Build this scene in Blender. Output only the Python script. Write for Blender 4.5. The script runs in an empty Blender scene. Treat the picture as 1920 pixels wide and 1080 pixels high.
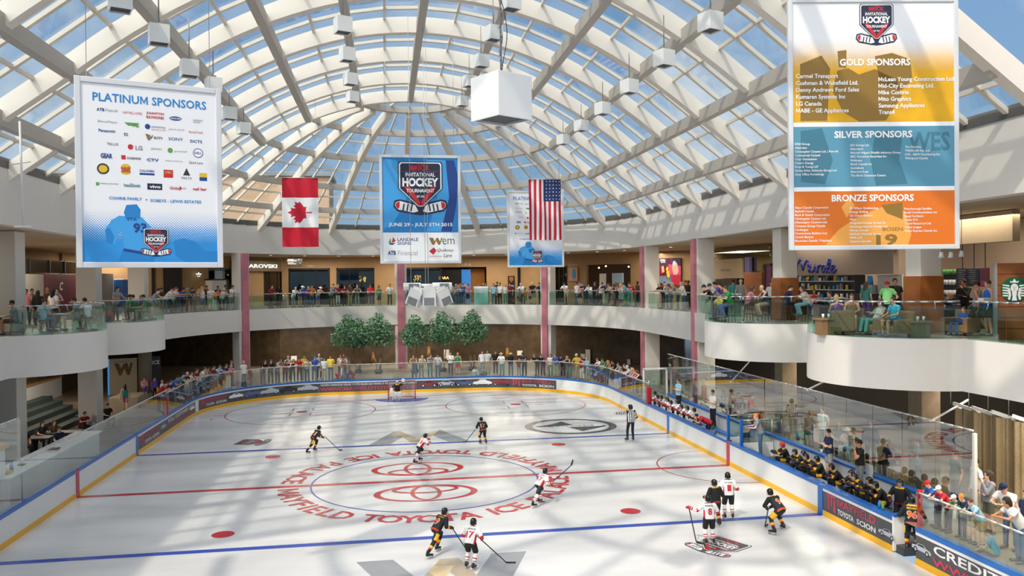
import bpy, bmesh, math, random
from math import sin, cos, pi, radians as R, sqrt, atan2, hypot, exp
from mathutils import Vector as V, Matrix, Euler
from mathutils.bvhtree import BVHTree
random.seed(7)
SC = bpy.context.scene
COL = SC.collection
# ------------------------------------------------------------------ camera model (used for measuring floor positions)
F_PX, YAW, PITCH, ROLL, CAM_H = 1504.2, .1575, -.0081, -.0105, 8.08
_f = V((sin(YAW)*cos(PITCH), cos(YAW)*cos(PITCH), sin(PITCH)))
_r0 = V((cos(YAW), -sin(YAW), 0)); _u0 = _r0.cross(_f)
CR = _r0*cos(ROLL) + _u0*sin(ROLL); CU = _u0*cos(ROLL) - _r0*sin(ROLL); CF = _f
CAM = V((0, 0, CAM_H))
def ray(x, y): return CF + CR*((x-960)/F_PX) + CU*((540-y)/F_PX)
def at_z(x, y, z):
    d = ray(x, y); return CAM + d*((z-CAM_H)/d.z)
def at_y(x, y, Y):
    d = ray(x, y); return CAM + d*(Y/d.y)
def at_x(x, y, X):
    d = ray(x, y); return CAM + d*(X/d.x)
def px_of(P):
    q = V(P)-CAM; d = q.dot(CF); return (960+F_PX*q.dot(CR)/d, 540-F_PX*q.dot(CU)/d)
# ------------------------------------------------------------------ object helpers
def tag(o, label=None, cat=None, group=None, kind=None):
    if label: o['label'] = label
    if cat: o['category'] = cat
    if group: o['group'] = group
    if kind: o['kind'] = kind
    return o
def thing(name, label, cat, loc=(0,0,0), rz=0, group=None, scale=1):
    o = bpy.data.objects.new(name, None); COL.objects.link(o); o.empty_display_size = .1
    o.location = loc; o.rotation_euler = (0,0,rz); o.scale = (scale,)*3
    return tag(o, label, cat, group)
def link(name, me, parent=None, loc=None, rot=None):
    o = bpy.data.objects.new(name, me); COL.objects.link(o)
    if parent: o.parent = parent
    if loc is not None: o.location = loc
    if rot is not None: o.rotation_euler = rot
    return o
def dup_tree(o, parent=None):
    c = o.copy(); COL.objects.link(c)
    if parent: c.parent = parent
    for ch in list(o.children): dup_tree(ch, c)
    return c
class MB:
    """collects geometry (with material slots) for ONE mesh object"""
    def __init__(s): s.v=[]; s.f=[]; s.m=[]; s.smooth=[]
    def add(s, vs, fs, m=0, sm=False, M=None):
        b=len(s.v)
        for p in vs:
            p=V(p)
            s.v.append(M@p if M else p)
        for q in fs: s.f.append([i+b for i in q]); s.m.append(m); s.smooth.append(sm)
        return s
    def box(s, c, d, m=0, M=None, rz=0):
        x,y,z=[k/2 for k in d]; T=Matrix.Translation(V(c))
        if rz: T=T@Matrix.Rotation(rz,4,'Z')
        if M: T=M@T
        vs=[(i*x,j*y,k*z) for k in(-1,1) for j in(-1,1) for i in(-1,1)]
        return s.add(vs,[(0,2,3,1),(4,5,7,6),(0,1,5,4),(2,6,7,3),(0,4,6,2),(1,3,7,5)],m,False,T)
    def rbox(s, c, d, b=.02, m=0, M=None, rz=0):
        """box with chamfered edges"""
        bm=bmesh.new(); bmesh.ops.create_cube(bm,size=1)
        for v in bm.verts: v.co=V((v.co.x*d[0],v.co.y*d[1],v.co.z*d[2]))
        bmesh.ops.bevel(bm,geom=list(bm.edges),offset=min(b,min(d)*.45),segments=2,affect='EDGES',profile=.6)
        T=Matrix.Translation(V(c))
        if rz: T=T@Matrix.Rotation(rz,4,'Z')
        if M: T=M@T
        bm.verts.index_update()
        s.add([v.co.copy() for v in bm.verts],[[v.index for v in f.verts] for f in bm.faces],m,False,T); bm.free(); return s
    def bar(s, a, b, w, h=None, m=0, up=(0,0,1)):
        """rectangular bar from a to b"""
        a=V(a);b=V(b);h=h or w; d=(b-a)
        L=d.length
        if L<1e-6: return s
        d/=L; x=d.cross(V(up))
        if x.length<1e-4: x=d.cross(V((0,1,0)))
        x.normalize(); y=x.cross(d)
        vs=[]
        for p in(a,b):
            for i,j in((-1,-1),(1,-1),(1,1),(-1,1)): vs.append(p+x*(i*w/2)+y*(j*h/2))
        return s.add(vs,[(0,1,2,3),(4,7,6,5),(0,4,5,1),(1,5,6,2),(2,6,7,3),(3,7,4,0)],m)
    def cyl(s, a, b, r, r2=None, n=10, m=0, caps=True, sm=True):
        a=V(a);b=V(b);r2=r if r2 is None else r2; d=(b-a).normalized()
        x=d.cross(V((0,0,1)))
        if x.length<1e-3: x=V((1,0,0))
        x.normalize(); y=d.cross(x); k=len(s.v)
        vs=[p+(x*cos(2*pi*i/n)+y*sin(2*pi*i/n))*q for p,q in((a,r),(b,r2)) for i in range(n)]
        s.add(vs,[(i,(i+1)%n,n+(i+1)%n,n+i) for i in range(n)],m,sm)
        if caps:
            s.f.append([k+i for i in range(n)][::-1]); s.m.append(m); s.smooth.append(False)
            s.f.append([k+n+i for i in range(n)]); s.m.append(m); s.smooth.append(False)
        return s
    def tube(s, pts, r, n=8, m=0):
        for a,b in zip(pts,pts[1:]): s.cyl(a,b,r,n=n,m=m)
        return s
    def sph(s, c, r, m=0, n=10, k=7, M=None):
        if not hasattr(r,'__len__'): r=(r,r,r)
        vs=[(0,0,r[2])]
        for j in range(1,k):
            t=pi*j/k
            for i in range(n): p=2*pi*i/n; vs.append((r[0]*sin(t)*cos(p),r[1]*sin(t)*sin(p),r[2]*cos(t)))
        vs.append((0,0,-r[2])); fs=[]
        for i in range(n): fs.append((0,1+i,1+(i+1)%n))
        for j in range(k-2):
            for i in range(n):
                a=1+j*n+i;b=1+j*n+(i+1)%n; fs.append((a,a+n,b+n,b))
        l=len(vs)-1
        for i in range(n): fs.append((l,l-n+(i+1)%n,l-n+i))
        T=Matrix.Translation(V(c)); T=T@M if M else T
        return s.add(vs,fs,m,True,T)
    def lathe(s, prof, c=(0,0,0), n=16, m=0, sm=True):
        vs=[];fs=[]
        for r,z in prof:
            for i in range(n): vs.append((c[0]+r*cos(2*pi*i/n),c[1]+r*sin(2*pi*i/n),c[2]+z))
        for j in range(len(prof)-1):
            for i in range(n): fs.append((j*n+i,j*n+(i+1)%n,(j+1)*n+(i+1)%n,(j+1)*n+i))
        s.add(vs,fs,m,sm)
        return s
    def prism(s, poly, z0, z1, m=0, M=None):
        n=len(poly); vs=[(x,y,z0) for x,y in poly]+[(x,y,z1) for x,y in poly]
        fs=[list(range(n))[::-1],list(range(n,2*n))]+[(i,(i+1)%n,n+(i+1)%n,n+i) for i in range(n)]
        return s.add(vs,fs,m,False,M)
    def poly(s, pts, m=0, M=None): return s.add(pts,[list(range(len(pts)))],m,False,M)
    def build(s, name, mats, parent=None, loc=None, rot=None):
        me=bpy.data.meshes.new(name); me.from_pydata([tuple(p) for p in s.v],[],s.f)
        if not isinstance(mats,(list,tuple)): mats=[mats]
        for x in mats: me.materials.append(x)
        me.polygons.foreach_set('material_index',s.m); me.polygons.foreach_set('use_smooth',s.smooth); me.update()
        return link(name,me,parent,loc,rot)
def struct(name, mb, mats, parent=None):
    o=mb.build(name,mats,parent)
    if not parent: o['kind']='structure'
    return o
# ------------------------------------------------------------------ materials
def lin(c):
    if isinstance(c,str): c=[int(c[i:i+2],16)/255 for i in(0,2,4)]
    return tuple((x/12.92 if x<=.04045 else ((x+.055)/1.055)**2.4) for x in c)+(1,)
_mc={}
def mat(name, col, rough=.6, metal=0, var=.06, scale=3, bump=0, spec=.5, emit=0, ecol=None):
    if name in _mc: return _mc[name]
    m=bpy.data.materials.new(name); m.use_nodes=True; nt=m.node_tree; b=nt.nodes['Principled BSDF']
    c=lin(col); b.inputs['Base Color'].default_value=c; b.inputs['Roughness'].default_value=rough; b.inputs['Metallic'].default_value=metal
    b.inputs['Specular IOR Level'].default_value=spec
    if var:
        tc=nt.nodes.new('ShaderNodeTexCoord'); nz=nt.nodes.new('ShaderNodeTexNoise'); nz.inputs['Scale'].default_value=scale; nz.inputs['Detail'].default_value=4
        mx=nt.nodes.new('ShaderNodeMix'); mx.data_type='RGBA'
        mx.inputs[6].default_value=tuple(x*(1-var) for x in c[:3])+(1,); mx.inputs[7].default_value=tuple(min(1,x*(1+var)) for x in c[:3])+(1,)
        nt.links.new(tc.outputs['Object'],nz.inputs['Vector']); nt.links.new(nz.outputs['Fac'],mx.inputs[0]); nt.links.new(mx.outputs[2],b.inputs['Base Color'])
        if bump:
            bp=nt.nodes.new('ShaderNodeBump'); bp.inputs['Strength'].default_value=bump; bp.inputs['Distance'].default_value=.02
            nt.links.new(nz.outputs['Fac'],bp.inputs['Height']); nt.links.new(bp.outputs[0],b.inputs['Normal'])
    if emit:
        b.inputs['Emission Color'].default_value=lin(ecol or col); b.inputs['Emission Strength'].default_value=emit
    _mc[name]=m; return m
def glass(name, tint=(.85,.93,.9), gloss=.12, rough=.01, gcol=(1,1,1), edge=.5):
    if name in _mc: return _mc[name]
    m=bpy.data.materials.new(name); m.use_nodes=True; nt=m.node_tree; nt.nodes.clear()
    o=nt.nodes.new('ShaderNodeOutputMaterial'); t=nt.nodes.new('ShaderNodeBsdfTransparent'); g=nt.nodes.new('ShaderNodeBsdfGlossy')
    t.inputs[0].default_value=tuple(tint)+(1,); g.inputs[0].default_value=tuple(gcol)+(1,); g.inputs['Roughness'].default_value=rough
    lw=nt.nodes.new('ShaderNodeLayerWeight'); lw.inputs[0].default_value=.35
    ma=nt.nodes.new('ShaderNodeMath'); ma.operation='MULTIPLY_ADD'; ma.inputs[1].default_value=edge; ma.inputs[2].default_value=gloss; ma.use_clamp=True
    mx=nt.nodes.new('ShaderNodeMixShader')
    nt.links.new(lw.outputs['Facing'],ma.inputs[0]); nt.links.new(ma.outputs[0],mx.inputs[0]); nt.links.new(t.outputs[0],mx.inputs[1]); nt.links.new(g.outputs[0],mx.inputs[2]); nt.links.new(mx.outputs[0],o.inputs[0])
    _mc[name]=m; return m
# ------------------------------------------------------------------ lettering
def text_geo(s, size=1, bold=0.0, align='LEFT', res=2, sx=1.0, shear=0, track=1.0):
    """lettering as flat polygons in the XY plane (verts, faces, width)"""
    if 'M' in s and bold>0:
        # thickened capital M folds over itself in this typeface, so it is drawn by hand
        from mathutils.geometry import tessellate_polygon
        vs=[];fs=[];x=0
        for ch in s:
            ad=_adv(ch)*track
            if ch=='M':
                a,b_,H=_glyph_box('M'); t=.085+1.9*bold; a-=bold*.5; b_+=bold*.5; W=b_-a; P=[(0,0),(0,H),(t*1.1,H),(W/2,H*.40),(W-t*1.1,H),(W,H),(W,0),(W-t,0),(W-t,H-1.9*t),(W/2,H*.05),(t,H-1.9*t),(t,0)]
                q=[V((px+a,py,0)) for px,py in P]; f=[list(k) for k in tessellate_polygon([q])]; q=[V(((p.x+shear*p.y)*size,p.y*size,0)) for p in q]
            elif ch==' ': q,f=[],[]
            else: q,f,_=text_geo(ch,size,bold,'LEFT',res,1,shear)
            k=len(vs); vs+=[V(((p.x+x*size)*sx,p.y,0)) for p in q]; fs+=[[i+k for i in g] for g in f]; x+=ad
        xs=[v.x for v in vs]; return vs,fs,(min(xs),max(xs))
    cu=bpy.data.curves.new('t','FONT'); cu.body=s; cu.size=size; cu.offset=bold*size; cu.resolution_u=res; cu.align_x=align; cu.shear=shear; cu.space_character=track
    cu.fill_mode='FRONT'
    ob=bpy.data.objects.new('t',cu); me=bpy.data.meshes.new_from_object(ob)
    vs=[V((v.co.x*sx,v.co.y,0)) for v in me.vertices]; fs=[list(p.vertices) for p in me.polygons]
    bpy.data.objects.remove(ob); bpy.data.curves.remove(cu); bpy.data.meshes.remove(me)
    xs=[v.x for v in vs] or [0]
    return vs,fs,(min(xs),max(xs))
_ad={}
def _adv(ch):
    if ch not in _ad:
        w=lambda t: (lambda r:r[1]-r[0])(text_geo(t)[2])
        _ad[ch]=w('I'+ch+'I')-w('II')
    return _ad[ch]
def _glyph_box(ch):
    v,f,(a,b)=text_geo(ch); return a,b,max(p.y for p in v)
def text_fit(s, w, h=None, bold=.0, shear=0, track=1.0):
    """lettering centred on 0,0 scaled to width w (and cap height h)"""
    vs,fs,(a,b)=text_geo(s,1,bold,shear=shear,track=track)
    if not vs: return vs,fs
    y0=min(v.y for v in vs); y1=max(v.y for v in vs); kx=w/(b-a); ky=kx if h is None else h/(y1-y0)
    return [V(((v.x-(a+b)/2)*kx,(v.y-(y0+y1)/2)*ky,0)) for v in vs],fs
def ellipse(rx, ry, n=40, cx=0, cy=0): return [(cx+rx*cos(2*pi*i/n),cy+ry*sin(2*pi*i/n)) for i in range(n)]
def ring2d(outer, inner):
    n=len(outer); return [(x,y,0) for x,y in outer]+[(x,y,0) for x,y in inner],[(i,(i+1)%n,n+(i+1)%n,n+i) for i in range(n)]
def earcut(pts):
    """triangulate a simple 2D polygon (concave allowed) -> verts, faces"""
    from mathutils.geometry import tessellate_polygon
    p=[V((x,y,0)) for x,y in pts]; return p,[list(t) for t in tessellate_polygon([p])]
# ------------------------------------------------------------------ colours / materials
WHITE=mat('white_paint','dcd7cf',.6,var=.03); WARM=mat('warm_white_paint','e0d8cc',.6,var=.03); STEEL=mat('white_steel','e2d9cc',.45,var=.03); STEELG=mat('grey_steel','b5aea4',.5,var=.04)
GREY=mat('grey_paint','8f8d8a',.6); DARK=mat('dark_grey','2c2c2e',.5); BLACK=mat('black_paint','101012',.45); TAN=mat('tan_stone','a98a62',.6,var=.12,scale=1.5); TAUPE=mat('taupe_plaster','a39384',.7)
PINK=mat('pink_marble','bd7480',.35,var=.28,scale=1.3); CHROME=mat('brushed_steel','b9bdc0',.28,.8,var=.03); CEIL=mat('ceiling_paint','b8aa96',.8,var=.04)
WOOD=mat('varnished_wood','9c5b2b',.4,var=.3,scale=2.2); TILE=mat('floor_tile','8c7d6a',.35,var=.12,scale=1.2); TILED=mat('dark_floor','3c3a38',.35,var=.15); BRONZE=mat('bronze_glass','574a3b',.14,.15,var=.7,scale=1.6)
GLASSR=glass('railing_glass',(.52,.76,.69),.07,.015,edge=.3); GLASSW=glass('roof_glass',(.86,.92,.94),.05,.03,edge=.22); GLASSH=glass('rink_glass',(.80,.90,.87),.10,.008,edge=.4)
GLASSS=glass('shop_glass',(.50,.56,.50),.05,.02,edge=.15); GLOW=mat('warm_lamp','ffcf80',.4,var=0,emit=3.5,ecol='ffbe5a'); LAMPW=mat('white_lamp','ffffff',.4,var=0,emit=6,ecol='fff0dc')
PAPER=mat('white_paper','e9e9e4',.8,var=.02)
# ------------------------------------------------------------------ plan curves
def oval(cx, hw, yf, yn, bulges=(), n=40):
    """closed outline of the atrium opening, anticlockwise; bulges = (cx,cy,r) round balconies"""
    P=[]; xr=cx+hw; xl=cx-hw
    def side(x, sgn, items):
        for bx,by,r in items:
            dy=sqrt(r*r-(x-bx)**2); a0=atan2(-sgn*dy,x-bx); a1=atan2(sgn*dy,x-bx)
            if sgn>0: a0+=2*pi; lo,hi=a0,a1  # right side, sweep through pi
            else: lo,hi=a0,a1               # left side, sweep through 0
            for i in range(25): a=lo+(hi-lo)*i/24; P.append((bx+r*cos(a),by+r*sin(a)))
    P.append((xr,yn)); side(xr,1,sorted([b for b in bulges if b[0]>cx],key=lambda b:b[1]))
    for i in range(n+1): a=pi*i/n; P.append((cx+hw*cos(a),yf+hw*sin(a)))
    side(xl,-1,sorted([b for b in bulges if b[0]<cx],key=lambda b:-b[1]))
    for i in range(n//2+1): a=pi+pi*i/(n//2); P.append((cx+hw*cos(a),yn+hw*sin(a)))
    return P[:-1]
def offset(P, d):
    """move a closed outline outward by d"""
    n=len(P);out=[]
    for i in range(n):
        a=V(P[i-1]);b=V(P[(i+1)%n]); t=(b-a)
        if t.length<1e-6: t=V((1,0))
        t.normalize(); out.append((P[i][0]+t.y*d,P[i][1]-t.x*d))
    return out
VX,VY,VR=1.75,51.8,15.6          # vault axis, far dome centre, half width
YN=16.8                            # near dome centre
FASC=oval(VX,VR,VY,YN); 
BULG=[(17.4,33.8,3.15),(17.5,24.9,3.15),(-14.8,35.9,3.15),(-14.9,45.4,3.15)]
EDGE=oval(1.6,15.6,51.2,YN,BULG)
ZF,ZB,ZU0,ZU1,ZL=6.2,4.62,10.38,12.5,1.0
def ring_wall(name, P, z0, z1, t, m, m2=None):
    b=MB(); Q=offset(P,t); n=len(P)
    vs=[(x,y,z) for z in(z0,z1) for S in(P,Q) for x,y in S]
    A,B,C,D=0,n,2*n,3*n; k=4*n
    for i in range(n):
        j=(i+1)%n
        b.f+= [[A+i,A+j,C+j,C+i],[B+i,D+i,D+j,B+j],[k+C+i,k+C+j,k+D+j,k+D+i],[k+A+i,k+B+i,k+B+j,k+A+j]]; b.m+=[0,0,0,1 if m2 else 0]; b.smooth+=[True,True,False,False]
    b.v=[V(p) for p in vs+vs]
    return struct(name,b,[m,m2] if m2 else m)
def plate(name, P, X0, Y0, X1, Y1, z0, z1, mtop, mbot):
    """big slab with the outline P cut out"""
    bm=bmesh.new(); vin=[bm.verts.new((x,y,z1)) for x,y in P]; vo=[bm.verts.new((x,y,z1)) for x,y in((X0,Y0),(X1,Y0),(X1,Y1),(X0,Y1))]
    es=[bm.edges.new((L[i],L[(i+1)%len(L)])) for L in(vin,vo) for i in range(len(L))]
    bmesh.ops.triangle_fill(bm,use_beauty=True,use_dissolve=False,edges=es)
    bm.verts.index_update(); b=MB()
    T=[v.co.copy() for v in bm.verts]; F=[[v.index for v in f.verts] for f in bm.faces]; bm.free()
    b.add(T,F,0); b.add([(v.x,v.y,z0) for v in T],[f[::-1] for f in F],1)
    return struct(name,b,[mtop,mbot])
ring_wall('wall_upper',FASC,ZU0,ZU1,.5,WHITE)
ring_wall('wall_balcony',EDGE,ZB,ZF,.35,WHITE)
plate('floor_upper',EDGE,-34,-12,38,92,ZF-.3,ZF-.01,TILE,CEIL)
plate('ceiling_upper',FASC,-34,-12,38,92,ZU0+.02,ZU0+.3,DARK,CEIL)
EDGE_IN=offset(oval(1.6,15.6,51.2,YN),.1)
plate('ceiling_lower',EDGE_IN,-34,-12,38,92,ZB+.02,ZB+.12,DARK,GREY)
b=MB(); b.box((2,40,ZL-.2-.0),(72,104,.02)); 
# ------------------------------------------------------------------ roof
def prof(u):
    u=abs(u)
    return 20.35-.0345*u*u if u<=11.65 else 20.35-.0345*11.65**2-(u-11.65)*.74
US=[-15.6,-13.9,-11.75,-9.15,-6.35,-3.25,0,3.25,6.35,9.15,11.75,13.9,15.6]
YA=[VY-4.75*k for k in range(8)]     # arches, far to near
def rib_geo(b, f, us, w, d, m=0):
    """deep curved beam: f(u) -> (point, side vector); hangs d below the glass"""
    rows=[]
    for u in us:
        p,s=f(u); rows.append([p+s*w/2,p-s*w/2,p-s*w/2-V((0,0,d)),p+s*w/2-V((0,0,d))])
    k=len(b.v); b.v+= [q for r in rows for q in r]
    for i in range(len(rows)-1):
        for j in range(4): b.f.append([k+i*4+j,k+i*4+(j+1)%4,k+i*4+4+(j+1)%4,k+i*4+4+j]); b.m.append(m); b.smooth.append(False)
    for r in(0,len(rows)-1): b.f.append([k+r*4+i for i in range(4)]); b.m.append(m); b.smooth.append(False)
def frange(a,c,n): return [a+(c-a)*i/n for i in range(n+1)]
for k,y in enumerate(YA):
    b=MB(); rib_geo(b,lambda u:(V((VX+u,y,prof(u))),V((0,1,0))),frange(-15.6,15.6,48),.40,.72); struct('roof_arch',b,STEEL)
def pur(u,y0,y1):
    b=MB(); p0=V((VX+u,y0,prof(u)-.03)); p1=V((VX+u,y1,prof(u)-.03)); b.bar(p0-V((0,0,.5)),p1-V((0,0,.5)),.34,.5); struct('roof_beam',b,STEELG)
for u in US[1:-1]: pur(u,YA[-1],YA[0])
def dome(cy, sg, panes):
    for j in range(1,8):
        a=pi*j/8; dx,dy=cos(a),sg*sin(a)
        b=MB(); rib_geo(b,lambda u:(V((VX+u*dx,cy+u*dy,prof(u))),V((-dy,dx,0))),frange(3.25,15.6,24),.34,.7); struct('roof_rib',b,STEEL)
    for u in (3.25,6.35,9.15,11.75,13.9):
        n=32; pts=[V((VX+u*cos(pi*i/n),cy+sg*u*sin(pi*i/n),prof(u)-.2)) for i in range(n+1)]
        b=MB(); w=.4 if u<4 else .3; rows=[]
        for i,p in enumerate(pts):
            r=V((cos(pi*i/n),sg*sin(pi*i/n),0)); rows.append([p+r*w/2+V((0,0,.2)),p-r*w/2+V((0,0,.2)),p-r*w/2-V((0,0,.2)),p+r*w/2-V((0,0,.2))])
        b.v=[q for r in rows for q in r]
        for i in range(n):
            for j in range(4): b.f.append([i*4+j,i*4+(j+1)%4,i*4+4+(j+1)%4,i*4+4+j]); b.m.append(0); b.smooth.append(False)
        struct('roof_ring',b,STEELG)
MUL=mat('mullion_metal','d4cbbc',.5); WNO=[0]
TANP=glass('tan_blind',(.10,.09,.08),.05,.4,edge=.1)
def window(quads, bars, bw=.09, bd=.13, pane_m=None):
    """one glazed bay: frame with bars, pane as its part"""
    WNO[0]+=1; b=MB()
    for p,q in bars:
        w_=.17 if abs((q-p).normalized().y)<.35 and bw==.09 else .10; b.bar(p,q,w_,bd)
    o=struct('window_%d'%WNO[0],b,MUL); g=MB()
    for q in quads: g.poly(q)
    g.build('pane',pane_m or GLASSW,o)
rw=random.Random(3)
for k in range(len(YA)-1):
    y1,y0=YA[k],YA[k+1]
    if y1<15: continue
    for i in range(12):
        ua,ub=US[i],US[i+1]; um=(ua+ub)/2
        S=lambda u,y,dz=0: V((VX+u,y,prof(u)+dz))
        quads=[[S(p,y0),S(q,y0),S(q,y1),S(p,y1)] for p,q in((ua,um),(um,ub))]
        bars=[(S(um,y0,-.04),S(um,y1,-.04))]
        for t in(1/3,2/3):
            y=y0+(y1-y0)*t; bars+=[(S(ua,y,-.05),S(um,y,-.05)),(S(um,y,-.05),S(ub,y,-.05))]
        window(quads,bars)
        if (k,i) in((1,1),(3,9),(2,9)): pass
dome(VY,1,True); dome(YN,-1,False)
RG=[3.25,6.35,9.15,11.75,13.9,15.6]
for j in range(8):
    for i in range(5):
        ua,ub=RG[i],RG[i+1]; nc=2 if i<2 else 3; nr=1 if i==0 else 2
        D=lambda u,t,dz=0: V((VX+u*cos(pi*(j+t)/8),VY+u*sin(pi*(j+t)/8),prof(u)+dz))
        quads=[[D(ua,c/nc),D(ub,c/nc),D(ub,(c+1)/nc),D(ua,(c+1)/nc)] for c in range(nc)]
        bars=[(D(ua,c/nc,-.04),D(ub,c/nc,-.04)) for c in range(1,nc)]
        for r in range(1,nr):
            u=ua+(ub-ua)*r/nr; bars+=[(D(u,c/nc,-.05),D(u,(c+1)/nc,-.05)) for c in range(nc)]
        window(quads,bars)
# eye of the half dome
bars=[];quads=[]
for j in range(8):
    C=V((VX,VY,20.35)); p=V((VX+3.25*cos(pi*j/8),VY+3.25*sin(pi*j/8),prof(3.25))); q=V((VX+3.25*cos(pi*(j+1)/8),VY+3.25*sin(pi*(j+1)/8),prof(3.25))); quads.append([C,p,q]); bars.append((C,p))
window(quads,bars)
# gutter between the glazing and the parapet
GUT=mat('gutter_metal','55534f',.5)
b=MB(); P=offset(FASC,-.03); n=len(P)
for i in range(n):
    p,q=P[i],P[(i+1)%n]; b.poly([(p[0],p[1],12.5),(q[0],q[1],12.46),(q[0],q[1],12.86),(p[0],p[1],12.86)])
struct('trim_1',b,GUT)
# ------------------------------------------------------------------ columns
def column(name, x, y, z0, z1, w, d, rz, m, pink=None):
    b=MB(); M=Matrix.Translation((x,y,0))@Matrix.Rotation(rz,4,'Z')
    b.rbox((0,0,(z0+z1)/2),(w,d,z1-z0),.03,0,M)
    o=struct(name,b,m)
    if pink:
        c=MB()
        zs=[z0,z0+2.6,z0+5.2,z0+7.5,z1]
        for a,e in zip(zs,zs[1:]): c.rbox((0,-d/2-.09,(a+e)/2),(pink,.17,e-a-.012),.015,0,M)
        k=c.build('cladding',PINK,o)
    return o
for deg,pw in ((139,.58),(91,.60),(45.5,.50)):
    a=R(deg); rr=16.05; column('column',1.6+rr*cos(a),51.2+rr*sin(a),ZL-.2,ZU0,.95,.8,a+pi/2+pi,WHITE,pw)
for y in (52.4,43.2): column('column',17.85,y,ZL-.2,ZU0,.75,1.0,-pi/2,WHITE,.5)
WOODC=mat('peeling_wood','93826a',.7,var=.35,scale=4)
for x,y in ((18.2,34.5),(18.35,25.1)):
    o=column('column',x,y,ZF,ZU0,.8,.8,0,WARM); b=MB(); b.rbox((x,y,ZF+.96),(.9,.9,1.92),.02); b.build('wood_cladding',WOOD,o)
    o=column('column',x,y,ZL-.2,ZB,.72,.72,0,WOODC)
for x,y in ((-15.5,36.3),(-15.6,45.9),(-15.6,54.6)):
    column('column',x,y,ZF,ZU0,1.0,.95,0,WHITE)
    if y<50: column('column',x,y,.0,ZB,.95,.95,0,WHITE)
# ------------------------------------------------------------------ balcony railings (each stretch between two columns is one thing)
def path_len(P):
    L=[0]
    for a,b in zip(P,P[1:]): L.append(L[-1]+hypot(b[0]-a[0],b[1]-a[1]))
    return L
def path_at(P,L,s):
    s=max(0,min(L[-1],s))
    for i in range(len(P)-1):
        if s<=L[i+1] or i==len(P)-2:
            t=(s-L[i])/max(1e-9,L[i+1]-L[i]); a,b=V(P[i]),V(P[i+1]); d=(b-a).normalized(); p=a+(b-a)*t
            return p,d
def railing(P, zf, label, name='glass_railing', h=1.0, rail=1.13, step=1.45, mg=None, group=None, inset=.12, z1=None, railm=None, brackets=True):
    """P: open polyline in plan, running with the walkway on its right hand (outline order)"""
    L=path_len(P); m=P[len(P)//2]; o=thing(name,label,'railing',(m[0],m[1],zf),0,group); T=Matrix.Translation((-m[0],-m[1],-zf))
    n=max(1,round(L[-1]/step)); hr=MB(); br=MB(); prev=None
    for i in range(n):
        s0,s1=L[-1]*i/n+.012,L[-1]*(i+1)/n-.012; g=MB(); k=max(1,round((s1-s0)/.5)); pts=[path_at(P,L,s0+(s1-s0)*j/k) for j in range(k+1)]
        vs=[];fs=[]
        for p,d in pts:
            nn=V((d.y,-d.x))
            for t in(.03,.045): 
                for z in(zf,zf+h): vs.append((p.x+nn.x*t,p.y+nn.y*t,z))
        # thin solid pane
        for j in range(k):
            a=j*4;c=a+4; fs+=[(a,c,c+1,a+1),(a+1,c+1,c+3,a+3)]
        g.add(vs,fs,0,False,T); g.build('glass_panel',mg or GLASSR,o)
        p,d=path_at(P,L,(s0+s1)/2); nn=V((d.y,-d.x))
        if brackets: br.tube([(p.x+nn.x*.04,p.y+nn.y*.04,zf+h-.08),(p.x+nn.x*(inset*.7),p.y+nn.y*(inset*.7),zf+h-.02),(p.x+nn.x*inset,p.y+nn.y*inset,zf+rail)],.016,6)
    pts=[]
    k=max(2,round(L[-1]/.4))
    for j in range(k+1):
        p,d=path_at(P,L,L[-1]*j/k); pts.append((p.x+d.y*inset,p.y-d.x*inset,zf+rail))
    hr.tube(pts,.028,8); hr.v=[T@v for v in hr.v]; hr.build('handrail',railm or CHROME,o)
    if brackets: br.v=[T@v for v in br.v]; br.build('brackets',CHROME,o)
    return o
def sub(P, f):
    return [p for p in P if f(p)]
def run_between(P, i0, i1): return P[i0:i1+1]
def near_i(P,x,y): return min(range(len(P)),key=lambda i:(P[i][0]-x)**2+(P[i][1]-y)**2)
iA=near_i(EDGE,17.2,22.3-1); 
def stretch(p0,p1): return EDGE[near_i(EDGE,*p0):near_i(EDGE,*p1)+1]
arc=lambda deg:(1.6+15.6*cos(R(deg)),51.2+15.6*sin(R(deg)))
r_near=[(17.2,17.0),(17.2,21.6)]
railing(r_near,ZF,'glass balcony railing in front of the round green coffee sign','glass_railing')
railing(stretch((17.2,21.7),(17.2,28.1)),ZF,'curved glass railing around the nearest right-hand round balcony')
railing(stretch((17.2,30.6),(17.2,36.9)),ZF,'curved glass railing around the farther right-hand round balcony')
railing([(17.2,37.0),(17.2,42.6)],ZF,'short glass railing left of the farther right-hand round balcony')
railing([(17.2,43.9),(17.2,51.0)],ZF,'straight glass railing below the collage poster between two pink columns')
def arcpts(a0,a1): return [arc(a0+(a1-a0)*i/16) for i in range(17)]
railing(arcpts(2,44.2),ZF,'glass railing of the upper level right of the middle-right pink column')
railing(arcpts(46.8,89.8),ZF,'glass railing of the upper level behind the loudspeaker cluster')
railing(arcpts(92.4,137.6),ZF,'glass railing of the upper level right of the leftmost pink column')
railing(arcpts(140.6,180)+[(-14,50),(-14,48.6)],ZF,'glass railing of the upper level left of the leftmost pink column')
railing(stretch((-14,48.5),(-14,42.3)),ZF,'curved glass railing around the farther left-hand round balcony')
railing([(-14,42.2),(-14,39.1)],ZF,'short glass railing between the two left-hand round balconies')
railing(stretch((-14,39),(-14,32.8)),ZF,'curved glass railing around the nearest left-hand round balcony')
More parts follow.
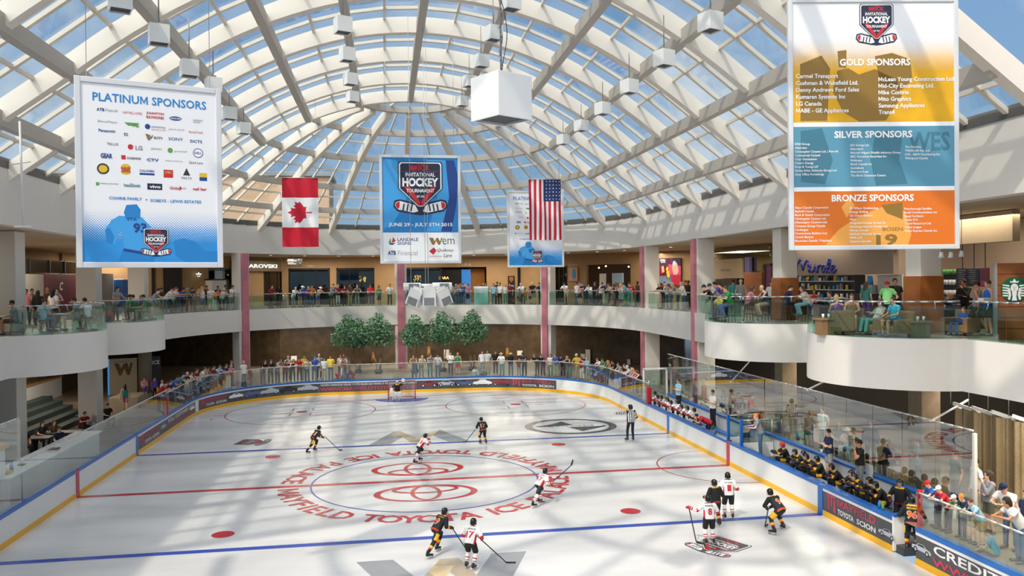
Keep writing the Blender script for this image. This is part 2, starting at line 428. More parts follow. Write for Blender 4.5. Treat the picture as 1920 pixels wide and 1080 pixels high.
# ------------------------------------------------------------------ the ice sheet and everything painted in it
def ice_mat():
    m=mat('ice','d6d9db',.16,var=0); nt=m.node_tree; b=nt.nodes['Principled BSDF']
    tc=nt.nodes.new('ShaderNodeTexCoord'); mp=nt.nodes.new('ShaderNodeMapping'); mp.inputs['Rotation'].default_value=(0,0,.25); mp.inputs['Scale'].default_value=(.35,1,1); nt.links.new(tc.outputs['Object'],mp.inputs[0])
    n1=nt.nodes.new('ShaderNodeTexNoise'); n1.inputs['Scale'].default_value=.45; n1.inputs['Detail'].default_value=6; nt.links.new(mp.outputs[0],n1.inputs['Vector'])
    cr=nt.nodes.new('ShaderNodeValToRGB'); e=cr.color_ramp.elements; e[0].position=.3; e[0].color=lin('bfc0c0'); e[1].position=.62; e[1].color=lin('dfdedc'); nt.links.new(n1.outputs['Fac'],cr.inputs[0]); nt.links.new(cr.outputs[0],b.inputs['Base Color'])
    n2=nt.nodes.new('ShaderNodeTexNoise'); n2.inputs['Scale'].default_value=14; n2.inputs['Detail'].default_value=5; nt.links.new(mp.outputs[0],n2.inputs['Vector'])
    rr=nt.nodes.new('ShaderNodeMapRange'); rr.inputs[3].default_value=.10; rr.inputs[4].default_value=.34; nt.links.new(n2.outputs['Fac'],rr.inputs[0]); nt.links.new(rr.outputs[0],b.inputs['Roughness'])
    bp=nt.nodes.new('ShaderNodeBump'); bp.inputs['Strength'].default_value=.05; bp.inputs['Distance'].default_value=.01; nt.links.new(n2.outputs['Fac'],bp.inputs['Height']); nt.links.new(bp.outputs[0],b.inputs['Normal'])
    b.inputs['Specular IOR Level'].default_value=.55
    return m
def paint(n,c): return mat(n,c,.2,var=.12,scale=1.5)
ICE=[ice_mat(),paint('ice_red','b3212f'),paint('ice_blue','1f47a8'),paint('ice_crease_blue','3f52a6'),paint('ice_grey','96989a'),paint('ice_gold','d8c39a'),paint('ice_dark','4a4a4e'),paint('ice_navy','3a3f78'),paint('ice_white','e6e6e8'),paint('ice_tan','b5a68c')]
CX,CY=1.58,32.9; BX,HW,BYF,BYN,BR_=1.48,13.18,59.4,5.4,8.2
def board_path():
    P=[]; xr,xl=BX+HW,BX-HW
    P+=[(xr,BYN+BR_+.6*i) for i in range(65) if BYN+BR_+.6*i<BYF-BR_]
    P+=[(xr-BR_+BR_*cos(a),BYF-BR_+BR_*sin(a)) for a in[pi/2*i/20 for i in range(21)]]
    P+=[(xl+BR_+BR_*cos(a),BYF-BR_+BR_*sin(a)) for a in[pi/2+pi/2*i/20 for i in range(21)]]
    y=BYF-BR_-.6
    while y>BYN+BR_-.01: P.append((xl,y)); y-=.6
    P+=[(xl+BR_+BR_*cos(a),BYN+BR_+BR_*sin(a)) for a in[pi+pi/2*i/10 for i in range(11)]]
    P+=[(xr-BR_+BR_*cos(a),BYN+BR_+BR_*sin(a)) for a in[1.5*pi+pi/2*i/10 for i in range(11)]]
    Q=[P[0]]
    for p in P[1:]:
        if hypot(p[0]-Q[-1][0],p[1]-Q[-1][1])>1e-3: Q.append(p)
    return Q
BP=board_path(); BL=path_len(BP)
def s_near(x,y):
    best=(1e9,0)
    for i in range(len(BP)-1):
        a,b=V(BP[i]),V(BP[i+1]); d=b-a; t=max(0,min(1,(V((x,y))-a).dot(d)/d.length_squared)); q=(a+d*t-V((x,y))).length
        if q<best[0]: best=(q,BL[i]+t*d.length)
    return best[1]
def s_px(px,z=.5,lo=0,hi=1e9):
    """place along the boards seen at picture column px (measured)"""
    best=(1e9,0); s=max(lo,0)
    while s<min(hi,BL[-1]):
        p,d=path_at(BP,BL,s); q=abs(px_of((p.x,p.y,z))[0]-px)
        if q<best[0]: best=(q,s)
        s+=.1
    return best[1]
ice=MB(); ice.poly([(x,y,0) for x,y in BP[:]],0)
LAY=[.004]
def dec(pts,m,dz=0,M=None):
    v,f=earcut(pts); ice.add([(p.x,p.y,LAY[0]+dz) for p in v],f,m,False,M)
def dring(cx,cy,r,w,m,a0=0,a1=2*pi,dz=0,n=64,ry=None,wy=None):
    ry=ry or r; wy=w if wy is None else wy
    vs=[];fs=[]
    for i in range(n+1):
        a=a0+(a1-a0)*i/n; vs+= [(cx+(r-w/2)*cos(a),cy+(ry-wy/2)*sin(a),LAY[0]+dz),(cx+(r+w/2)*cos(a),cy+(ry+wy/2)*sin(a),LAY[0]+dz)]
    for i in range(n): fs.append((2*i,2*i+1,2*i+3,2*i+2))
    ice.add(vs,fs,m)
def rect(x0,y0,x1,y1,m,dz=0): ice.poly([(x0,y0,LAY[0]+dz),(x1,y0,LAY[0]+dz),(x1,y1,LAY[0]+dz),(x0,y1,LAY[0]+dz)],m)
xl,xr=BX-HW,BX+HW
rect(xl,CY-.15,xr,CY+.15,1,.002); rect(xl,CY-7.47-.15,xr,CY-7.47+.15,2); rect(xl,CY+7.47-.15,xr,CY+7.47+.15,2)
dring(CX,CY,4.57,.07,2,dz=.004,n=96)
rect(xl+3,56.2,xr-3,56.26,1)                                   # goal line
for sx in(-1,1):
    for sy in(-1,1): dec(ellipse(.36,.36,24,CX+sx*6.83,CY+sy*5.87),1)
    cx,cy=CX+sx*6.83,52.0
    dring(cx,cy,4.57,.06,1,n=80); dec(ellipse(.34,.34,24,cx,cy),1,.002)
    for i in(-1,1):
        for j in(-1,1):
            rect(cx+i*.62-.03 if i<0 else cx+.59,cy+j*.45-.03,cx+i*.62+.03 if i<0 else cx+.65,cy+j*1.5,1) if j>0 else rect(cx+i*.62-.03,cy-1.5,cx+i*.62+.03,cy-.42,1)
            x0=cx+.62*i; rect(min(x0,x0+i*1.2),cy+j*.45-.03,max(x0,x0+i*1.2),cy+j*.45+.03,1)
            xx=cx+i*4.6; rect(min(xx,xx+i*.6),cy+j*.45-.03,max(xx,xx+i*.6),cy+j*.45+.03,1)
dring(xr,CY,3.05,.06,1,pi/2,1.5*pi)
# goal crease
GX,GY=1.1,56.4
dec([(GX-1.85,GY)]+[(GX+1.85*cos(pi+pi*i/24),GY+1.7*sin(pi+pi*i/24)) for i in range(25)]+[(GX+1.85,GY)],3,.002)
# ring lettering around the centre circle, twice
def ring_text(a_start,a_end):
    t='MAYFIELD TOYOTA ICE PALACE'; n=len(t); wds=[]
    for ch in t: wds.append(.6 if ch==' ' else (.45 if ch=='I' else 1.12 if ch=='M' else .95))
    tot=sum(wds); a=a_start
    for ch,wd in zip(t,wds):
        am=a+(a_end-a_start)*wd/tot/2; a+=(a_end-a_start)*wd/tot
        if ch==' ': continue
        v,f,(x0,x1)=text_geo(ch,1.16,.022); rr=5.0; x0,x1=min(p.x for p in v),max(p.x for p in v); xm=(x0+x1)/2
        # letter tops towards the centre
        M=Matrix.Translation((CX+(rr+.82)*cos(am),CY+(rr+.82)*sin(am),LAY[0]+.006))@Matrix.Rotation(am+pi/2,4,'Z')
        ice.add([M@V(((p.x-xm)*.98,p.y,0)) for p in v],f,1)
ring_text(R(184),R(356)); ring_text(R(4),R(176))
# twin oval car emblems
def oval_logo(cx,cy,fl):
    dring(cx,cy,1.86,.26,1,dz=.004,n=72,ry=1.14,wy=.13); dring(cx,cy,.52,.16,1,dz=.006,n=48,ry=1.0,wy=.12)
    dring(cx,cy+fl*.52,1.22,.17,1,dz=.008,n=60,ry=.5,wy=.14)
oval_logo(CX-.1,CY-2.0,1); oval_logo(CX-.25,CY+2.05,-1)
# big letter W of the mall, one per end
def big_w(cx,cy,rz):
    M=Matrix.Translation((cx,cy,0))@Matrix.Rotation(rz,4,'Z')
    dec([(-2.5,1.7),(-1.45,1.7),(-.75,-.1),(-1.25,-1.7)],4,0,M); dec([(2.5,1.7),(1.45,1.7),(.75,-.1),(1.25,-1.7)],4,0,M)
    dec([(-1.25,-1.7),(-.75,-.1),(-.1,1.5),(.45,1.5),(.1,.4),(-.35,-.6)],5,.001,M); dec([(.1,.4),(.45,1.5),(1.25,-1.7),(.9,-1.7)],9,.001,M)
    dec([(-.75,-.1),(-.5,.5),(-.15,-.2),(-.5,-.7)],9,.002,M); dec([(-.1,1.5),(.45,1.5),(.25,.9),(-.3,.95)],9,.002,M)
big_w(1.6,21.9,0); big_w(1.65,42.3,pi)
# oval badge with a swept S near the far blue line
o=at_z(1070,799,0)
dring(o.x,o.y,2.35,.42,6,dz=.002,n=64,ry=2.15,wy=.34)
dec([(o.x-1.95,o.y+.35),(o.x+.2,o.y+.3),(o.x-.2,o.y+1.5),(o.x-.8,o.y+.9),(o.x-1.9,o.y+.1)],6,.002); dec([(o.x+1.95,o.y-.35),(o.x-.2,o.y-.3),(o.x+.3,o.y-1.6),(o.x+.9,o.y-1.1),(o.x+1.9,o.y-.1)],6,.002)
v,f=text_fit('SCION',2.6,.34,.02); ice.add([V((p.x+o.x,p.y+o.y,.009)) for p in v],f,4)
# ------------------------------------------------------------------ tournament emblem (shield, two crossed sticks)
SHIELD=[(-.42,.56),(.42,.56),(.46,.52),(.46,-.02),(.05,-.42),(-.05,-.42),(-.46,-.02),(-.46,.52)]
def emblem(b, M, ms, dz=.002):
    """ms: navy, white, red slots; unit width about 1.0, height about 1.2"""
    nv,wh,rd=ms
    def q(pts,m,k): v,f=earcut(pts); b.add([M@V((p.x,p.y,dz*k)) for p in v],f,m)
    def t(s,w,h,y,m,k=5,bold=.02): v,f=text_fit(s,w,h,bold); b.add([M@V((p.x,p.y+y,dz*k)) for p in v],f,m)
    for s in(-1,1):
        q([(0,-.62),(0,-.36),(s*.12,-.34),(s*.46,-.26),(s*.58,-.29),(s*.61,-.42),(s*.52,-.53),(s*.16,-.6)],nv,0)
        q([(s*.05,-.53),(s*.12,-.39),(s*.46,-.3),(s*.55,-.33),(s*.57,-.41),(s*.5,-.49),(s*.16,-.56)],wh,1)
        for x in(.17,.26,.35): q([(s*x,-.37),(s*(x+.03),-.36),(s*(x+.06),-.52),(s*(x+.03),-.53)],nv,2)
        q([(s*.46,-.31),(s*.54,-.34),(s*.56,-.41),(s*.5,-.48),(s*.47,-.44)],rd,2)
    q([(x*1.08,y*1.04+.0) for x,y in SHIELD],nv,2); q([(x*1.03,y*1.01) for x,y in SHIELD],wh,3); q([(x*.97,y*.965) for x,y in SHIELD],nv,4)
    for s in(-1,1): q([(s*.36,.02),(s*.24,.02),(s*-.02,-.36),(s*.04,-.42)],rd,4.5)
    t('THE',.14,.05,.5,rd); t('BRICK',.44,.11,.44,rd,5,.03); t('INVITATIONAL',.66,.09,.29,wh); t('HOCKEY',.8,.2,.12,wh,5,.05); t('TOURNAMENT',.62,.08,-.07,wh); t('EST 1990',.16,.05,-.2,wh)
    q([(-.4,.21+.155),(.4,.21+.155),(.4,.21+.147),(-.4,.21+.147)],rd,5)
e=at_z(1347,1024,0); emblem(ice,Matrix.Translation((e.x,e.y,.006))@Matrix.Rotation(R(-62),4,'Z')@Matrix.Scale(1.35,4),(6,8,1),.0015)
e=at_z(475,829,0); emblem(ice,Matrix.Translation((e.x,e.y,.006))@Matrix.Rotation(R(75),4,'Z')@Matrix.Scale(1.35,4),(6,4,1),.0015)
struct('floor_ice',ice,ICE)
# ------------------------------------------------------------------ dasher boards
BW=mat('board_white','e3e3e0',.3,var=.03); BYL=mat('board_yellow','eeb211',.35,var=.05); BBL=mat('board_blue','1b66b8',.3,var=.05); BRD=mat('board_red','c23b50',.35,var=.04); ADG=mat('advert_grey','4d4d50',.4,var=.05)
ADW=mat('advert_white','e8e8ea',.5,var=0); ADR=mat('advert_red','cc3a58',.5,var=0); ADB=mat('advert_silver','b4bac2',.5,var=0); CARB=mat('advert_blue','56648f',.5,var=0); TIRE=mat('advert_black','26262a',.5,var=0); CARR=mat('advert_maroon','8c3040',.5,var=0)
HB=1.05
def on_board(s,z,off=.006):
    p,d=path_at(BP,BL,s); return V((p.x-d.y*off,p.y+d.x*off,z))
def band(b,s0,s1,z0,z1,m,off0=0,off1=.12,step=.6):
    """solid strip following the boards"""
    n=max(1,round((s1-s0)/step)); rows=[]
    for i in range(n+1):
        s=s0+(s1-s0)*i/n; rows.append([on_board(s,z0,-off0),on_board(s,z1,-off0),on_board(s,z1,-off1),on_board(s,z0,-off1)])
    k=len(b.v); b.v+=[q for r in rows for q in r]
    for i in range(n):
        for j in range(4): b.f.append([k+i*4+j,k+i*4+(j+1)%4,k+i*4+4+(j+1)%4,k+i*4+4+j]); b.m.append(m); b.smooth.append(False)
    for r in(0,n): b.f.append([k+r*4+i for i in range(4)]); b.m.append(m); b.smooth.append(False)
def board(s0,s1,label,ad=False,art=None,group=None):
    o=thing('rink_board',label,'rink board',(0,0,0),0,group); g=.006
    c=[on_board((s0+s1)/2,0,0)][0]; o.location=c
    def put(b,name,m):
        b.v=[v-c for v in b.v]; return b.build(name,m,o)
    b=MB(); band(b,s0+g,s1-g,.2,HB-.11,1 if ad else 0)
    if ad: b2=MB(); band(b2,s0+g,s1-g,HB-.2,HB-.11,0,-.004,.1); b.add(b2.v,b2.f,0)
    if art: art(b,s0,s1)
    put(b,'panel',[BW,ADG,ADW,ADR,ADB,CARB,TIRE,CARR]); b=MB(); band(b,s0,s1,0,.2,0,-.012,.12); put(b,'kick_plate',BYL); b=MB(); band(b,s0,s1,HB-.11,HB,0,-.015,.24); put(b,'cap_rail',BBL)
    return o
def stripe(s,w,m,label):
    o=thing('line_post',label,'board stripe',on_board(s,0,0)); c=o.location.copy(); b=MB(); band(b,s-w/2,s+w/2,0,HB-.02,0,-.02,.13); b.v=[v-c for v in b.v]; b.build('stripe',m,o)
def wtext(b,t,s_left,s_right,zc,h,m,bold=.01,shear=0):
    """lettering printed along the boards; s decreases to the reader's right"""
    w=abs(s_left-s_right); v,f=text_fit(t,w,h,bold,shear)
    sc=(s_left+s_right)/2; sg=1 if s_right>s_left else -1
    b.add([on_board(sc+sg*p.x,zc+p.y,.008) for p in v],f,m)
def wpoly(b,pts,sc,zc,m,sg=-1,off=.007):
    v,f=earcut(pts); b.add([on_board(sc+sg*p.x,zc+p.y,off) for p in v],f,m)
def wcar(b,sc,zc,k,m,sg=-1,flip=1):
    body=[(-1,-.12),(-1.02,.06),(-.92,.14),(-.55,.18),(-.3,.36),(.25,.38),(.55,.2),(.9,.14),(1.02,.02),(1,-.12)]
    wpoly(b,[(flip*x*k,y*k) for x,y in body],sc,zc,m,sg,.007); wpoly(b,[(flip*x*k,y*k) for x,y in((-.45,.2),(-.26,.32),(.2,.34),(.42,.2))],sc,zc,6,sg,.009)
    for x in(-.6,.6): wpoly(b,[(flip*x*k+.2*k*cos(a),-.12*k+.2*k*sin(a)) for a in[2*pi*i/14 for i in range(14)]],sc,zc,6,sg,.010); wpoly(b,[(flip*x*k+.11*k*cos(a),-.12*k+.11*k*sin(a)) for a in[2*pi*i/12 for i in range(12)]],sc,zc,4,sg,.012)
def dealer(b,s0,s1,zc=.56):
    """red double-post mark, dealer name and two marques, from s0 (reader's left) to s1"""
    L=s0-s1 if s0>s1 else s1-s0; sg=-1 if s0>s1 else 1; P=lambda x: s0+sg*x*L
    for x0,x1,y0,y1 in((0,.19,.2,.27),(.02,.05,-.22,.2),(.08,.11,-.1,.2),(.14,.18,-.27,.14)): wpoly(b,[(0,y0),(L*(x1-x0),y0),(L*(x1-x0),y1),(0,y1)],P(x0),zc,3,sg)
    wtext(b,'MAYFIELD',P(.23),P(.98),zc+.13,.24,3,.005); wtext(b,'TOYOTA',P(.23),P(.56),zc-.17,.17,2,.02); wtext(b,'SCION',P(.62),P(.98),zc-.17,.17,2,.02)
SR=lambda y: s_near(BX+HW,y)
SLf=lambda y: s_near(BX-HW,y)
def art_credit(b,s0,s1):
    wtext(b,'CREDIT FOR',SR(19.7),SR(15.7),.68,.26,2,.02); wtext(b,'WWW.WEMCREDIT',SR(19.75),SR(14.2),.35,.22,3,.02); wcar(b,SR(20.2),.5,.4,4)
board(SR(13.7),SR(20.45),'grey advert board reading CREDIT FOR at the bottom right corner',True,art_credit)
def art_may(b,s0,s1): dealer(b,SR(25.0),SR(22.25)); wcar(b,SR(21.75),.45,.4,4)
board(SR(21.5),SR(25.28),'grey dealer advert board right of the near blue stripe',True,art_may)
stripe(SR(25.43),.3,BBL,'blue stripe on the boards beside the grey dealer advert')
board(SR(25.58),SR(32.75),'white board in front of the bench with black jerseys')
stripe(SR(32.9),.3,BRD,'red stripe on the right-hand boards at the centre line')
board(SR(33.05),SR(40.22),'white board below the leaning person in red')
stripe(SR(40.37),.3,BBL,'blue stripe on the boards right of the referee')
board(SR(40.52),SR(44.0),'white board behind the referee, in front of the white team bench')
sW=s_near(12.4,57.2)
board(SR(44.0),sW,'curved white board in the far right corner')
s1,s2,s3=s_px(890,.5,45,90),s_px(596,.5,45,95),s_px(372,.5,60,110)
def art_f1(b,s0,s1_):
    dealer(b,s_px(960,.5,40,90),s_px(1040,.5,40,80)); wcar(b,s_px(940,.5,40,90),.55,.75,7)
board(sW,s_px(925,.5,40,90),'grey dealer advert board at the right end of the far curve',True,art_f1)
def art_f2(b,s0,s1_):
    for px,m in((905,2),(870,5),(838,4),(804,7)): wcar(b,s_px(px,.5,45,95),.55,.7,m)
    wtext(b,"WESTERN CANADA'S #1 VOLUME TOYOTA DEALER AND WINNER OF THE TOYOTA PRESIDENT'S AWARD",s_px(600,.5,45,100),s_px(782,.5,45,100),.72,.15,2,.01)
    wtext(b,'WWW.MAYFIELDTOYOTA.COM',s_px(602,.5,45,100),s_px(780,.5,45,100),.42,.26,3,.02)
board(s_px(925,.5,40,90),s_px(598,.5,45,100),'long grey advert board with a web address behind the goal',True,art_f2)
def art_f3(b,s0,s1_):
    for px,m,k in((578,4,.72),(540,6,.7),(506,4,.72),(472,5,.68),(442,2,.6)): wcar(b,s_px(px,.5,50,110),.55,k,m)
    dealer(b,s_px(377,.5,60,110),s_px(426,.5,60,110))
board(s_px(598,.5,45,100),s3,'grey advert board with five cars on the far left curve',True,art_f3)
board(s3,s3+.55,'narrow white board between two grey adverts at far left')
def art_l(b,s0,s1_):
    wcar(b,s3+1.2,.55,.5,2,1); wtext(b,'FULL CUSTOMER REWARDS',SLf(50.6),SLf(46.2),.66,.22,2,.01) if False else wtext(b,'FULL CUSTOMER CARE',SLf(46.0),SLf(52.0),.68,.2,2,.01)
    wtext(b,'WWW.MAYFIELDTOYOTA.COM',SLf(46.0),SLf(52.0),.42,.18,3,.01); wcar(b,SLf(45.0),.55,.5,4,1); dealer(b,SLf(40.9),SLf(44.2))
s4=s3+.55
# on the left-hand boards the reader's left is nearer, so s runs the other way
board(s4,SLf(40.52),'grey advert board on the left side beyond the blue stripe',True,art_l)
stripe(SLf(40.37),.3,BBL,'blue stripe on the left-hand boards at the far blue line')
board(SLf(40.22),SLf(33.05),'white board on the left between blue and red stripes')
stripe(SLf(32.9),.3,BRD,'red stripe on the left-hand boards at the centre line')
board(SLf(32.75),SLf(25.6),'white board at the left edge nearer than the red stripe')
board(SLf(25.58),SLf(14),'white board at the bottom left corner')
# ------------------------------------------------------------------ glass above the boards
def brun(s0,s1,step=.5):
    n=max(1,round((s1-s0)/step)); return [tuple(path_at(BP,BL,s0+(s1-s0)*i/n)[0][:2]) for i in range(n+1)]
RAILW=mat('rail_white','d8d8d4',.35,.2,var=.02)
def bglass(s0,s1,z1,label,step=1.3,mg=None): return railing(brun(s0,s1),HB,label,'rink_glass',z1-HB,z1-HB+.01,step,mg or GLASSH,None,.09,None,RAILW,False)
sRp,sLp=SR(43.9),SLf(46.0)
sm1,sm2=s_px(1000,.5,40,90),s_px(560,.5,45,100)
bglass(sRp,sm1,2.2,'curved rink glass in the far right corner beside the red post')
bglass(sm1,sm2,2.15,'rink glass behind the goal along the far end')
bglass(sm2,sLp,2.2,'curved rink glass in the far left corner')
bglass(SLf(45.9),SLf(28.3),2.35,'low rink glass along the left side with the white counter behind',1.25)
bglass(SLf(28.2),SLf(15),3.8,'tall rink glass at the left edge of the scene',1.6)
bglass(SR(13.8),SR(20.4),2.02,'low rink glass with people leaning on it at bottom right',1.6,glass('rail_glass2',(.74,.88,.80),.09,.01,edge=.3))
def post(x,y,z0,z1,r,m,label):
    o=thing('padded_post',label,'post',(x,y,z0)); b=MB(); b.rbox((0,0,(z1-z0)/2),(r*2,r*2,z1-z0),.05); b.build('padding',m,o); b=MB(); b.cyl((0,0,z1-z0),(0,0,z1-z0+.35),.03); b.build('pole',CHROME,o)
PADR=mat('red_padding','c01e2c',.5)
p,d=path_at(BP,BL,sRp); post(p.x+.12,p.y-.1,HB,2.0,.13,PADR,'red padded post where the far glass meets the white team bench')
p,d=path_at(BP,BL,sLp); post(p.x-.12,p.y,HB,2.0,.12,PADR,'red padded post on the left-hand boards below the spectators')
# ------------------------------------------------------------------ team benches on the right
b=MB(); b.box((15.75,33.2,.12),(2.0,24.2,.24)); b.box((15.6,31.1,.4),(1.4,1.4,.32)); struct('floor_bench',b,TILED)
def long_wall(name,x,y0,y1,z0,z1,label,t=.16):
    o=thing(name,label,'partition',(x,(y0+y1)/2,z0)); L=y1-y0
    b=MB(); b.rbox((0,0,(z1-z0)/2-.03),(t,L,z1-z0-.06),.01); b.build('panel',BW,o); b=MB(); b.rbox((0,0,z1-z0-.03),(t+.14,L,.1),.03); b.build('cap_rail',BBL,o); return o
XB=16.45
long_wall('bench_wall',XB,21.2,33.0,.24,1.38,'white wall with blue cap behind the black-jersey bench')
long_wall('bench_wall',XB,34.4,45.2,.24,1.38,'white wall with blue cap behind the white-jersey bench')
long_wall('bench_wall',XB,33.02,34.38,.24,1.38,'short white wall between the two team benches')
railing([(XB-.05,20.4),(XB-.05,33)],1.38,'tall glass screen behind the black-jersey bench','glass_screen',2.32,2.33,1.55,glass('screen_glass',(.76,.87,.82),.16,.006,edge=.45),None,.045,None,RAILW,False)
railing([(XB-.05,33.05),(XB-.05,45.2)],1.38,'tall glass screen behind the white-jersey bench','glass_screen',2.32,2.33,1.55,glass('screen_glass'),None,.045,None,RAILW,False)
b=MB(); b.rbox((0,0,1.0),(.1,.1,2.7),.02); o=thing('screen_post','white end post of the tall glass screen beside the metal curtain','post',(XB,20.35,1.3)); b.build('post',RAILW,o)
for y0,y1,lab in((22.2,30.3,'long player bench used by the black team'),(34.3,44.4,'long player bench used by the white team')):
    o=thing('player_bench',lab,'bench',(15.95,(y0+y1)/2,.24)); b=MB(); b.rbox((0,0,.5),(.36,y1-y0,.06),.02); b.build('seat',BBL,o)
    for t in(-.45,0,.45):
        b=MB(); b.rbox((0,(y1-y0)*t,.235),(.3,.08,.47),.01); b.build('leg',BW,o)
# timekeeper's box between the benches: two small glass screens with blue posts
for y,lab in((33.25,'small glass screen with blue post next to the red-shirted leaner'),(31.95,'small glass screen with blue post left of the grey-shirted boy')):
    o=thing('bench_divider',lab,'divider',(15.55,y,.24)); b=MB(); b.rbox((-.72,0,.95),(.12,.1,1.9),.02); b.build('post',BBL,o)
    b=MB(); b.rbox((0,0,.45),(1.4,.08,.9),.01); b.build('panel',BW,o); b=MB(); b.box((0,0,1.38),(1.3,.02,.92)); b.build('glass_panel',GLASSH,o); b=MB(); b.tube([(-.66,0,1.86),(.66,0,1.86),(.66,0,.9)],.025,6); b.build('frame',CHROME,o)
# white gate frame at the far end of the bench
o=thing('gate_frame','white metal gate frame at the far end of the white team bench','gate',(15.6,45.1,.3)); 
for x,z0,z1 in((-.7,0,2.6),(.7,0,2.6)): b=MB(); b.rbox((x,0,1.3),(.1,.1,2.6),.01); b.build('post',BW,o)
b=MB(); b.rbox((0,0,2.58),(1.5,.1,.1),.01); b.build('lintel',BW,o); b=MB(); b.box((0,0,1.5),(1.3,.02,2)); b.build('glass_panel',GLASSH,o)
# open gate by the near corner where a player stands
o=thing('bench_gate','open white bench gate beside the player numbered ninety-something','gate',(14.66,21.5,0)); b=MB(); b.rbox((.42,0,.55),(.84,.1,1.02),.02); b.build('door_leaf',BW,o); b=MB(); b.rbox((.42,0,1.1),(.84,.16,.08),.02); b.build('cap_rail',BBL,o)
o=thing('red_gate_post','red and white end post of the low glass at bottom right','post',(14.8,20.45,1.0)); b=MB(); b.rbox((0,0,.55),(.12,.1,1.1),.02); b.build('padding',PADR,o)
# ------------------------------------------------------------------ lower floor (outside the boards)
hole=[(14.78,-8),(14.78,21.1),(16.55,21.1),(16.55,45.3),(14.78,45.3)]
xr_,r_=14.78,BR_+.12
hole+=[(xr_-r_+r_*cos(a),BYF-BR_+r_*sin(a)) for a in[pi/2*i/14 for i in range(15)]]
hole+=[(-11.82+r_+r_*cos(a),BYF-BR_+r_*sin(a)) for a in[pi/2+pi/2*i/14 for i in range(14)]]
hole+=[(-11.82,52.6),(-21.0,52.6),(-21.0,-8)]
plate('floor_lower',hole,-34,-12,38,92,ZL-.3,ZL,TILE,DARK)
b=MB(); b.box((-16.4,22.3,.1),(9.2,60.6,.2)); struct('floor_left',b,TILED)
b=MB(); b.box((-16.4,52.75,.5),(9.2,.3,.99)); struct('wall_riser',b,TILE)
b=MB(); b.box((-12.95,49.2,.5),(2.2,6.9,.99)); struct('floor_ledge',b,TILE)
b=MB(); b.bar((-21.1,55.5,(ZL+ZB)/2),(-22,75,(ZL+ZB)/2),.3,ZB-ZL); struct('wall_lower_left',b,BRONZE)
# lower level shop fronts
b=MB()
for p,q in(((-22,75),(-9,71.5)),((-9,71.5),(12,71.5)),((12,71.5),(24,62))): b.bar((p[0],p[1],(ZL+ZB)/2),(q[0],q[1],(ZL+ZB)/2),.3,ZB-ZL)
struct('wall_lower_far',b,BRONZE)
# ------------------------------------------------------------------ hanging banners and flags
def halftone(name, stops, scale=34, base='e9eaec', ctr=None, noise=.0):
    """print with a dotted fade: stops = [(z_from, z_to, colour)], fades in between z_from (none) and z_to (full)"""
    m=bpy.data.materials.new(name); m.use_nodes=True; nt=m.node_tree; b=nt.nodes['Principled BSDF']; b.inputs['Roughness'].default_value=.55; N=nt.nodes.new; LK=nt.links.new
    tc=N('ShaderNodeTexCoord'); sx=N('ShaderNodeSeparateXYZ'); LK(tc.outputs['Object'],sx.inputs[0])
    def sn(o):
        a=N('ShaderNodeMath'); a.operation='MULTIPLY'; a.inputs[1].default_value=scale*pi; LK(o,a.inputs[0]); c=N('ShaderNodeMath'); c.operation='SINE'; LK(a.outputs[0],c.inputs[0]); return c.outputs[0]
    pr=N('ShaderNodeMath'); pr.operation='MULTIPLY_ADD'; LK(sn(sx.outputs[0]),pr.inputs[0]); LK(sn(sx.outputs[2]),pr.inputs[1]); pr.inputs[2].default_value=0
    dot=N('ShaderNodeMapRange'); LK(pr.outputs[0],dot.inputs[0]); dot.inputs[1].default_value=-1; dot.inputs[2].default_value=1
    nz=N('ShaderNodeTexNoise'); nz.inputs['Scale'].default_value=1.6; nz.inputs['Detail'].default_value=3; LK(tc.outputs['Object'],nz.inputs['Vector'])
    cur=None
    for z0,z1,c in stops:
        g=N('ShaderNodeMapRange'); LK(sx.outputs[2],g.inputs[0]); g.inputs[1].default_value=z0; g.inputs[2].default_value=z1
        gt=N('ShaderNodeMath'); gt.operation='GREATER_THAN'; LK(g.outputs[0],gt.inputs[0]); LK(dot.outputs[0],gt.inputs[1])
        mx=N('ShaderNodeMix'); mx.data_type='RGBA'; LK(gt.outputs[0],mx.inputs[0])
        if cur is None: mx.inputs[6].default_value=lin(base)
        else: LK(cur,mx.inputs[6])
        cc=N('ShaderNodeMix'); cc.data_type='RGBA'; k=lin(c); cc.inputs[6].default_value=tuple(x*.75 for x in k[:3])+(1,); cc.inputs[7].default_value=tuple(min(1,x*1.25) for x in k[:3])+(1,); LK(nz.outputs['Fac'],cc.inputs[0]); LK(cc.outputs[2],mx.inputs[7]); cur=mx.outputs[2]
    LK(cur,b.inputs['Base Color']); return m
PR=lambda n,c: mat('print_'+n,c,.55,var=0)
PW,PB,PR_,PK,PN=PR('white','ecedee'),PR('blue','1d7fc4'),PR('red','c2252f'),PR('black','2b2b2e'),PR('navy','1d2440')
PG,PGN,PYL,PDB,PLB,POR,PGO=PR('grey','8a8d90'),PR('green','5a9b4a'),PR('yellow','d9b62b'),PR('deep_blue','1c3f86'),PR('light_blue','3f9ede'),PR('orange','d9701c'),PR('gold_brown','8a6a2a')
PST,PSD,PBZ=PR('steel_blue','5590a8'),PR('dark_teal','3f7488'),PR('sand','e8a24a'); FRM=mat('banner_frame','d5d7d9',.4,.1,var=.03)
PMATS=[PW,PB,PR_,PK,PN,PG,PGN,PYL,PDB,PLB,POR,PGO,PST,PSD,PBZ]
iW,iB,iR,iK,iN,iG,iGN,iY,iDB,iLB,iO,iGO,iST,iSD,iBZ=range(15)
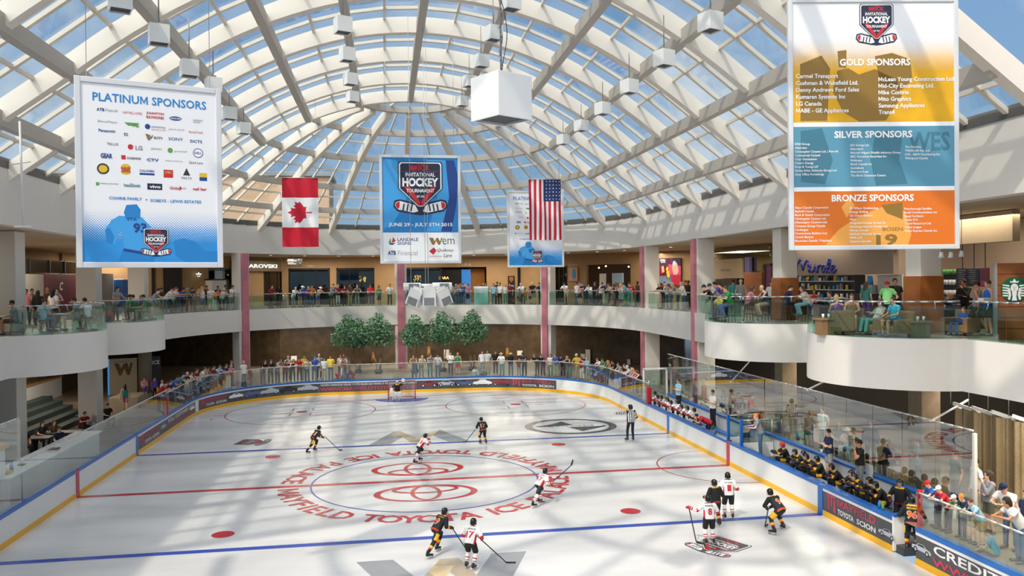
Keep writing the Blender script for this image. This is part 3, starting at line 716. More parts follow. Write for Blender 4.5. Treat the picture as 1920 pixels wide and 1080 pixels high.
class Banner:
    """vertical rectangle measured from its four picture corners at the given distances"""
    def __init__(s,name,label,x0,x1,y0,y1,Y0,Y1,fw,group=None,cat='banner'):
        s.x0,s.x1,s.y0,s.y1=x0,x1,y0,y1
        A=at_y(x0,(y0+y1)/2,Y0); B=at_y(x1,(y0+y1)/2,Y1); A.z=B.z=0; s.W=(B-A).length; m=(x0+x1)/2; Ym=(Y0+Y1)/2
        zt=at_y(m,y0,Ym).z; zb=at_y(m,y1,Ym).z; s.H=zt-zb; C=(A+B)/2; C.z=(zt+zb)/2; d=B-A
        s.o=thing(name,label,cat,C,atan2(d.y,d.x),group); s.C=C; s.fw=fw; W,H=s.W,s.H
        f=MB()
        for sx in(-1,1): f.rbox((sx*(W/2-fw/2),0,0),(fw,.12,H),.015)
        for sz in(-1,1): f.rbox((0,0,sz*(H/2-fw/2)),(W-2*fw,.12,fw),.015)
        f.build('frame',FRM,s.o); s.b=MB(); s.W,s.H=W,H
        # wires up to the roof
        for sx in(-.42,.42):
            P=C+d.normalized()*(sx*W); zt_=min(prof(P.x-VX),30) if abs(P.x-VX)<15.5 else 13
            w=MB(); w.cyl((sx*W,0,H/2),(sx*W,0,max(H/2+.5,zt_-C.z-.3)),.008,n=5); w.build('wire',CHROME,s.o)
    def px(s,x,y): return ((x-(s.x0+s.x1)/2)/(s.x1-s.x0)*s.W, -(y-(s.y0+s.y1)/2)/(s.y1-s.y0)*s.H)
    def M(s,x,y,k=1,lift=.0):
        u,v=s.px(x,y); return Matrix.Translation((u,-.03-lift,v))@Matrix.Rotation(pi/2,4,'X')@Matrix.Scale(k,4)
    def rect(s,x0,y0,x1,y1,m,lift=.001):
        (a,b),(c,d)=s.px(x0,y0),s.px(x1,y1); s.b.add([(a,-.03-lift,d),(c,-.03-lift,d),(c,-.03-lift,b),(a,-.03-lift,b)],[(0,1,2,3)],m)
    def poly(s,pts,m,lift=.002):
        q=[s.px(*p) for p in pts]; v,f=earcut(q); s.b.add([(p.x,-.03-lift,p.y) for p in v],f,m)
    def ell(s,x,y,rx,ry,m,lift=.003): s.poly([(x+rx*cos(2*pi*i/20),y+ry*sin(2*pi*i/20)) for i in range(20)],m,lift)
    def text(s,t,x0,x1,y,h,m,bold=.015,lift=.006,shear=0,track=1.0):
        k=s.W/(s.x1-s.x0); v,f=text_fit(t,(x1-x0)*k,h*k,bold,shear,track); s.b.add([s.M((x0+x1)/2,y,1,lift)@p for p in v],f,m)
    def left(s,t,x,y,h,m,bold=.012,lift=.006,kx=1.0):
        """left-aligned line of the natural width"""
        k=s.W/(s.x1-s.x0); v,f,(a,b)=text_geo(t,1,bold); q=h*k/.7; s.b.add([s.M(x,y,1,lift)@V(((p.x-a)*q*kx,p.y*q-.35*q,0)) for p in v],f,m)
    def emblem(s,x,y,w): emblem(s.b,s.M(x,y,w*s.W/(s.x1-s.x0)/1.0,.004),(iN,iW,iR),.003)
    def done(s,base):
        W,H=s.W-2*s.fw+.01,s.H-2*s.fw+.01; p=MB(); p.box((0,-.015,0),(W,.03,H),0); k=len(PMATS)
        for i in range(len(p.m)): p.m[i]=k
        s.b.add(p.v,p.f,k); s.b.build('printed_panel',PMATS+[base],s.o); return s.o
def sil_player(B,k,ox,oy,m1,m2,m3):
    """printed skater seen from behind, on a k-pixel scale"""
    q=lambda pts: [(ox+x*k,min(oy+y*k,B.y1-9*k)) for x,y in pts]
    B.poly(q([(-22,0),(-36,8),(-48,26),(-44,48),(-30,52),(-26,36),(-20,26),(-14,60),(-24,84),(-10,100),(36,104),(44,70),(36,20),(20,2)]),m1,.002)
    B.poly(q([(-9,-20),(10,-22),(17,-12),(16,4),(-10,6),(-14,-6)]),m2,.003); B.poly(q([(-40,22),(-48,26),(-46,48),(-36,52),(-31,40)]),m2,.003)
    B.poly(q([(-16,60),(-24,84),(-34,100),(40,104),(42,74)]),m2,.0025); B.poly(q([(-14,60),(44,70),(43,75),(-16,65)]),m3,.0035)
def sponsors_white(B,full=True):
    X=lambda x: B.x0+(x-141)*(B.x1-B.x0)/274; Y=lambda y: B.y0+(y-155)*(B.y1-B.y0)/347; k=(B.x1-B.x0)/274
    B.text('PLATINUM SPONSORS',X(173),X(385),Y(190),17*k,iB,.016)
    T=lambda t,x0,x1,y,h,m,b=.012,sh=0: B.text(t,X(x0),X(x1),Y(y),h*k,m,b,.006,sh)
    rows=[[('ATB',180,194,213,6,iDB,.03),('Financial',196,217,213,6,iG,0),('HARTWELL HOMES',227,262,215,5,iR,0),('JOHNSTON',270,303,213,6,iR,.03),('RAYMOND',270,303,220,6,iR,.03),('LANDALE',359,378,219,3,iDB,0),('SIGNS',359,373,223,3,iDB,0)],
     [('ElanceMeyer',182,217,235,6,iG,0),('VE',241,256,237,8,iGN,.04),('PROFESSIONAL',279,306,238,3.5,iDB,0),('SERVICES CORP',279,306,243,3,iO,0),('john k wood',312,341,240,5,iG,0),('StoneCreek',350,378,242,5,iR,0)],
     [('Panasonic',183,213,251,6,iDB,.02),('tc',228,236,255,7,iK,.01),('Wem',268,299,257,8,iK,.0),('SONY',311,339,258,6,iDB,.01),('DCTS',353,376,260,6,iDB,.02)],
     [('TELUS',197,218,275,5,iK,.0),('LG',249,262,279,9,iG,.03),('GREENFIELD',277,298,279,4,iG,0),('greenleaf',322,346,281,4,iGN,0)],
     [('GEAR',186,207,297,10,iDB,.04),('SCHENKER',233,259,299,4.5,iK,.02),('CTV',270,292,300,6,iDB,.03),('Ralph Jackson',305,338,300,4,iG,0),('Quick Lane',350,377,301,6,iK,0)],
     [('BURGER',222,240,318,5,iR,.03),('KING',223,239,323,6,iR,.04),('COLUMBIA',256,284,321,4.5,iDB,.02),('MALTA',335,355,331,4.5,iK,0)],
     [('Industry Services',185,217,348,4,iK,0),('head2heels',227,257,349,7,iSD,.02),('vivo',274,295,350,6,iW,.03),('Global',312,332,351,6,iR,.02),('HD',336,344,351,4,iG,0),('nail bar',357,384,351,6,iR,.03)]]
    B.ell(X(325),Y(219),12*k,4*k,iDB); B.text('SAMSUNG',X(315),X(335),Y(219),3.5*k,iW,.02)
    B.poly([(X(229),Y(233)),(X(256),Y(233)),(X(250),Y(239)),(X(236),Y(239))],iGN,.001); B.ell(X(272),Y(238),5*k,5*k,iDB); B.ell(X(240),Y(278),5*k,5*k,iR); B.ell(X(314),Y(280),5*k,5*k,iGN); B.ell(X(368),Y(282),10*k,9*k,iDB); B.ell(X(368),Y(282),8.6*k,7.6*k,iW,.004); B.text('DELL',X(361),X(375),Y(282),5*k,iDB,.02)
    B.rect(X(223),Y(294),X(231),Y(302),iR); B.ell(X(190),Y(321),11*k,10*k,iK); B.ell(X(190),Y(321),8*k,7*k,iY,.004); B.ell(X(231),Y(316),9*k,6*k,iY,.001); B.ell(X(231),Y(325),9*k,5*k,iY,.001); B.rect(X(256),Y(325),X(284),Y(329),iDB)
    B.rect(X(301),Y(317),X(319),Y(332),iR); B.text('CIBC',X(303),X(317),Y(322),5*k,iY,.02); B.poly([(X(338),Y(326)),(X(345),Y(312)),(X(352),Y(326))],iK); B.rect(X(370),Y(320),X(385),Y(335),iY); B.rect(X(370),Y(328),X(385),Y(335),iDB,.002); B.rect(X(270),Y(344),X(298),Y(356),iN); B.rect(X(177),Y(346),X(183),Y(352),iGN); B.poly([(X(331),Y(346)),(X(336),Y(351)),(X(331),Y(356))],iR)
    B.poly([(X(268),Y(252)),(X(273),Y(252)),(X(276),Y(259)),(X(279),Y(252)),(X(276),Y(263)),(X(272),Y(263))],iGO,.007)
    for r in rows:
        for t in r: T(*t)
    T('COMRIE FAMILY',200,260,374,6,iB,.02); T('SOBEYS - LEWIS ESTATES',275,373,376,6,iB,.02); B.ell(X(268),Y(375),1.5*k,1.5*k,iB)
    sil_player(B,k,X(240),Y(406),iLB,iB,iDB)
    B.text('STA',X(232),X(250),Y(412),6*k,iDB,.02); B.text('93',X(243),X(268),Y(428),20*k,iDB,.04)
    B.poly([(X(a),Y(c)) for a,c in((318,452),(336,446),(360,452),(380,470),(405,470),(410,492),(350,496),(322,480))],iB,.002)
    B.emblem(X(285),Y(454),48*k)
def zof(B,y): return B.px(0,y)[1]
L=Banner('hanging_banner','white banner of platinum sponsors hanging at left above the round balconies',141,416,155,502,19.6,20.6,.13)
sponsors_white(L); L.done(halftone('platinum_print',[(zof(L,395),zof(L,455),'2a8fd6')]))
C2=Banner('hanging_banner','blue tournament banner with date hanging in the centre above the trees',712,864,291,494,37.55,37.55,.13)
C2.rect(717,295,860,436,iB,.0005)
C2.poly([(836,300),(852,300),(859,330),(856,380),(846,434),(826,434),(842,370)],iDB,.0014); C2.poly([(800,300),(850,300),(858,360),(840,434),(800,434),(820,370)],iLB,.0012); C2.poly([(719,300),(742,300),(770,330),(760,380),(735,420),(719,430)],iLB,.0012)
C2.emblem(788,352,84); C2.text('JUNE 29 - JULY 5TH 2015',728,848,422,8.5,iW,.03)
C2.poly([(727,456),(731,446),(733,457)],iGN); C2.poly([(733,456),(741,452),(736,444)],iR); C2.poly([(728,457),(741,455),(736,459),(731,459)],iDB); C2.text('LANDALE',744,783,449,6,iDB,.01); C2.text('SIGNS',744,770,456,6,iDB,.01)
C2.text('em',828,851,453,11,iK,-.01); C2.poly([(803,446),(811,446),(814,453),(817,446),(820,446),(824,453),(826,446),(829,446),(824,459),(820,459),(817,452),(813,459),(809,459)],iGO)
C2.text('ATB',726,741,474,8,iDB,.04); C2.text('Financial',745,781,474,9,iG,-.01); C2.text('Quiksey',818,850,470,7,iK,0,.006,.3); C2.text('Lane',830,846,479,7,iK,0,.006,.3); C2.poly([(803,471),(812,464),(817,470),(811,478)],iR); C2.text('QUIKSEYLANE',803,827,481,2.5,iR,0)
C2.done(PW)
RB=Banner('hanging_banner','tall gold, silver and bronze sponsor banner hanging at upper right',1478,1796,-3,468,18.2,17.6,.11)
RB.emblem(1643,46,64)
RB.rect(1486,229,1788,237,iW,.002); RB.rect(1486,237,1788,353,iST,.0015); RB.rect(1486,350,1788,358,iW,.002); RB.rect(1486,358,1788,461,iO,.0015)
RB.poly([(1570,132),(1590,128),(1610,140),(1640,130),(1680,150),(1690,180),(1660,226),(1610,228),(1580,210),(1560,170)],iGO,.002); RB.poly([(1640,106),(1672,100),(1706,112),(1710,150),(1690,170),(1650,160)],iGO,.002); RB.poly([(1500,120),(1540,104),(1556,128),(1550,226),(1500,226)],iGO,.0018); RB.poly([(1570,96),(1587,94),(1586,128),(1572,126)],iGO,.002)
RB.poly([(1640,250),(1670,244),(1690,262),(1684,300),(1700,345),(1640,348),(1630,300)],iSD,.002); RB.poly([(1500,245),(1540,240),(1560,300),(1545,345),(1500,340)],iSD,.0018); RB.text('WES',1700,1780,266,36,iSD,.03,.002)
RB.poly([(1545,458),(1570,430),(1600,410),(1640,392),(1672,382),(1696,400),(1706,440),(1700,460)],iBZ,.002); RB.poly([(1575,388),(1590,372),(1600,384),(1585,408)],iBZ,.002); RB.poly([(1650,385),(1690,380),(1690,412),(1660,400)],iGO,.0025); RB.text('19',1640,1680,450,22,iGO,.04,.003); RB.text('BOSEN',1652,1690,430,7,iGO,.02,.003)
RB.text('GOLD SPONSORS',1574,1706,117,13,iW,.03); RB.text('SILVER SPONSORS',1563,1709,252,13,iW,.03); RB.text('BRONZE SPONSORS',1557,1711,371,13,iW,.03)
for i,t in enumerate(('Carmel Transport','Cushman & Wakefield Ltd.','Denny Andrews Ford Sales','Kumaran Systems Inc','LG Canada','MABE - GE Appliances')): RB.left(t,1492,142+i*12.9,7.5,iW,.02)
for i,t in enumerate(('McLean Young Construction Ltd.','Mid-City Excavating Ltd.','Mike Comrie','Mito Graphics','Samsung Appliances','Trans4')): RB.left(t,1646,149+i*12.3,7.5,iW,.02)
for x,y,l in((1489,269,('8760 Group','Altairvem','Christopher Carpets Ltd. | Patcraft','Commercial Carpet!','Clear Destination','Deleiro Energy','Ernst & Young LLP','Fairley Erker Advisory Group Ltd.','Gray Office Furnishings')),(1593,272,('KO Group Ltd.','Metroland','Mitchell Hilgers Wealth Advisory Group','RBC Dominion Securities Inc','Multivans','Ricoh Canada Inc','Scotiabank','Sherrard Kuzz','The Brick Clearance Centre')),(1695,276,('Tim Hortons','TREMCAN Ext. Ltd','UVS - R&W Distributing Inc.','Whirlpool Canada'))):
    for i,t in enumerate(l): RB.left(t,x,y+i*7.1,4,iW,.012)
for x,y,l in((1488,388,('Alaco Canada Corporation','Bayhold Carpet','Black & Veatch Corporation','Christopher Carpets Ltd.','(Mannington Commercial)','Compass Group Canada','Corimages','Cornerstone Builders Ltd.','Crown Battery','Electrolux Canada / Frigidaire')),(1591,390,('Eli Wilson Goaltending','Energy Drilling','Go Green Electric','Hino','Integrated Display Group Inc.','Interscape Interior Design Ltd.','Marsaz Canada','McGuire Financial Group','MNP, LLP','Optimus Benefits')),(1693,392,('Peterborough Satellite','Retail Communications Inc','Royal Furniture','Studio 514','Travel Resources Ltd.','Turbo-Images','Vitran Express Canada Inc.'))):
    for i,t in enumerate(l): RB.left(t,x,y+i*6.9,4,iW,.012)
RB.done(halftone('gold_print',[(zof(RB,70),zof(RB,135),'dba50f')],40))
L2=Banner('hanging_banner','small far banner of platinum sponsors partly behind the striped flag',951,1057,358,501,51.8,51.8,.13)
sponsors_white(L2); L2.done(halftone('platinum_print_far',[(zof(L2,455),zof(L2,483),'2a8fd6')],26))
# flags, hung vertically
def flag(name,label,x0,x1,y0,y1,Y,draw,mats):
    A=at_y(x0,(y0+y1)/2,Y);B=at_y(x1,(y0+y1)/2,Y); W=B.x-A.x; zt=at_y((x0+x1)/2,y0,Y).z; zb=at_y((x0+x1)/2,y1,Y).z; H=zt-zb
    o=thing(name,label,'flag',((A.x+B.x)/2,Y,(zt+zb)/2)); b=MB(); wav=lambda x,z: .05*sin(x*7+z*.8)*(1+.5*(H/2-z)/H)+.03*sin(z*2.3+x*2)
    nx,nz=90,120
    for i in range(nx):
        for j in range(nz):
            xa,xb=W*(i/nx-.5),W*((i+1)/nx-.5); za,zb_=H*(.5-j/nz),H*(.5-(j+1)/nz); m=draw((i+.5)/nx,(j+.5)/nz)
            b.add([(xa,wav(xa,zb_),zb_),(xb,wav(xb,zb_),zb_),(xb,wav(xb,za),za),(xa,wav(xa,za),za)],[(0,1,2,3)],m,True)
    def put(pts,m,lift=.006):
        v,f=earcut(pts); 
        b.add([(p.x,wav(p.x,p.y)-lift,p.y) for p in v],f,m)
    r=MB(); r.cyl((-W/2,0,H/2+.02),(W/2,0,H/2+.02),.03); r.build('rod',CHROME,o); w=MB()
    for s in(-.45,.45): w=MB(); w.cyl((s*W,0,H/2+.03),(s*W,0,prof((A.x+B.x)/2-VX)-(zt+zb)/2-.3),.008,n=5); w.build('wire',CHROME,o)
    return o,b,put,W,H
FR,FW,FB=mat('flag_red','c8102e',.75,var=.04),mat('flag_white','ececec',.75,var=.03),mat('flag_blue','26356e',.75,var=.04)
LEAF=[(0,1),(.14,.72),(.30,.80),(.24,.42),(.44,.60),(.48,.46),(.70,.50),(.62,.28),(.74,.20),(.36,-.10),(.40,-.26),(.04,-.20),(.05,-.62),(-.05,-.62),(-.04,-.20),(-.40,-.26),(-.36,-.10),(-.74,.20),(-.62,.28),(-.70,.50),(-.48,.46),(-.44,.60),(-.24,.42),(-.30,.80),(-.14,.72)]
def inpoly(u,v,asp=1.88,k=.42):
    # leaf lies on its side: its tip points to the left
    y=(.56-u)/k; x=(.5-v)*asp/k; c=False; n=len(LEAF)
    for i in range(n):
        (x0,y0),(x1,y1)=LEAF[i],LEAF[i-1]
        if (y0>y)!=(y1>y) and x<(x1-x0)*(y-y0)/(y1-y0)+x0: c=not c
    return c
o,b,put,W,H=flag('national_flag','red and white flag with a maple leaf hanging left of centre',529,597,334,463,47.05,lambda u,v: 0 if v<.285 or v>.715 or inpoly(u,v) else 1,[FR,FW])
b.build('cloth',[FR,FW],o)
o,b,put,W,H=flag('national_flag','striped flag with white stars on blue hanging right of centre',992,1052,337,450,47.05,lambda u,v: 2 if (u>.46 and v<.36) else (int(u*13)%2),[FR,FW,FB])
for i in range(5):
    for j in range(6):
        cx,cz=W*(.5-.50*(i+.5)/5),H*(.5-.35*(j+.5)/6); put([(cx+(.05 if k%2==0 else .02)*cos(pi/2+k*pi/5),cz+(.05 if k%2==0 else .02)*sin(pi/2+k*pi/5)) for k in range(10)],1)
b.build('cloth',[FR,FW,FB],o)
# ------------------------------------------------------------------ figures: every body is one continuous remeshed surface
_tmp=[]
def remesh(mb, vox, smooth=2):
    me=bpy.data.meshes.new('tmp'); me.from_pydata([tuple(v) for v in mb.v],[],mb.f); o=bpy.data.objects.new('tmp',me); COL.objects.link(o)
    m=o.modifiers.new('r','REMESH'); m.mode='VOXEL'; m.voxel_size=vox; s=o.modifiers.new('s','SMOOTH'); s.iterations=smooth; s.factor=.5
    for q in bpy.context.view_layer.objects: pass
    dg=bpy.context.evaluated_depsgraph_get(); dg.update(); r=bpy.data.meshes.new_from_object(o.evaluated_get(dg))
    bpy.data.objects.remove(o); bpy.data.meshes.remove(me)
    return [v.co.copy() for v in r.vertices],[list(p.vertices) for p in r.polygons]
def cap(mb,a,b,ra,rb,n=10):
    a=V(a);b=V(b); mb.cyl(a,b,ra,rb,n); mb.sph(a,ra,n=n,k=6); mb.sph(b,rb,n=n,k=6)
def ell(mb,c,r,fr):
    mb.sph(c,r,n=14,k=10,M=fr.to_4x4())
def frame(z,x):
    z=V(z).normalized(); x=V(x); x=(x-z*x.dot(z)).normalized(); y=z.cross(x); return Matrix((x,y,z)).transposed()
BASE=dict(pel=(0,0,.95),che=(0,0,1.27),nek=(0,.01,1.45),hed=(0,-.015,1.61),sh=(.185,0,1.40),el=(.25,.04,1.13),wr=(.25,-.04,.88),hp=(.095,0,.92),kn=(.105,-.02,.50),an=(.11,.03,.09),to=(.13,-.16,.04))
def joints(**k):
    """mirror single-sided entries; key+'L' / key+'R' override (R is +x)"""
    d=dict(BASE); d.update({q:v for q,v in k.items() if q in BASE}); J={q:V(d[q]) for q in('pel','che','nek','hed')}
    for q in('sh','el','wr','hp','kn','an','to'):
        p=d[q]; J[q+'R']=V(k.get(q+'R',p)); J[q+'L']=V(k[q+'L']) if q+'L' in k else V((-p[0],p[1],p[2]))
    J['look']=V(k.get('look',(0,-1,-.12)))
    return J
POSE=dict(
 stand=joints(), hips=joints(el=(.34,.08,1.15),wr=(.2,-.06,1.0),kn=(.13,-.02,.5),an=(.16,.03,.09),to=(.2,-.15,.04)),
 cross=joints(el=(.25,-.05,1.14),wrR=(-.08,-.2,1.2),wrL=(.08,-.17,1.16)),
 lean=joints(pel=(0,.14,.94),che=(0,-.07,1.24),nek=(0,-.16,1.39),hed=(0,-.24,1.53),sh=(.185,-.12,1.35),el=(.25,-.33,1.17),wr=(.09,-.50,1.19),hp=(.095,.13,.91),kn=(.11,.1,.5),an=(.12,.1,.09),to=(.14,-.08,.04),look=(0,-1,-.35)),
 lean2=joints(pel=(.05,.16,.93),che=(0,-.06,1.2),nek=(-.02,-.17,1.34),hed=(-.03,-.26,1.47),sh=(.185,-.12,1.31),elR=(.28,-.3,1.16),wrR=(.12,-.52,1.18),elL=(-.24,-.32,1.17),wrL=(.02,-.50,1.2),hp=(.095,.16,.9),knR=(.13,.06,.5),knL=(-.08,.16,.5),anR=(.15,.1,.09),anL=(-.06,.28,.1),toR=(.18,-.08,.04),toL=(-.06,.12,.04),look=(-.3,-1,-.4)),
 rail=joints(pel=(0,.08,.95),che=(0,-.02,1.26),nek=(0,-.06,1.44),hed=(0,-.1,1.59),sh=(.185,-.05,1.39),el=(.3,-.16,1.16),wr=(.22,-.42,1.15),hp=(.095,.07,.92),kn=(.11,.06,.5),an=(.12,.08,.09),to=(.14,-.1,.04)),
 walk=joints(elR=(.25,.14,1.14),wrR=(.25,.12,.9),elL=(-.25,-.08,1.14),wrL=(-.22,-.26,.98),knR=(.1,-.2,.53),anR=(.1,-.2,.1),toR=(.11,-.38,.06),knL=(-.1,.06,.5),anL=(-.1,.3,.14),toL=(-.11,.12,.05)),
 chin=joints(elR=(.2,-.2,1.16),wrR=(.04,-.2,1.42),elL=(-.25,-.03,1.14),wrL=(.08,-.2,1.14),look=(-.4,-1,-.1)),
 carry=joints(el=(.25,-.03,1.13),wr=(.12,-.3,1.1)),
 sit=joints(pel=(0,0,.54),che=(0,-.02,.86),nek=(0,-.05,1.04),hed=(0,-.09,1.19),sh=(.185,-.04,.99),el=(.24,-.12,.75),wr=(.13,-.34,.70),hp=(.1,0,.52),kn=(.13,-.43,.52),an=(.13,-.4,.09),to=(.14,-.58,.04)),
 table=joints(pel=(0,0,.54),che=(0,-.1,.84),nek=(0,-.2,1.0),hed=(0,-.27,1.14),sh=(.185,-.17,.95),el=(.26,-.32,.78),wr=(.08,-.48,.82),hp=(.1,0,.52),kn=(.13,-.43,.52),an=(.12,-.36,.09),to=(.13,-.54,.04)),
 stool=joints(pel=(0,0,.80),che=(0,-.06,1.11),nek=(0,-.14,1.28),hed=(0,-.2,1.42),sh=(.185,-.11,1.23),el=(.24,-.26,1.02),wr=(.1,-.42,1.06),hp=(.1,0,.78),kn=(.13,-.42,.72),an=(.12,-.28,.32),to=(.13,-.46,.27)),
 hunch=joints(pel=(0,.25,.86),che=(0,-.08,1.04),nek=(0,-.24,1.10),hed=(0,-.38,1.16),sh=(.19,-.17,1.08),el=(.26,-.32,.9),wr=(.16,-.5,.98),hp=(.1,.24,.83),kn=(.12,.14,.46),an=(.12,.28,.09),to=(.13,.1,.04),look=(0,-1,-.05)),
 floor=joints(pel=(0,.1,.14),che=(0,0,.44),nek=(0,-.06,.62),hed=(0,-.1,.77),sh=(.18,-.04,.57),el=(.26,-.14,.34),wr=(.16,-.36,.3),hp=(.1,.08,.13),knR=(.3,-.26,.3),anR=(.2,-.5,.09),toR=(.24,-.66,.05),knL=(-.3,-.3,.14),anL=(.02,-.38,.09),toL=(.1,-.46,.06)),
 lounge=joints(pel=(0,.05,.45),che=(0,.2,.74),nek=(0,.24,.92),hed=(0,.2,1.07),sh=(.18,.22,.86),el=(.26,.04,.66),wr=(.1,-.2,.74),hp=(.1,.03,.44),kn=(.12,-.42,.5),an=(.13,-.5,.09),to=(.14,-.66,.05)),
 bench=joints(pel=(0,.05,.52),che=(0,-.16,.82),nek=(0,-.28,.97),hed=(0,-.37,1.10),sh=(.2,-.25,.92),el=(.3,-.4,.75),wr=(.16,-.56,.84),hp=(.1,.04,.5),kn=(.16,-.38,.52),an=(.15,-.34,.12),to=(.16,-.52,.08)),
)
def ecyl(mb,a,b,ra,rb,T,n=16):
    a=V(a);b=V(b);k=len(mb.v); x=T.col[0];y=T.col[1]
    for p,r in((a,ra),(b,rb)):
        for i in range(n): mb.v.append(p+x*(r[0]*cos(2*pi*i/n))+y*(r[1]*sin(2*pi*i/n)))
    for i in range(n): mb.f.append([k+i,k+(i+1)%n,k+n+(i+1)%n,k+n+i])
    mb.f.append([k+i for i in range(n)][::-1]); mb.f.append([k+n+i for i in range(n)])
    mb.m+=[0]*(n+2); mb.smooth+=[True]*(n+2)
def gaze(J):
    z=(J['hed']-J['nek']); l=J['look'].normalized(); y=-l; x=V((0,0,1)).cross(l)*-1
    x=l.cross(V((0,0,1))); x.normalize(); z=x.cross(l); 
    return Matrix((x*-1,l*-1,z)).transposed() if False else Matrix((x,-l,z)).transposed() if Matrix((x,-l,z)).determinant()>0 else Matrix((-x,-l,z)).transposed()
def torso_fr(J): return frame(J['che']-J['pel'],J['shR']-J['shL'])
def hand(mb,el,wr,m=0,grip=.5):
    """palm, four curled fingers and a thumb"""
    d=(wr-el).normalized(); up=V((0,0,1)); s=d.cross(up)
    if s.length<.2: s=V((1,0,0))
    s.normalize(); n=s.cross(d).normalized(); fr=Matrix((s,n,d)).transposed(); k=len(mb.v)
    mb.sph(wr+d*.055,(.038,.018,.052),m,8,6,fr.to_4x4())
    for i,L in enumerate((.062,.072,.068,.052)):
        a=wr+d*.095+s*(.027-.018*i); b=a+d*L*.55-n*L*.12*grip; c=b+(d*.6-n*1.0*grip)*L*.5
        mb.cyl(a,b,.0085,.008,5,m); mb.cyl(b,c,.008,.0065,5,m); mb.sph(c,.0068,m,5,4)
    a=wr+d*.03+s*.03; b=a+(d*.6+s*.8)*.035; c=b+(d*.95+s*.1-n*.2)*.028; mb.cyl(a,b,.011,.0095,5,m); mb.cyl(b,c,.0095,.008,5,m); mb.sph(c,.0082,m,5,4)
def body_mesh(J, fem=0, vox=.018, hands=True):
    b=MB(); T=torso_fr(J); pel,che,nek,hed=J['pel'],J['che'],J['nek'],J['hed']; G=gaze(J); H=lambda x,y,z: hed+G@V((x,y,z))
    ell(b,che+(nek-che)*.1,(.16-.012*fem,.105+.012*fem,.2),T); ell(b,(pel+che)/2,(.14-.012*fem,.105,.22),T); ell(b,pel+(che-pel)*.05,(.155,.115,.14),T)
    cap(b,nek-(nek-che)*.3,hed+(nek-hed)*.35,.062,.052)
    for s in 'LR': cap(b,nek+(che-nek)*.12,J['sh'+s],.06,.058)
    ell(b,H(0,0,.035),(.076,.092,.095),G); ell(b,H(0,-.022,-.045),(.058,.068,.075),G); cap(b,H(0,-.085,.0),H(0,-.105,-.028),.012,.016,6); ell(b,H(0,-.07,-.1),(.03,.028,.022),G)
    for s in(-1,1): ell(b,H(s*.077,.01,-.005),(.012,.022,.032),G)
    for s in 'LR':
        cap(b,J['sh'+s],J['el'+s],.05,.039); cap(b,J['el'+s],J['wr'+s],.04,.027)
        cap(b,J['hp'+s],J['kn'+s],.082,.056); k,a=J['kn'+s],J['an'+s]; cap(b,k,k+(a-k)*.35,.053,.056); cap(b,k+(a-k)*.35,a,.056,.036)
    vs,fs=remesh(b,vox); o=MB(); o.add(vs,fs,0,True)
    for s in 'LR':
        if hands: hand(o,J['el'+s],J['wr'+s],0)
        a,t=J['an'+s],J['to'+s]; d=(t-a); f=V((d.x,d.y,d.z)); he=a-V((d.x,d.y,0)).normalized()*.05
        cap(o2:=MB(),V((he.x,he.y,t.z+.01)),t,.042,.038,8); v2,f2=remesh_lite(o2); o.add(v2,f2,1,True)
    for s in(-1,1): o.sph(H(s*.031,-.083,.012),(.011,.006,.008),2,6,4,G.to_4x4())
    o.sph(H(0,-.089,-.062),(.022,.006,.006),3,6,4,G.to_4x4())
    return o
def remesh_lite(o): return o.v,o.f
def top_mesh(J, kind, fem=0, fat=1.0, vox=.02):
    b=MB(); T=torso_fr(J); pel,che,nek=J['pel'],J['che'],J['nek']
    ell(b,che+(nek-che)*.1,((.178-.012*fem)*fat,(.125+.014*fem)*fat,.19),T); ecyl(b,che+(nek-che)*.1,pel-(che-pel)*.2,((.176-.01*fem)*fat,(.128+.01*fem)*fat),(.19*fat,.15*fat),T)
    for s in 'LR':
        sh,el,wr=J['sh'+s],J['el'+s],J['wr'+s]
        cap(b,nek+(che-nek)*(.2 if kind!='tank' else .34),sh-(nek-che)*.02,.084 if kind!='tank' else .055,.07 if kind!='tank' else .045)
        if kind=='tee': b.cyl(sh,sh+(el-sh)*.62,.068,.066,10); b.sph(sh,.068,n=10,k=6)
        elif kind in('long','jersey'):
            r=1 if kind=='long' else 1.35
            cap(b,sh,el,.066*r,.056*r); cap(b,el,el+(wr-el)*.93,.055*r,.042*r)
    return remesh(b,vox)
def bot_mesh(J, kind, vox=.02):
    b=MB(); T=torso_fr(J); pel,che=J['pel'],J['che']; ell(b,pel,(.166,.127,.13),T)
    for s in 'LR':
        h,k,a=J['hp'+s],J['kn'+s],J['an'+s]
        if kind=='trousers': cap(b,h,k,.094,.07); b.sph(k,.07,n=10,k=6); b.cyl(k,a,.07,.058,10)
        elif kind=='shorts': e=h+(k-h)*.86; b.sph(h,.094,n=10,k=6); b.cyl(h,e,.094,.088,10)
        elif kind=='capri': cap(b,h,k,.092,.068); b.cyl(k,k+(a-k)*.45,.068,.062,10)
    if kind=='skirt':
        k=(J['knR']+J['knL'])/2; b.cyl(pel,k+V((0,0,-.02)),.15,.19,16)
    return remesh(b,vox)
_pm={}
def pmesh(key, fn):
    if key not in _pm:
        me=bpy.data.meshes.new(key[0]); vs,fs,ms=fn(); me.from_pydata([tuple(v) for v in vs],[],fs)
        for i in range(max(ms)+1): me.materials.append(None)
        me.polygons.foreach_set('material_index',ms); me.polygons.foreach_set('use_smooth',[True]*len(fs)); me.update(); _pm[key]=me
    return _pm[key]
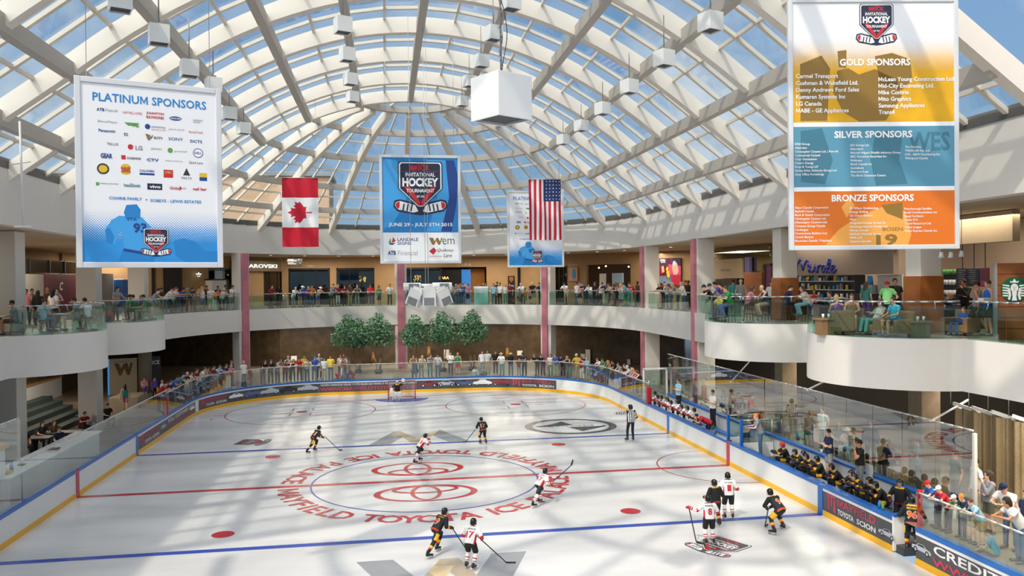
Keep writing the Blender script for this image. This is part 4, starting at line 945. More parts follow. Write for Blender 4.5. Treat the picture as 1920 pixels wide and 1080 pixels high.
def hair_geo(kind):
    b=MB()
    if kind=='short': b.sph((0,.012,.05),(.086,.1,.1),0,14,10); cut=(-.062,.03)
    elif kind=='long': b.sph((0,.014,.05),(.09,.104,.104),0,14,10); cap(b,(0,.07,.03),(0,.085,-.2),.085,.07); cap(b,(.062,.03,0),(.07,.05,-.17),.04,.035); cap(b,(-.062,.03,0),(-.07,.05,-.17),.04,.035); cut=(-.058,.04)
    elif kind=='bob': b.sph((0,.014,.045),(.094,.106,.106),0,14,10); cap(b,(.05,.03,0),(.055,.04,-.08),.05,.045); cap(b,(-.05,.03,0),(-.055,.04,-.08),.05,.045); cap(b,(0,.07,0),(0,.07,-.08),.06,.05); cut=(-.058,.04)
    elif kind=='pony': b.sph((0,.012,.05),(.088,.1,.1),0,14,10); cap(b,(0,.1,.06),(0,.15,-.1),.03,.035); cut=(-.062,.03)
    elif kind=='hijab': b.sph((0,.014,.03),(.096,.108,.125),0,14,10); cap(b,(0,.03,-.08),(0,.03,-.19),.09,.12); cut=(-.066,.05)
    elif kind in('cap','hat'):
        b.sph((0,.006,.055),(.092,.106,.09),0,14,10); cut=(-9,.045)
    vs,fs=remesh(b,.014,1)
    # open the face: drop what lies in front of it
    keep=[]
    for f in fs:
        c=sum((vs[i] for i in f),V())/len(f)
        if kind in('cap','hat'):
            if c.z<.045: continue
        elif c.y<cut[0] and c.z<cut[1]+.045 and abs(c.x)<.075: continue
        elif c.z<-.05 and kind in('short','pony') and c.y<.05: continue
        elif c.z<.0 and c.y<-.02 and kind!='hijab' and kind not in('long','bob'): continue
        keep.append(f)
    o=MB(); o.add(vs,keep,0,True)
    if kind=='cap':
        n=10; v2=[];
        for i in range(n+1):
            a=pi+pi*i/n; v2+=[(.085*cos(a),.0+.098*sin(a),.052),(.08*cos(a)*.95,-.02+.17*sin(a),.038),(.08*cos(a)*.95,-.02+.17*sin(a),.046)]
        f2=[]
        for i in range(n): f2+=[(3*i,3*i+1,3*i+4,3*i+3),(3*i+1,3*i+2,3*i+5,3*i+4),(3*i+2,3*i,3*i+3,3*i+5)]
        o.add(v2,f2,0,True)
    if kind=='hat': o.lathe([(.09,.05),(.16,.042),(.16,.05),(.09,.06)],(0,.005,0),16)
    return o.v,o.f,o.m
COLS=dict(r='c0202c',w='e8e6e2',k='17171a',n='1d2a4d',b='2c5fae',t='3f8f8a',g='2e8b4f',y='e8c832',p='d98a98',o='e08428',v='6a3f9a',m='7d1f2d',e='8a8c8f',l='9cc7dd',q='b5a07a',d='4a6585',i='9a7a5c',c='27a3c4',G='12a04a',L='8fe08a',u='5a4632',B='1f6fd0',W='cfc6b4',a='5d6350',h='3a2a1e',f='c9a468',x='2a2320',s='b9b4ae')
def cm(c): return mat('cloth_'+c if c.islower() else 'cloth_'+c+'2',COLS[c],.8,var=.1,scale=8)
SKIN=[mat('skin_light','dfae92',.55,var=.05),mat('skin_mid','c68b66',.55,var=.05),mat('skin_dark','7a4f38',.55,var=.05)]
SHOE=mat('shoe','5b5b60',.5,var=.2); EYE=mat('eye','2b211c',.3,var=0); LIP=mat('lip','9d5048',.5,var=0)
def setm(o, ms):
    for i,m in enumerate(ms):
        if i<len(o.material_slots): o.material_slots[i].link='OBJECT'; o.material_slots[i].material=m
NAMEB=dict(trousers='trousers',shorts='shorts',capri='shorts',skirt='skirt')
def person(pose,x,y,z,rz,top='tee',tc='w',bot='trousers',bc='d',hair='short',hc='x',skin=0,sc=1,label='',group=None,fem=0,J=None,fat=1.0):
    J=J or POSE[pose]
    P=lambda k: (k,pose,fem)
    me=pmesh(('person',pose,fem),lambda:(lambda o:(o.v,o.f,o.m))(body_mesh(J,fem)))
    root=link('person',me,None,(x,y,z),(0,0,rz)); root.scale=(sc,)*3; tag(root,label,'person',group); setm(root,[SKIN[skin],SHOE,EYE,LIP])
    def clo(name,key,fn,m):
        c=link(name,pmesh(key,fn),root); setm(c,[m])
    clo('shirt',('shirt',pose,top,fem,fat),lambda:(lambda q:(q[0],q[1],[0]*len(q[1])))(top_mesh(J,top,fem,fat)),cm(tc))
    clo(NAMEB[bot],(NAMEB[bot],pose,bot),lambda:(lambda q:(q[0],q[1],[0]*len(q[1])))(bot_mesh(J,bot)),cm(bc))
    if hair and hair!='bald':
        ht,hcap=(hair.split('+')+[None])[:2] if '+' in hair else (hair,None)
        for k,cx in((ht,hc[0]),(hcap,hc[-1])):
            if not k: continue
            c=link('cap' if k=='cap' else 'hat' if k=='hat' else 'headscarf' if k=='hijab' else 'hair',pmesh((k,),lambda:hair_geo(k)),root); G=gaze(J); c.location=J['hed']; c.rotation_euler=G.to_euler(); setm(c,[cm(cx)])
    return root
# ------------------------------------------------------------------ hockey players and the referee
HP=dict(
 lunge=joints(pel=(0,.05,.80),che=(0,-.2,1.05),nek=(0,-.31,1.19),hed=(0,-.37,1.33),sh=(.2,-.26,1.14),elR=(.34,-.32,.9),wrR=(.24,-.56,.86),elL=(-.36,-.12,.92),wrL=(-.3,-.4,.82),hp=(.11,.04,.77),knR=(.15,-.30,.52),anR=(.14,-.1,.1),toR=(.16,-.28,.05),knL=(-.16,.28,.44),anL=(-.24,.62,.17),toL=(-.28,.46,.07),look=(0,-1,-.1)),
 reach=joints(pel=(0,.05,.80),che=(0,-.2,1.05),nek=(0,-.31,1.19),hed=(0,-.38,1.33),sh=(.2,-.26,1.14),elR=(.32,-.5,1.08),wrR=(.3,-.78,1.06),elL=(-.34,-.3,.92),wrL=(-.2,-.5,.98),hp=(.11,.04,.77),knR=(.15,-.28,.52),anR=(.14,-.06,.1),toR=(.16,-.24,.05),knL=(-.18,.3,.46),anL=(-.3,.6,.15),toL=(-.34,.44,.06),look=(.1,-1,-.1)),
 glide=joints(pel=(0,.1,.85),che=(0,-.08,1.14),nek=(0,-.16,1.29),hed=(0,-.21,1.44),sh=(.2,-.13,1.24),elR=(.34,-.14,.98),wrR=(.2,-.4,.9),elL=(-.34,-.12,.98),wrL=(-.22,-.4,.84),hp=(.11,.09,.82),knR=(.16,-.12,.48),anR=(.16,.06,.1),toR=(.18,-.12,.05),knL=(-.15,-.05,.48),anL=(-.16,.2,.12),toL=(-.18,.04,.06)),
 upright=joints(pel=(0,.02,.93),che=(0,-.02,1.24),nek=(0,-.05,1.42),hed=(0,-.08,1.57),sh=(.2,-.04,1.36),elR=(.36,-.02,1.08),wrR=(.28,-.3,1.02),elL=(-.36,-.04,1.08),wrL=(-.25,-.3,1.0),hp=(.11,.02,.9),kn=(.14,-.08,.5),an=(.15,.04,.1),to=(.18,-.14,.05)),
 stickout=joints(pel=(0,.02,.93),che=(0,-.03,1.23),nek=(0,-.07,1.4),hed=(0,-.11,1.55),sh=(.2,-.05,1.34),elL=(-.36,-.1,1.06),wrL=(-.3,-.36,.98),elR=(.42,-.08,1.16),wrR=(.66,-.22,1.22),hp=(.11,.02,.9),kn=(.13,-.06,.5),an=(.14,.05,.1),to=(.17,-.13,.05)),
 crouch=joints(pel=(0,.18,.76),che=(0,-.12,1.0),nek=(0,-.25,1.12),hed=(0,-.34,1.26),sh=(.2,-.19,1.08),elR=(.33,-.28,.82),wrR=(.12,-.44,.72),elL=(-.33,-.26,.82),wrL=(-.1,-.48,.66),hp=(.11,.17,.73),knR=(.3,-.0,.42),anR=(.42,.28,.12),toR=(.5,.12,.05),knL=(-.22,-.16,.46),anL=(-.26,.06,.1),toL=(-.3,-.12,.05)),
 goalie=joints(pel=(0,.04,.80),che=(0,-.08,1.1),nek=(0,-.12,1.27),hed=(0,-.16,1.42),sh=(.21,-.1,1.22),elL=(-.42,-.2,1.0),wrL=(-.46,-.4,.84),elR=(.44,-.12,1.28),wrR=(.46,-.3,1.52),hp=(.13,.04,.78),kn=(.2,-.14,.46),an=(.24,.0,.1),to=(.28,-.2,.05)),
 refarm=joints(pel=(0,.02,.95),che=(0,-.01,1.26),nek=(0,-.03,1.44),hed=(0,-.05,1.6),sh=(.19,-.02,1.39),elL=(-.3,.02,1.12),wrL=(-.2,-.14,.98),elR=(.46,-.1,1.34),wrR=(.72,-.16,1.33),hp=(.1,.02,.92),knR=(.16,-.04,.5),anR=(.2,.03,.1),toR=(.24,-.15,.05),knL=(-.1,-.02,.5),anL=(-.1,.05,.1),toL=(-.12,-.13,.05),look=(.6,-1,0)),
 benchsit=POSE['bench'], benchlook=joints(pel=(0,.05,.52),che=(0,-.06,.84),nek=(0,-.12,1.01),hed=(0,-.18,1.15),sh=(.2,-.1,.95),el=(.3,-.32,.8),wr=(.14,-.56,.86),hp=(.1,.04,.5),kn=(.16,-.38,.52),an=(.15,-.34,.12),to=(.16,-.52,.08),look=(-.5,-1,-.1)),
)
HM=[mat('jersey_black','17171a',.75,var=.1),mat('jersey_white','e9e8e6',.75,var=.05),mat('jersey_yellow','efb41f',.75,var=.05),mat('jersey_red','c4202c',.75,var=.05),mat('jersey_orange','e2641c',.75,var=.05)]
HELM=mat('helmet_black','141416',.25,var=0); HELW=mat('helmet_white','e6e6e4',.3,var=0); HELR=mat('helmet_red','b3202c',.3,var=0); CAGE=mat('cage_wire','a9adb0',.3,.8,var=0); SKB=mat('skate_boot','1b1b1d',.4,var=.05); SKS=mat('skate_blade','c7cbcf',.2,.9,var=0); GLV=mat('glove_black','1c1c20',.6); GLR=mat('glove_red','a5202c',.6); PADW=mat('goalie_pad','e8e6df',.6); STKM=mat('stick_shaft','2a2a2c',.4); TAPE=mat('stick_tape','d9d6cf',.7); STRP=HM
def closest(p,a,b):
    d=b-a; t=max(0,min(1,(p-a).dot(d)/max(1e-9,d.length_squared))); return (p-(a+d*t)).length,t
def paint_faces(vs,fs,fn): return [fn(sum((vs[i] for i in f),V())/len(f)) for f in fs]
def jersey_geo(J,team,fat=1.12):
    vs,fs=top_mesh(J,'jersey',0,fat,.02)
    def col(c):
        best=closest(c,J['pel'],J['nek']); bd=best[0]-.12; t=best[1]; w='t'
        for s in 'LR':
            q=closest(c,J['sh'+s],J['el'+s]); 
            if q[0]-.05<bd: bd=q[0]-.05; t=q[1]; w='u'
            q=closest(c,J['el'+s],J['wr'+s])
            if q[0]-.05<bd: bd=q[0]-.05; t=q[1]; w='f'
        if team=='ref':
            T=torso_fr(J); q=(c-J['che']); k=q.dot(T.col[0]) if w=='t' else (t*.3 if w=='u' else t*.3+.02)
            return 0 if int((k+5)/.045)%2 else 1
        ax=(J['nek']-J['pel']); h=(c-J['pel']).dot(ax)/ax.length_squared
        if team=='black':
            if w=='t': return 2 if -.32<h<-.12 else 3 if -.12<=h<-.02 else 2 if h>.97 else 0
            if w=='f': return 2 if .1<t<.42 else 3 if .42<=t<.56 else 0
            return 0
        if w=='t':
            T=torso_fr(J); sx=abs((c-J['che']).dot(T.col[0])); return 3 if (h<-.2 or (sx>.17 and h<.55)) else 0 if h>1.02 else 1
        if w=='f': return 3 if .5<t<.72 else 1
        return 3 if t>.8 else 1
    return vs,fs,paint_faces(vs,fs,col)
def pants_geo(J,team):
    b=MB(); T=torso_fr(J); ell(b,J['pel'],(.19,.15,.15),T)
    for s in 'LR': cap(b,J['hp'+s],J['hp'+s]+(J['kn'+s]-J['hp'+s])*.86,.118,.105)
    vs,fs=remesh(b,.022)
    def col(c):
        if team!='black': return 0
        for s in 'LR':
            d,t=closest(c,J['hp'+s],J['kn'+s])
            sd=(c-J['pel']).dot(T.col[0])*(1 if s=='R' else -1)
            if sd>.195 and t>.2: return 2 if .3<t<.9 else 0
        return 0
    return vs,fs,paint_faces(vs,fs,col)
def sock_geo(J,s,team):
    b=MB(); k,a=J['kn'+s],J['an'+s]; cap(b,k-(a-k)*.1,k+(a-k)*.4,.078,.082); cap(b,k+(a-k)*.4,a,.082,.052); vs,fs=remesh(b,.018)
    def col(c):
        t=closest(c,k,a)[1]
        if team=='black': return 2 if .42<t<.62 else 3 if .62<=t<.72 else 0
        if team=='ref': return 0
        return 3 if .45<t<.55 or .68<t<.76 else 1
    return vs,fs,paint_faces(vs,fs,col)
def limb_fr(a,t):
    d=V((t.x-a.x,t.y-a.y,0)).normalized(); return Matrix((d,V((-d.y,d.x,0)),V((0,0,1)))).transposed(),d
def keyed(key,fn,mats):
    if key not in _pm:
        vs,fs,ms=fn(); me=bpy.data.meshes.new(key[0]); me.from_pydata([tuple(v) for v in vs],[],fs)
        for m in mats: me.materials.append(m)
        me.polygons.foreach_set('material_index',ms); me.polygons.foreach_set('use_smooth',[True]*len(fs)); me.update(); _pm[key]=me
    return _pm[key]
def mbg(b): return b.v,b.f,b.m
def helmet_geo(kind):
    b=MB(); b.sph((0,.008,.045),(.108,.128,.112),0,16,10); b.sph((0,.05,-.02),(.1,.085,.1),0,14,8); vs,fs=remesh(b,.016,1)
    keep=[f for f in fs if not ((lambda c:(c.y<-.045 and c.z<.05) or c.z<-.085)(sum((vs[i] for i in f),V())/len(f)))]
    o=MB(); o.add(vs,keep,0,True)
    for s in(-1,1): o.sph((s*.1,.02,-.035),(.014,.035,.045),0,8,6)
    return mbg(o)
def cage_geo():
    b=MB()
    for i in range(7):
        a=pi+pi*(i+.5)/7; pts=[(.1*cos(a)*k,-.02+.125*sin(a)*k,z) for k,z in((1,.05),(1.03,.0),(.98,-.06),(.8,-.11))]; b.tube(pts,.0035,4)
    for z,k in((.05,1),(.0,1.03),(-.05,1)): b.tube([(.1*cos(pi+pi*i/8)*k,-.02+.125*sin(pi+pi*i/8)*k,z) for i in range(9)],.0035,4)
    return mbg(b)
def player(pose,x,y,face,team,num='',nm='',label='',sc=.78,z=0,helm=None,group=None,goal=False,skin=0,key=None,stick=None,sticklabel='',blade=None):
    J=HP[pose]; rz=atan2(face[0],-face[1]); off=.075
    root=link('person',pmesh(('person','hp'+pose,0),lambda:(lambda o:(o.v,o.f,o.m))(body_mesh(J,0,.02,False))),None,(x,y,z+off*sc),(0,0,rz)); root.scale=(sc,)*3; tag(root,label,'person',group); setm(root,[SKIN[skin],SKB,EYE,LIP])
    jm=keyed(('jersey',pose,team,goal),lambda:jersey_geo(J,team,1.25 if goal else 1.12),HM); jer=link('jersey',jm,root)
    link('trousers' if team=='ref' else 'hockey_pants',keyed(('hockey_pants',pose,team),lambda:pants_geo(J,team) if team!='ref' else (lambda q:(q[0],q[1],[0]*len(q[1])))(bot_mesh(J,'trousers')),HM),root)
    for s in 'LR':
        a,t=J['an'+s],J['to'+s]
        if goal:
            k=J['kn'+s]; b=MB(); d=V((.0,-.1,0)); m_=(k+a)/2+d; M=Matrix.Translation(m_)@frame(k-a,V((1,0,0))).to_4x4(); b.rbox((0,0,.06),(.3,.14,.78),.04,0,M); b.rbox((0,-.02,.1),(.24,.13,.3),.03,0,M); b.v=b.v; link('leg_pad',keyed(('leg_pad',s),lambda:mbg(b),[PADW]),root)
        elif team!='ref': link('sock',keyed(('sock',pose,team,s),lambda:sock_geo(J,s,team),HM),root)
        fr,d=limb_fr(a,t); b=MB(); hl=V((a.x,a.y,t.z))-d*.04; o=MB(); cap(o,hl+V((0,0,.03)),t+V((0,0,.0)),.05,.042,8); cap(o,a+V((0,0,.05)),hl+V((0,0,.04)),.058,.055,8)
        def bt(): vs,fs=remesh(o,.016); return vs,fs,[0]*len(fs)
        sk=link('skate',keyed(('skate',pose,s),bt,[SKB]),root)
        b.add(*(lambda q:(q.v,q.f))(MB().box((0,0,0),(.3,.012,.045),0,Matrix.Translation((hl+t)/2+V((0,0,-.075)))@fr.to_4x4()))); b.m=[0]*len(b.f)
        link('blade',keyed(('blade',pose,s),lambda:mbg(b),[SKS]),sk)
        if team!='ref':
            w_=J['wr'+s]; dd=(w_-J['el'+s]).normalized(); o3=MB(); cap(o3,w_-dd*.06,w_+dd*.03,.062,.06,8); cap(o3,w_+dd*.03,w_+dd*.1-V((0,0,.02)),.062,.05,8); cap(o3,w_+dd*.02,w_+dd*.08+dd.cross(V((0,0,1)))*.06,.03,.024,6)
            def gl(): vs,fs=remesh(o3,.016,1); return vs,fs,[0]*len(fs)
            gm=GLV if team=='black' else GLR
            if goal and s=='R':
                b2=MB(); b2.sph(w_+dd*.08,(.15,.07,.16),0,12,8); link('catching_glove',keyed(('catching_glove',),lambda:mbg(b2),[PADW]),root)
            elif goal:
                b2=MB(); b2.rbox(w_+V((0,-.06,0)),(.22,.06,.36),.03); link('blocker',keyed(('blocker',),lambda:mbg(b2),[PADW]),root)
            else: link('glove',keyed(('glove',pose,s,team),gl,[gm]),root)
        else:
            pass
    if team=='ref':
        b=MB()
        for s in 'LR': hand(b,J['el'+s],J['wr'+s],0)
        hm=keyed(('hand',pose),lambda:mbg(b),[SKIN[0]]); link('hand',hm,root)
    G=gaze(J); h=link('helmet',pmesh(('helmet',),lambda:helmet_geo(0)),root,J['hed'],G.to_euler()); setm(h,[helm or HELM])
    if team!='ref':
        c=link('cage',keyed(('cage',),cage_geo,[CAGE]),h)
    if num:
        bv=BVHTree.FromPolygons([v.co for v in jm.vertices],[list(p.vertices) for p in jm.polygons]); T=torso_fr(J); X,Y,Z=T.col; C=J['pel']+(J['nek']-J['pel'])*.5
        b=MB()
        def put(t,w,hh,yc,m,bold):
            v,f=text_fit(t,w,hh,bold); q=[]
            for p in v:
                o_=C-X*p.x+Z*(p.y+yc)+Y*.8; r=bv.ray_cast(o_,-Y); q.append((r[0] if r[0] else C-X*p.x+Z*(p.y+yc)+Y*.17)+Y*.008)
            b.add(q,f,m)
        wd=.13*len(num)+.02
        if team=='black': put(num,wd+.03,.27,-.03,1,.05)
        k=len(b.v); put(num,wd,.24,-.03,0,.03)
        for i in range(k,len(b.v)): b.v[i]+=Y*.006
        if nm: put(nm,.3,.06,.17,2,.02)
        b.build('number_print',[HM[4] if team=='black' else HM[3],HM[1],HM[2] if team=='black' else HM[0]],jer)
    if stick:
        top,heel,tip=stick; M=Matrix.Translation((x,y,z+off*sc))@Matrix.Rotation(rz,4,'Z')@Matrix.Scale(sc,4); t_,h_,p_=[M@V((-q[0],q[1],q[2])) for q in stick]
        o=thing('hockey_stick',sticklabel,'hockey stick',h_); b=MB(); b.bar(t_-h_,(0,0,0),.02,.03); b.build('shaft',STKM,o); b=MB(); pp=p_-h_; b.bar((0,0,0),pp*.6,.012,.065); b.bar(pp*.6,pp+V((0,0,.01)),.012,.055); b.build('blade',blade or STKM,o); b=MB(); b.bar(t_-h_,(t_-h_)*.9,.024,.034); b.build('grip',TAPE,o)
    return root
def P0(x,y): p=at_z(x,y,0); return p.x,p.y
x,y=P0(589,848); player('lunge',x,y,(.8,.6),'black','11','','hockey player in black and yellow skating left of the centre circle',stick=((.28,-.5,.9),(.75,-1.25,-.03),(.95,-1.35,-.03)),sticklabel='black hockey stick held by the player at far left of the ice',sc=.8)
x,y=P0(788,866); player('reach',x,y,(.85,.55),'white','11','MUNRO','hockey player in white, number 11, lunging across the far circle lettering',sc=.8)
x,y=P0(905,833); player('glide',x,y,(-.25,.95),'black','17','','hockey player in black, number 17, beyond the far blue line centre',stick=((-.22,-.42,.9),(-.75,-1.0,-.03),(-.95,-1.05,-.03)),sticklabel='hockey stick of the black number 17 near the oval badge',sc=.8)
x,y=P0(1183,828); player('refarm',x,y,(-.1,1),'ref','','','referee in striped shirt and black trousers pointing left',sc=1.02)
x,y=P0(1012,946); player('lunge',x,y,(.85,.55),'white','17','MAYER','hockey player in white, number 17, striding over the ring lettering at right',stick=((.26,-.42,.82),(.85,-1.15,1.62),(.9,-1.2,1.85)),sticklabel='hockey stick raised by the white player on the ring lettering',sc=.82)
x,y=P0(820,1038); player('lunge',x,y,(.8,.6),'black','9','JENSEN','hockey player in black, number 9, crossing the near blue line',stick=((.3,-.42,.84),(.5,-.9,.0),(.7,-.98,.0)),sticklabel='hockey stick in front of the black number 9 at the near blue line',sc=.84)
x,y=P0(884,1066); player('glide',x,y,(.5,.87),'white','17','GEORGE','hockey player in white, number 17, on the near grey and gold letter',stick=((.1,-.3,.95),(.95,-.85,-.05),(1.25,-.95,-.05)),sticklabel='black hockey stick on the ice right of the nearest white player',sc=.83)
x,y=P0(1330,1021); player('stickout',x,y,(.12,1),'white','8','MARTEL','hockey player in white, number 8, standing on the shield emblem',stick=((-.68,-.3,1.3),(-.45,-.1,.0),(-.2,.0,-.04)),sticklabel='hockey stick held upright left of the white number 8',sc=.84)
x,y=P0(1342,988); player('upright',x,y,(-.2,.98),'black','','','hockey player in black half hidden behind the white number 8',sc=.86)
x,y=P0(1366,974); player('upright',x,y,(.15,.98),'white','1','RAYMOND','hockey player in white with dark pants beyond the near blue line at right',sc=.88)
x,y=P0(1457,996); player('crouch',x,y,(-.3,.95),'black','9','','crouching hockey player in black at the right end of the near blue line',stick=((.0,-.4,.75),(-.05,-.55,-.03),(.2,-.65,-.03)),sticklabel='hockey stick under the crouching black player at right',sc=.88)
player('goalie',GX-.32,GY-1.1,(0,-1),'black','','','goalkeeper in black and yellow with white pads in front of the goal',sc=.86,helm=HELW,goal=True)
# players on the two benches, seen over the boards
rb=random.Random(5)
def benchy(px,xw,z=1.25):
    """distance along the bench at which column px is reached for a head standing at x = xw"""
    return at_x(px,540,xw).y
WB=[1223,1233,1240,1246,1252,1258,1264,1277,1289,1296]
ORD='first second third fourth fifth sixth seventh eighth ninth tenth eleventh twelfth thirteenth fourteenth fifteenth sixteenth seventeenth eighteenth nineteenth twentieth'.split()
for i,px in enumerate(WB):
    xx=15.62+(.0 if i%2 else .12); player('benchsit' if i%3 else 'benchlook',xx,benchy(px,xx-.25),(-1,-.15+.3*rb.random()),'white','','','white-jersey bench player, %s from the far end'%ORD[i],sc=.84,z=.42,group='white team on the far bench')
BBX=[(1461,'red-helmeted bench player in black bending over the boards',HELR),(1490,'black-jersey bench player just right of the red helmet',None),(1500,'black-jersey bench player close behind the coach in grey shorts, left one',None),(1512,'black-jersey bench player third from the red helmet',None),(1525,'black-jersey bench player left of the navy-shirted coach holding a white stick',None),(1561,'black-jersey bench player right of the navy-shirted coach',None),(1588,'black-jersey bench player below the coach with hand on chin',None),(1602,'black-jersey bench player below the black-shirted coach, right one',None),(1622,'black-jersey bench player with silver helmet facing the ice',None),(1645,'black-jersey bench player alone right of the group of three',None)]
for i,(px,lab,hm) in enumerate(BBX):
    xx=15.6+(.1 if i%2 else 0); player('benchsit' if i%2 else 'benchlook',xx,benchy(px,xx-.25),(-1,-.2+.5*rb.random()),'black','','',lab,sc=.88,z=.42,helm=hm,group=None)
player('upright',15.7,benchy(1686,15.7),(-.8,-.6),'black','','','black-jersey player standing on the bench behind number ninety-six',sc=.9,z=.24)
player('upright',15.05,21.15,(.55,.8),'black','96','BEDARD','hockey player in black, number 96, stepping through the bench gate',sc=.9,z=.1)
# ------------------------------------------------------------------ the crowd
PC=dict(S='stand',L='lean',M='lean2',R='rail',C='cross',H='hips',W='walk',N='chin',Y='carry',T='table',Q='stool',I='sit',F='floor',G='lounge',U='hunch')
TC=dict(T='tee',L='long',K='tank'); BC=dict(t='trousers',s='shorts',k='skirt',c='capri'); HC=dict(s='short',l='long',b='bob',p='pony',c='short+cap',h='short+hat',j='hijab',n='bald')
CN=dict(r='red',w='white',k='black',n='navy',b='blue',t='teal',g='green',y='yellow',p='pink',o='orange',v='purple',m='maroon',e='grey',l='pale blue',q='khaki',d='denim blue',i='tan',c='turquoise',G='bright green',L='lime',u='brown',B='bright blue',W='beige',a='olive',h='dark brown',f='blond',x='black',s='silver')
TN=dict(T='shirt',L='long-sleeved top',K='sleeveless top')
rc=random.Random(11)
def crowd_one(spec,x,y,z,face,label,group=None,sc=None):
    p,t,b,h=spec[:4]; fl=spec[4] if len(spec)>4 else '0'
    sk=int(fl[0]); fem=1 if 'f' in fl else 0; s=sc or (.76 if 'k' in fl else (.98 if fem else 1.04))*(.97+.06*rc.random())
    return person(PC[p],x,y,z,atan2(face[0],-face[1]),TC[t[0]],t[1],BC[b[0]],b[1],HC[h[0]],h[1:] or 'x',sk,s,label,group,fem)
def ordn(i): return ORD[i] if i<20 else 'number %d'%(i+1)
def rail_crowd(data,path,z,off,place,lo,hi,gap=.95):
    """people along a railing: picture column, spec; B = second row behind"""
    items=sorted([(float(l.split()[0]),l.split()[1:]) for l in data.strip().split('\n')],key=lambda q:q[0]); L=path_len(path)
    for i,(px,sp) in enumerate(items):
        fl=sp[4] if len(sp)>4 else '0'; o=off+(gap if 'B' in fl else 0)+(.12 if sp[0]=='S' else 0)-(.22 if sp[0] in 'LMR' else 0)*0
        best=(1e9,0); s=lo
        while s<hi:
            p,d=path_at(path,L,s); q=(p.x+d.y*o,p.y-d.x*o,z+1.2); e=abs(px_of(q)[0]-px)
            if e<best[0]: best=(e,s)
            s+=.08
        p,d=path_at(path,L,best[1]); a=rc.uniform(-.3,.3); fx,fy=-d.y,d.x; f=(fx*cos(a)-fy*sin(a),fx*sin(a)+fy*cos(a))
        who='child' if 'k' in fl else 'person'; lab='%s in %s %s, %s from left %s'%(who,CN[sp[1][1]],TN[sp[1][0]].replace('long-sleeved top','top').replace('sleeveless top','vest'),ordn(i),place)
        crowd_one(sp,p.x+d.y*o,p.y-d.x*o,z,f,lab)
UP=arcpts(-6,186); UL=path_len(UP)
U=lambda data,place: rail_crowd(data,UP,ZF,.62,place,0,UL[-1])
U('''302 S Lu tk hu 0Bf
314 L Tw td sx 0
324 L Tw tn su 0
330 S Lp tk jp 0Bf
337 M Tv tn sx 1
346 L Tt tk n 1
357 M Tn tk sx 1
367 L Ke td lf 0f
380 S Kw kb lf 0f
388 S Tu tk su 1B
395 R Tw sq ss 0
404 L To tw bu 0f
409 S Tk tk sx 1B
418 L Kw tk ss 0f
423 S Te td sx 1B
435 R Tw te sx 1
440 S Lk tk lx 0f
445 S Te ta su 0
449 S Tk tk sx 2''','at upper railing left of leftmost pink column')
U('''508 R Lm tk sh 0
522 S Tk tk sx 2B
534 M Tw td sx 1k
552 L Tw kd sf 0f
564 L Tb sq hw 0
575 L Tv td bf 0f
584 R To tb su 0B
597 L TW kv hw 0f
622 L Te tk ss 0
625 S Tk tk sx 2B
634 C Lm cw ss 0
647 L Tm tk su 0
656 S Tu tq sx 1B
669 R Ta te su 0
694 C Tr sd sx 1
710 S Kg kk lx 1f
731 R Tw tk su 0''','at upper railing left of middle pink column')
U('''846 S Te td su 0
855 S Tp td lf 0Bf
857 L Te td n 0
864 S Te tk su 0B
868 L Tb td su 0
878 S Tp kk bu 0f
911 S Tk tk sx 1B
925 S Tl td lx 0f
932 S Tk tk sx 1B
937 S Tw tk sx 1
947 S TW tt sf 0f
956 S Tm tk sh 0
971 S Te sd su 0k
979 L Lw tk ss 0
983 S To kg sx 0k
994 S Tp sk lx 0k
1000 R Tk sq n 0
1012 R Tn tk su 0''','at upper railing right of middle pink column')
U('''1060 L Tw sq cnn 0
1081 S Tw td sx 1
1087 S Kp sk lu 0f
1096 L Tn tk su 0
1106 L Lw td lx 0f
1116 S Tk tk cvv 1
1127 S Tw tk lf 0f
1134 L Tn tq su 0
1146 L TW ke lu 0f
1154 L Kk tk lu 1f
1169 L Kp tg bf 0f
1175 L Tc tt sx 0
1187 M Tr tk su 0
1196 S Tu tk sx 2B''','at upper railing before the lit shop')
rail_crowd('''1241 L Tk tn n 0
1249 R Tw td su 0
1255 L Te td ss 0
1268 L Te tn ss 0
1280 R Tw td ss 0
1286 S Tm tk su 1B
1291 S Tk tk sx 2B''',[(17.2,42.6),(17.2,51.4)],ZF,.6,'under the collage poster at right',0,8.8)
BPo=BP; LO=lambda data,place,lo=40,hi=100: rail_crowd(data,BPo,ZL,.62,place,lo,hi)
LO('''302 L Tr tk sx 0
312 L Tn td su 0
325 L Tb tk sx 1
336 L Tt tk cnn 0
344 L Tk tk n 0
352 L Tw td su 0f
362 L Tm tk su 0
368 L Tw tn su 0k
377 L Tw tk su 0
384 L Te td sx 1
393 L Lm tk sh 0
407 L Tl tq su 0
418 L Tn tk su 0
430 L Tp tw bf 0f
433 S Tn tk su 0B
457 S Tw tk sf 0''','at lower glass left of leftmost pink column')
LO('''495 L Tk tk su 0
508 L Lk tk su 0
522 L Te tn su 1
536 L Tm tk lx 0f
540 S TW tk ss 0B
549 L Kk tk lu 0f
562 L Tr tk su 0
573 S Ty te su 0B
577 L TW td sx 1
590 R Tb td cbb 0
598 S Te tk ss 0B
608 S Tw tq lx 0f
619 S Ty td sx 1
639 S TW tk su 0B
657 S Tb te n 0B
672 N Te sq su 0B
687 L Kk tk sx 1f
709 L Te te su 0
720 L Tw tk crr 0
736 R To cw bu 0f
747 R Tr tk cxx 0''','at lower glass left of middle pink column',60,100)
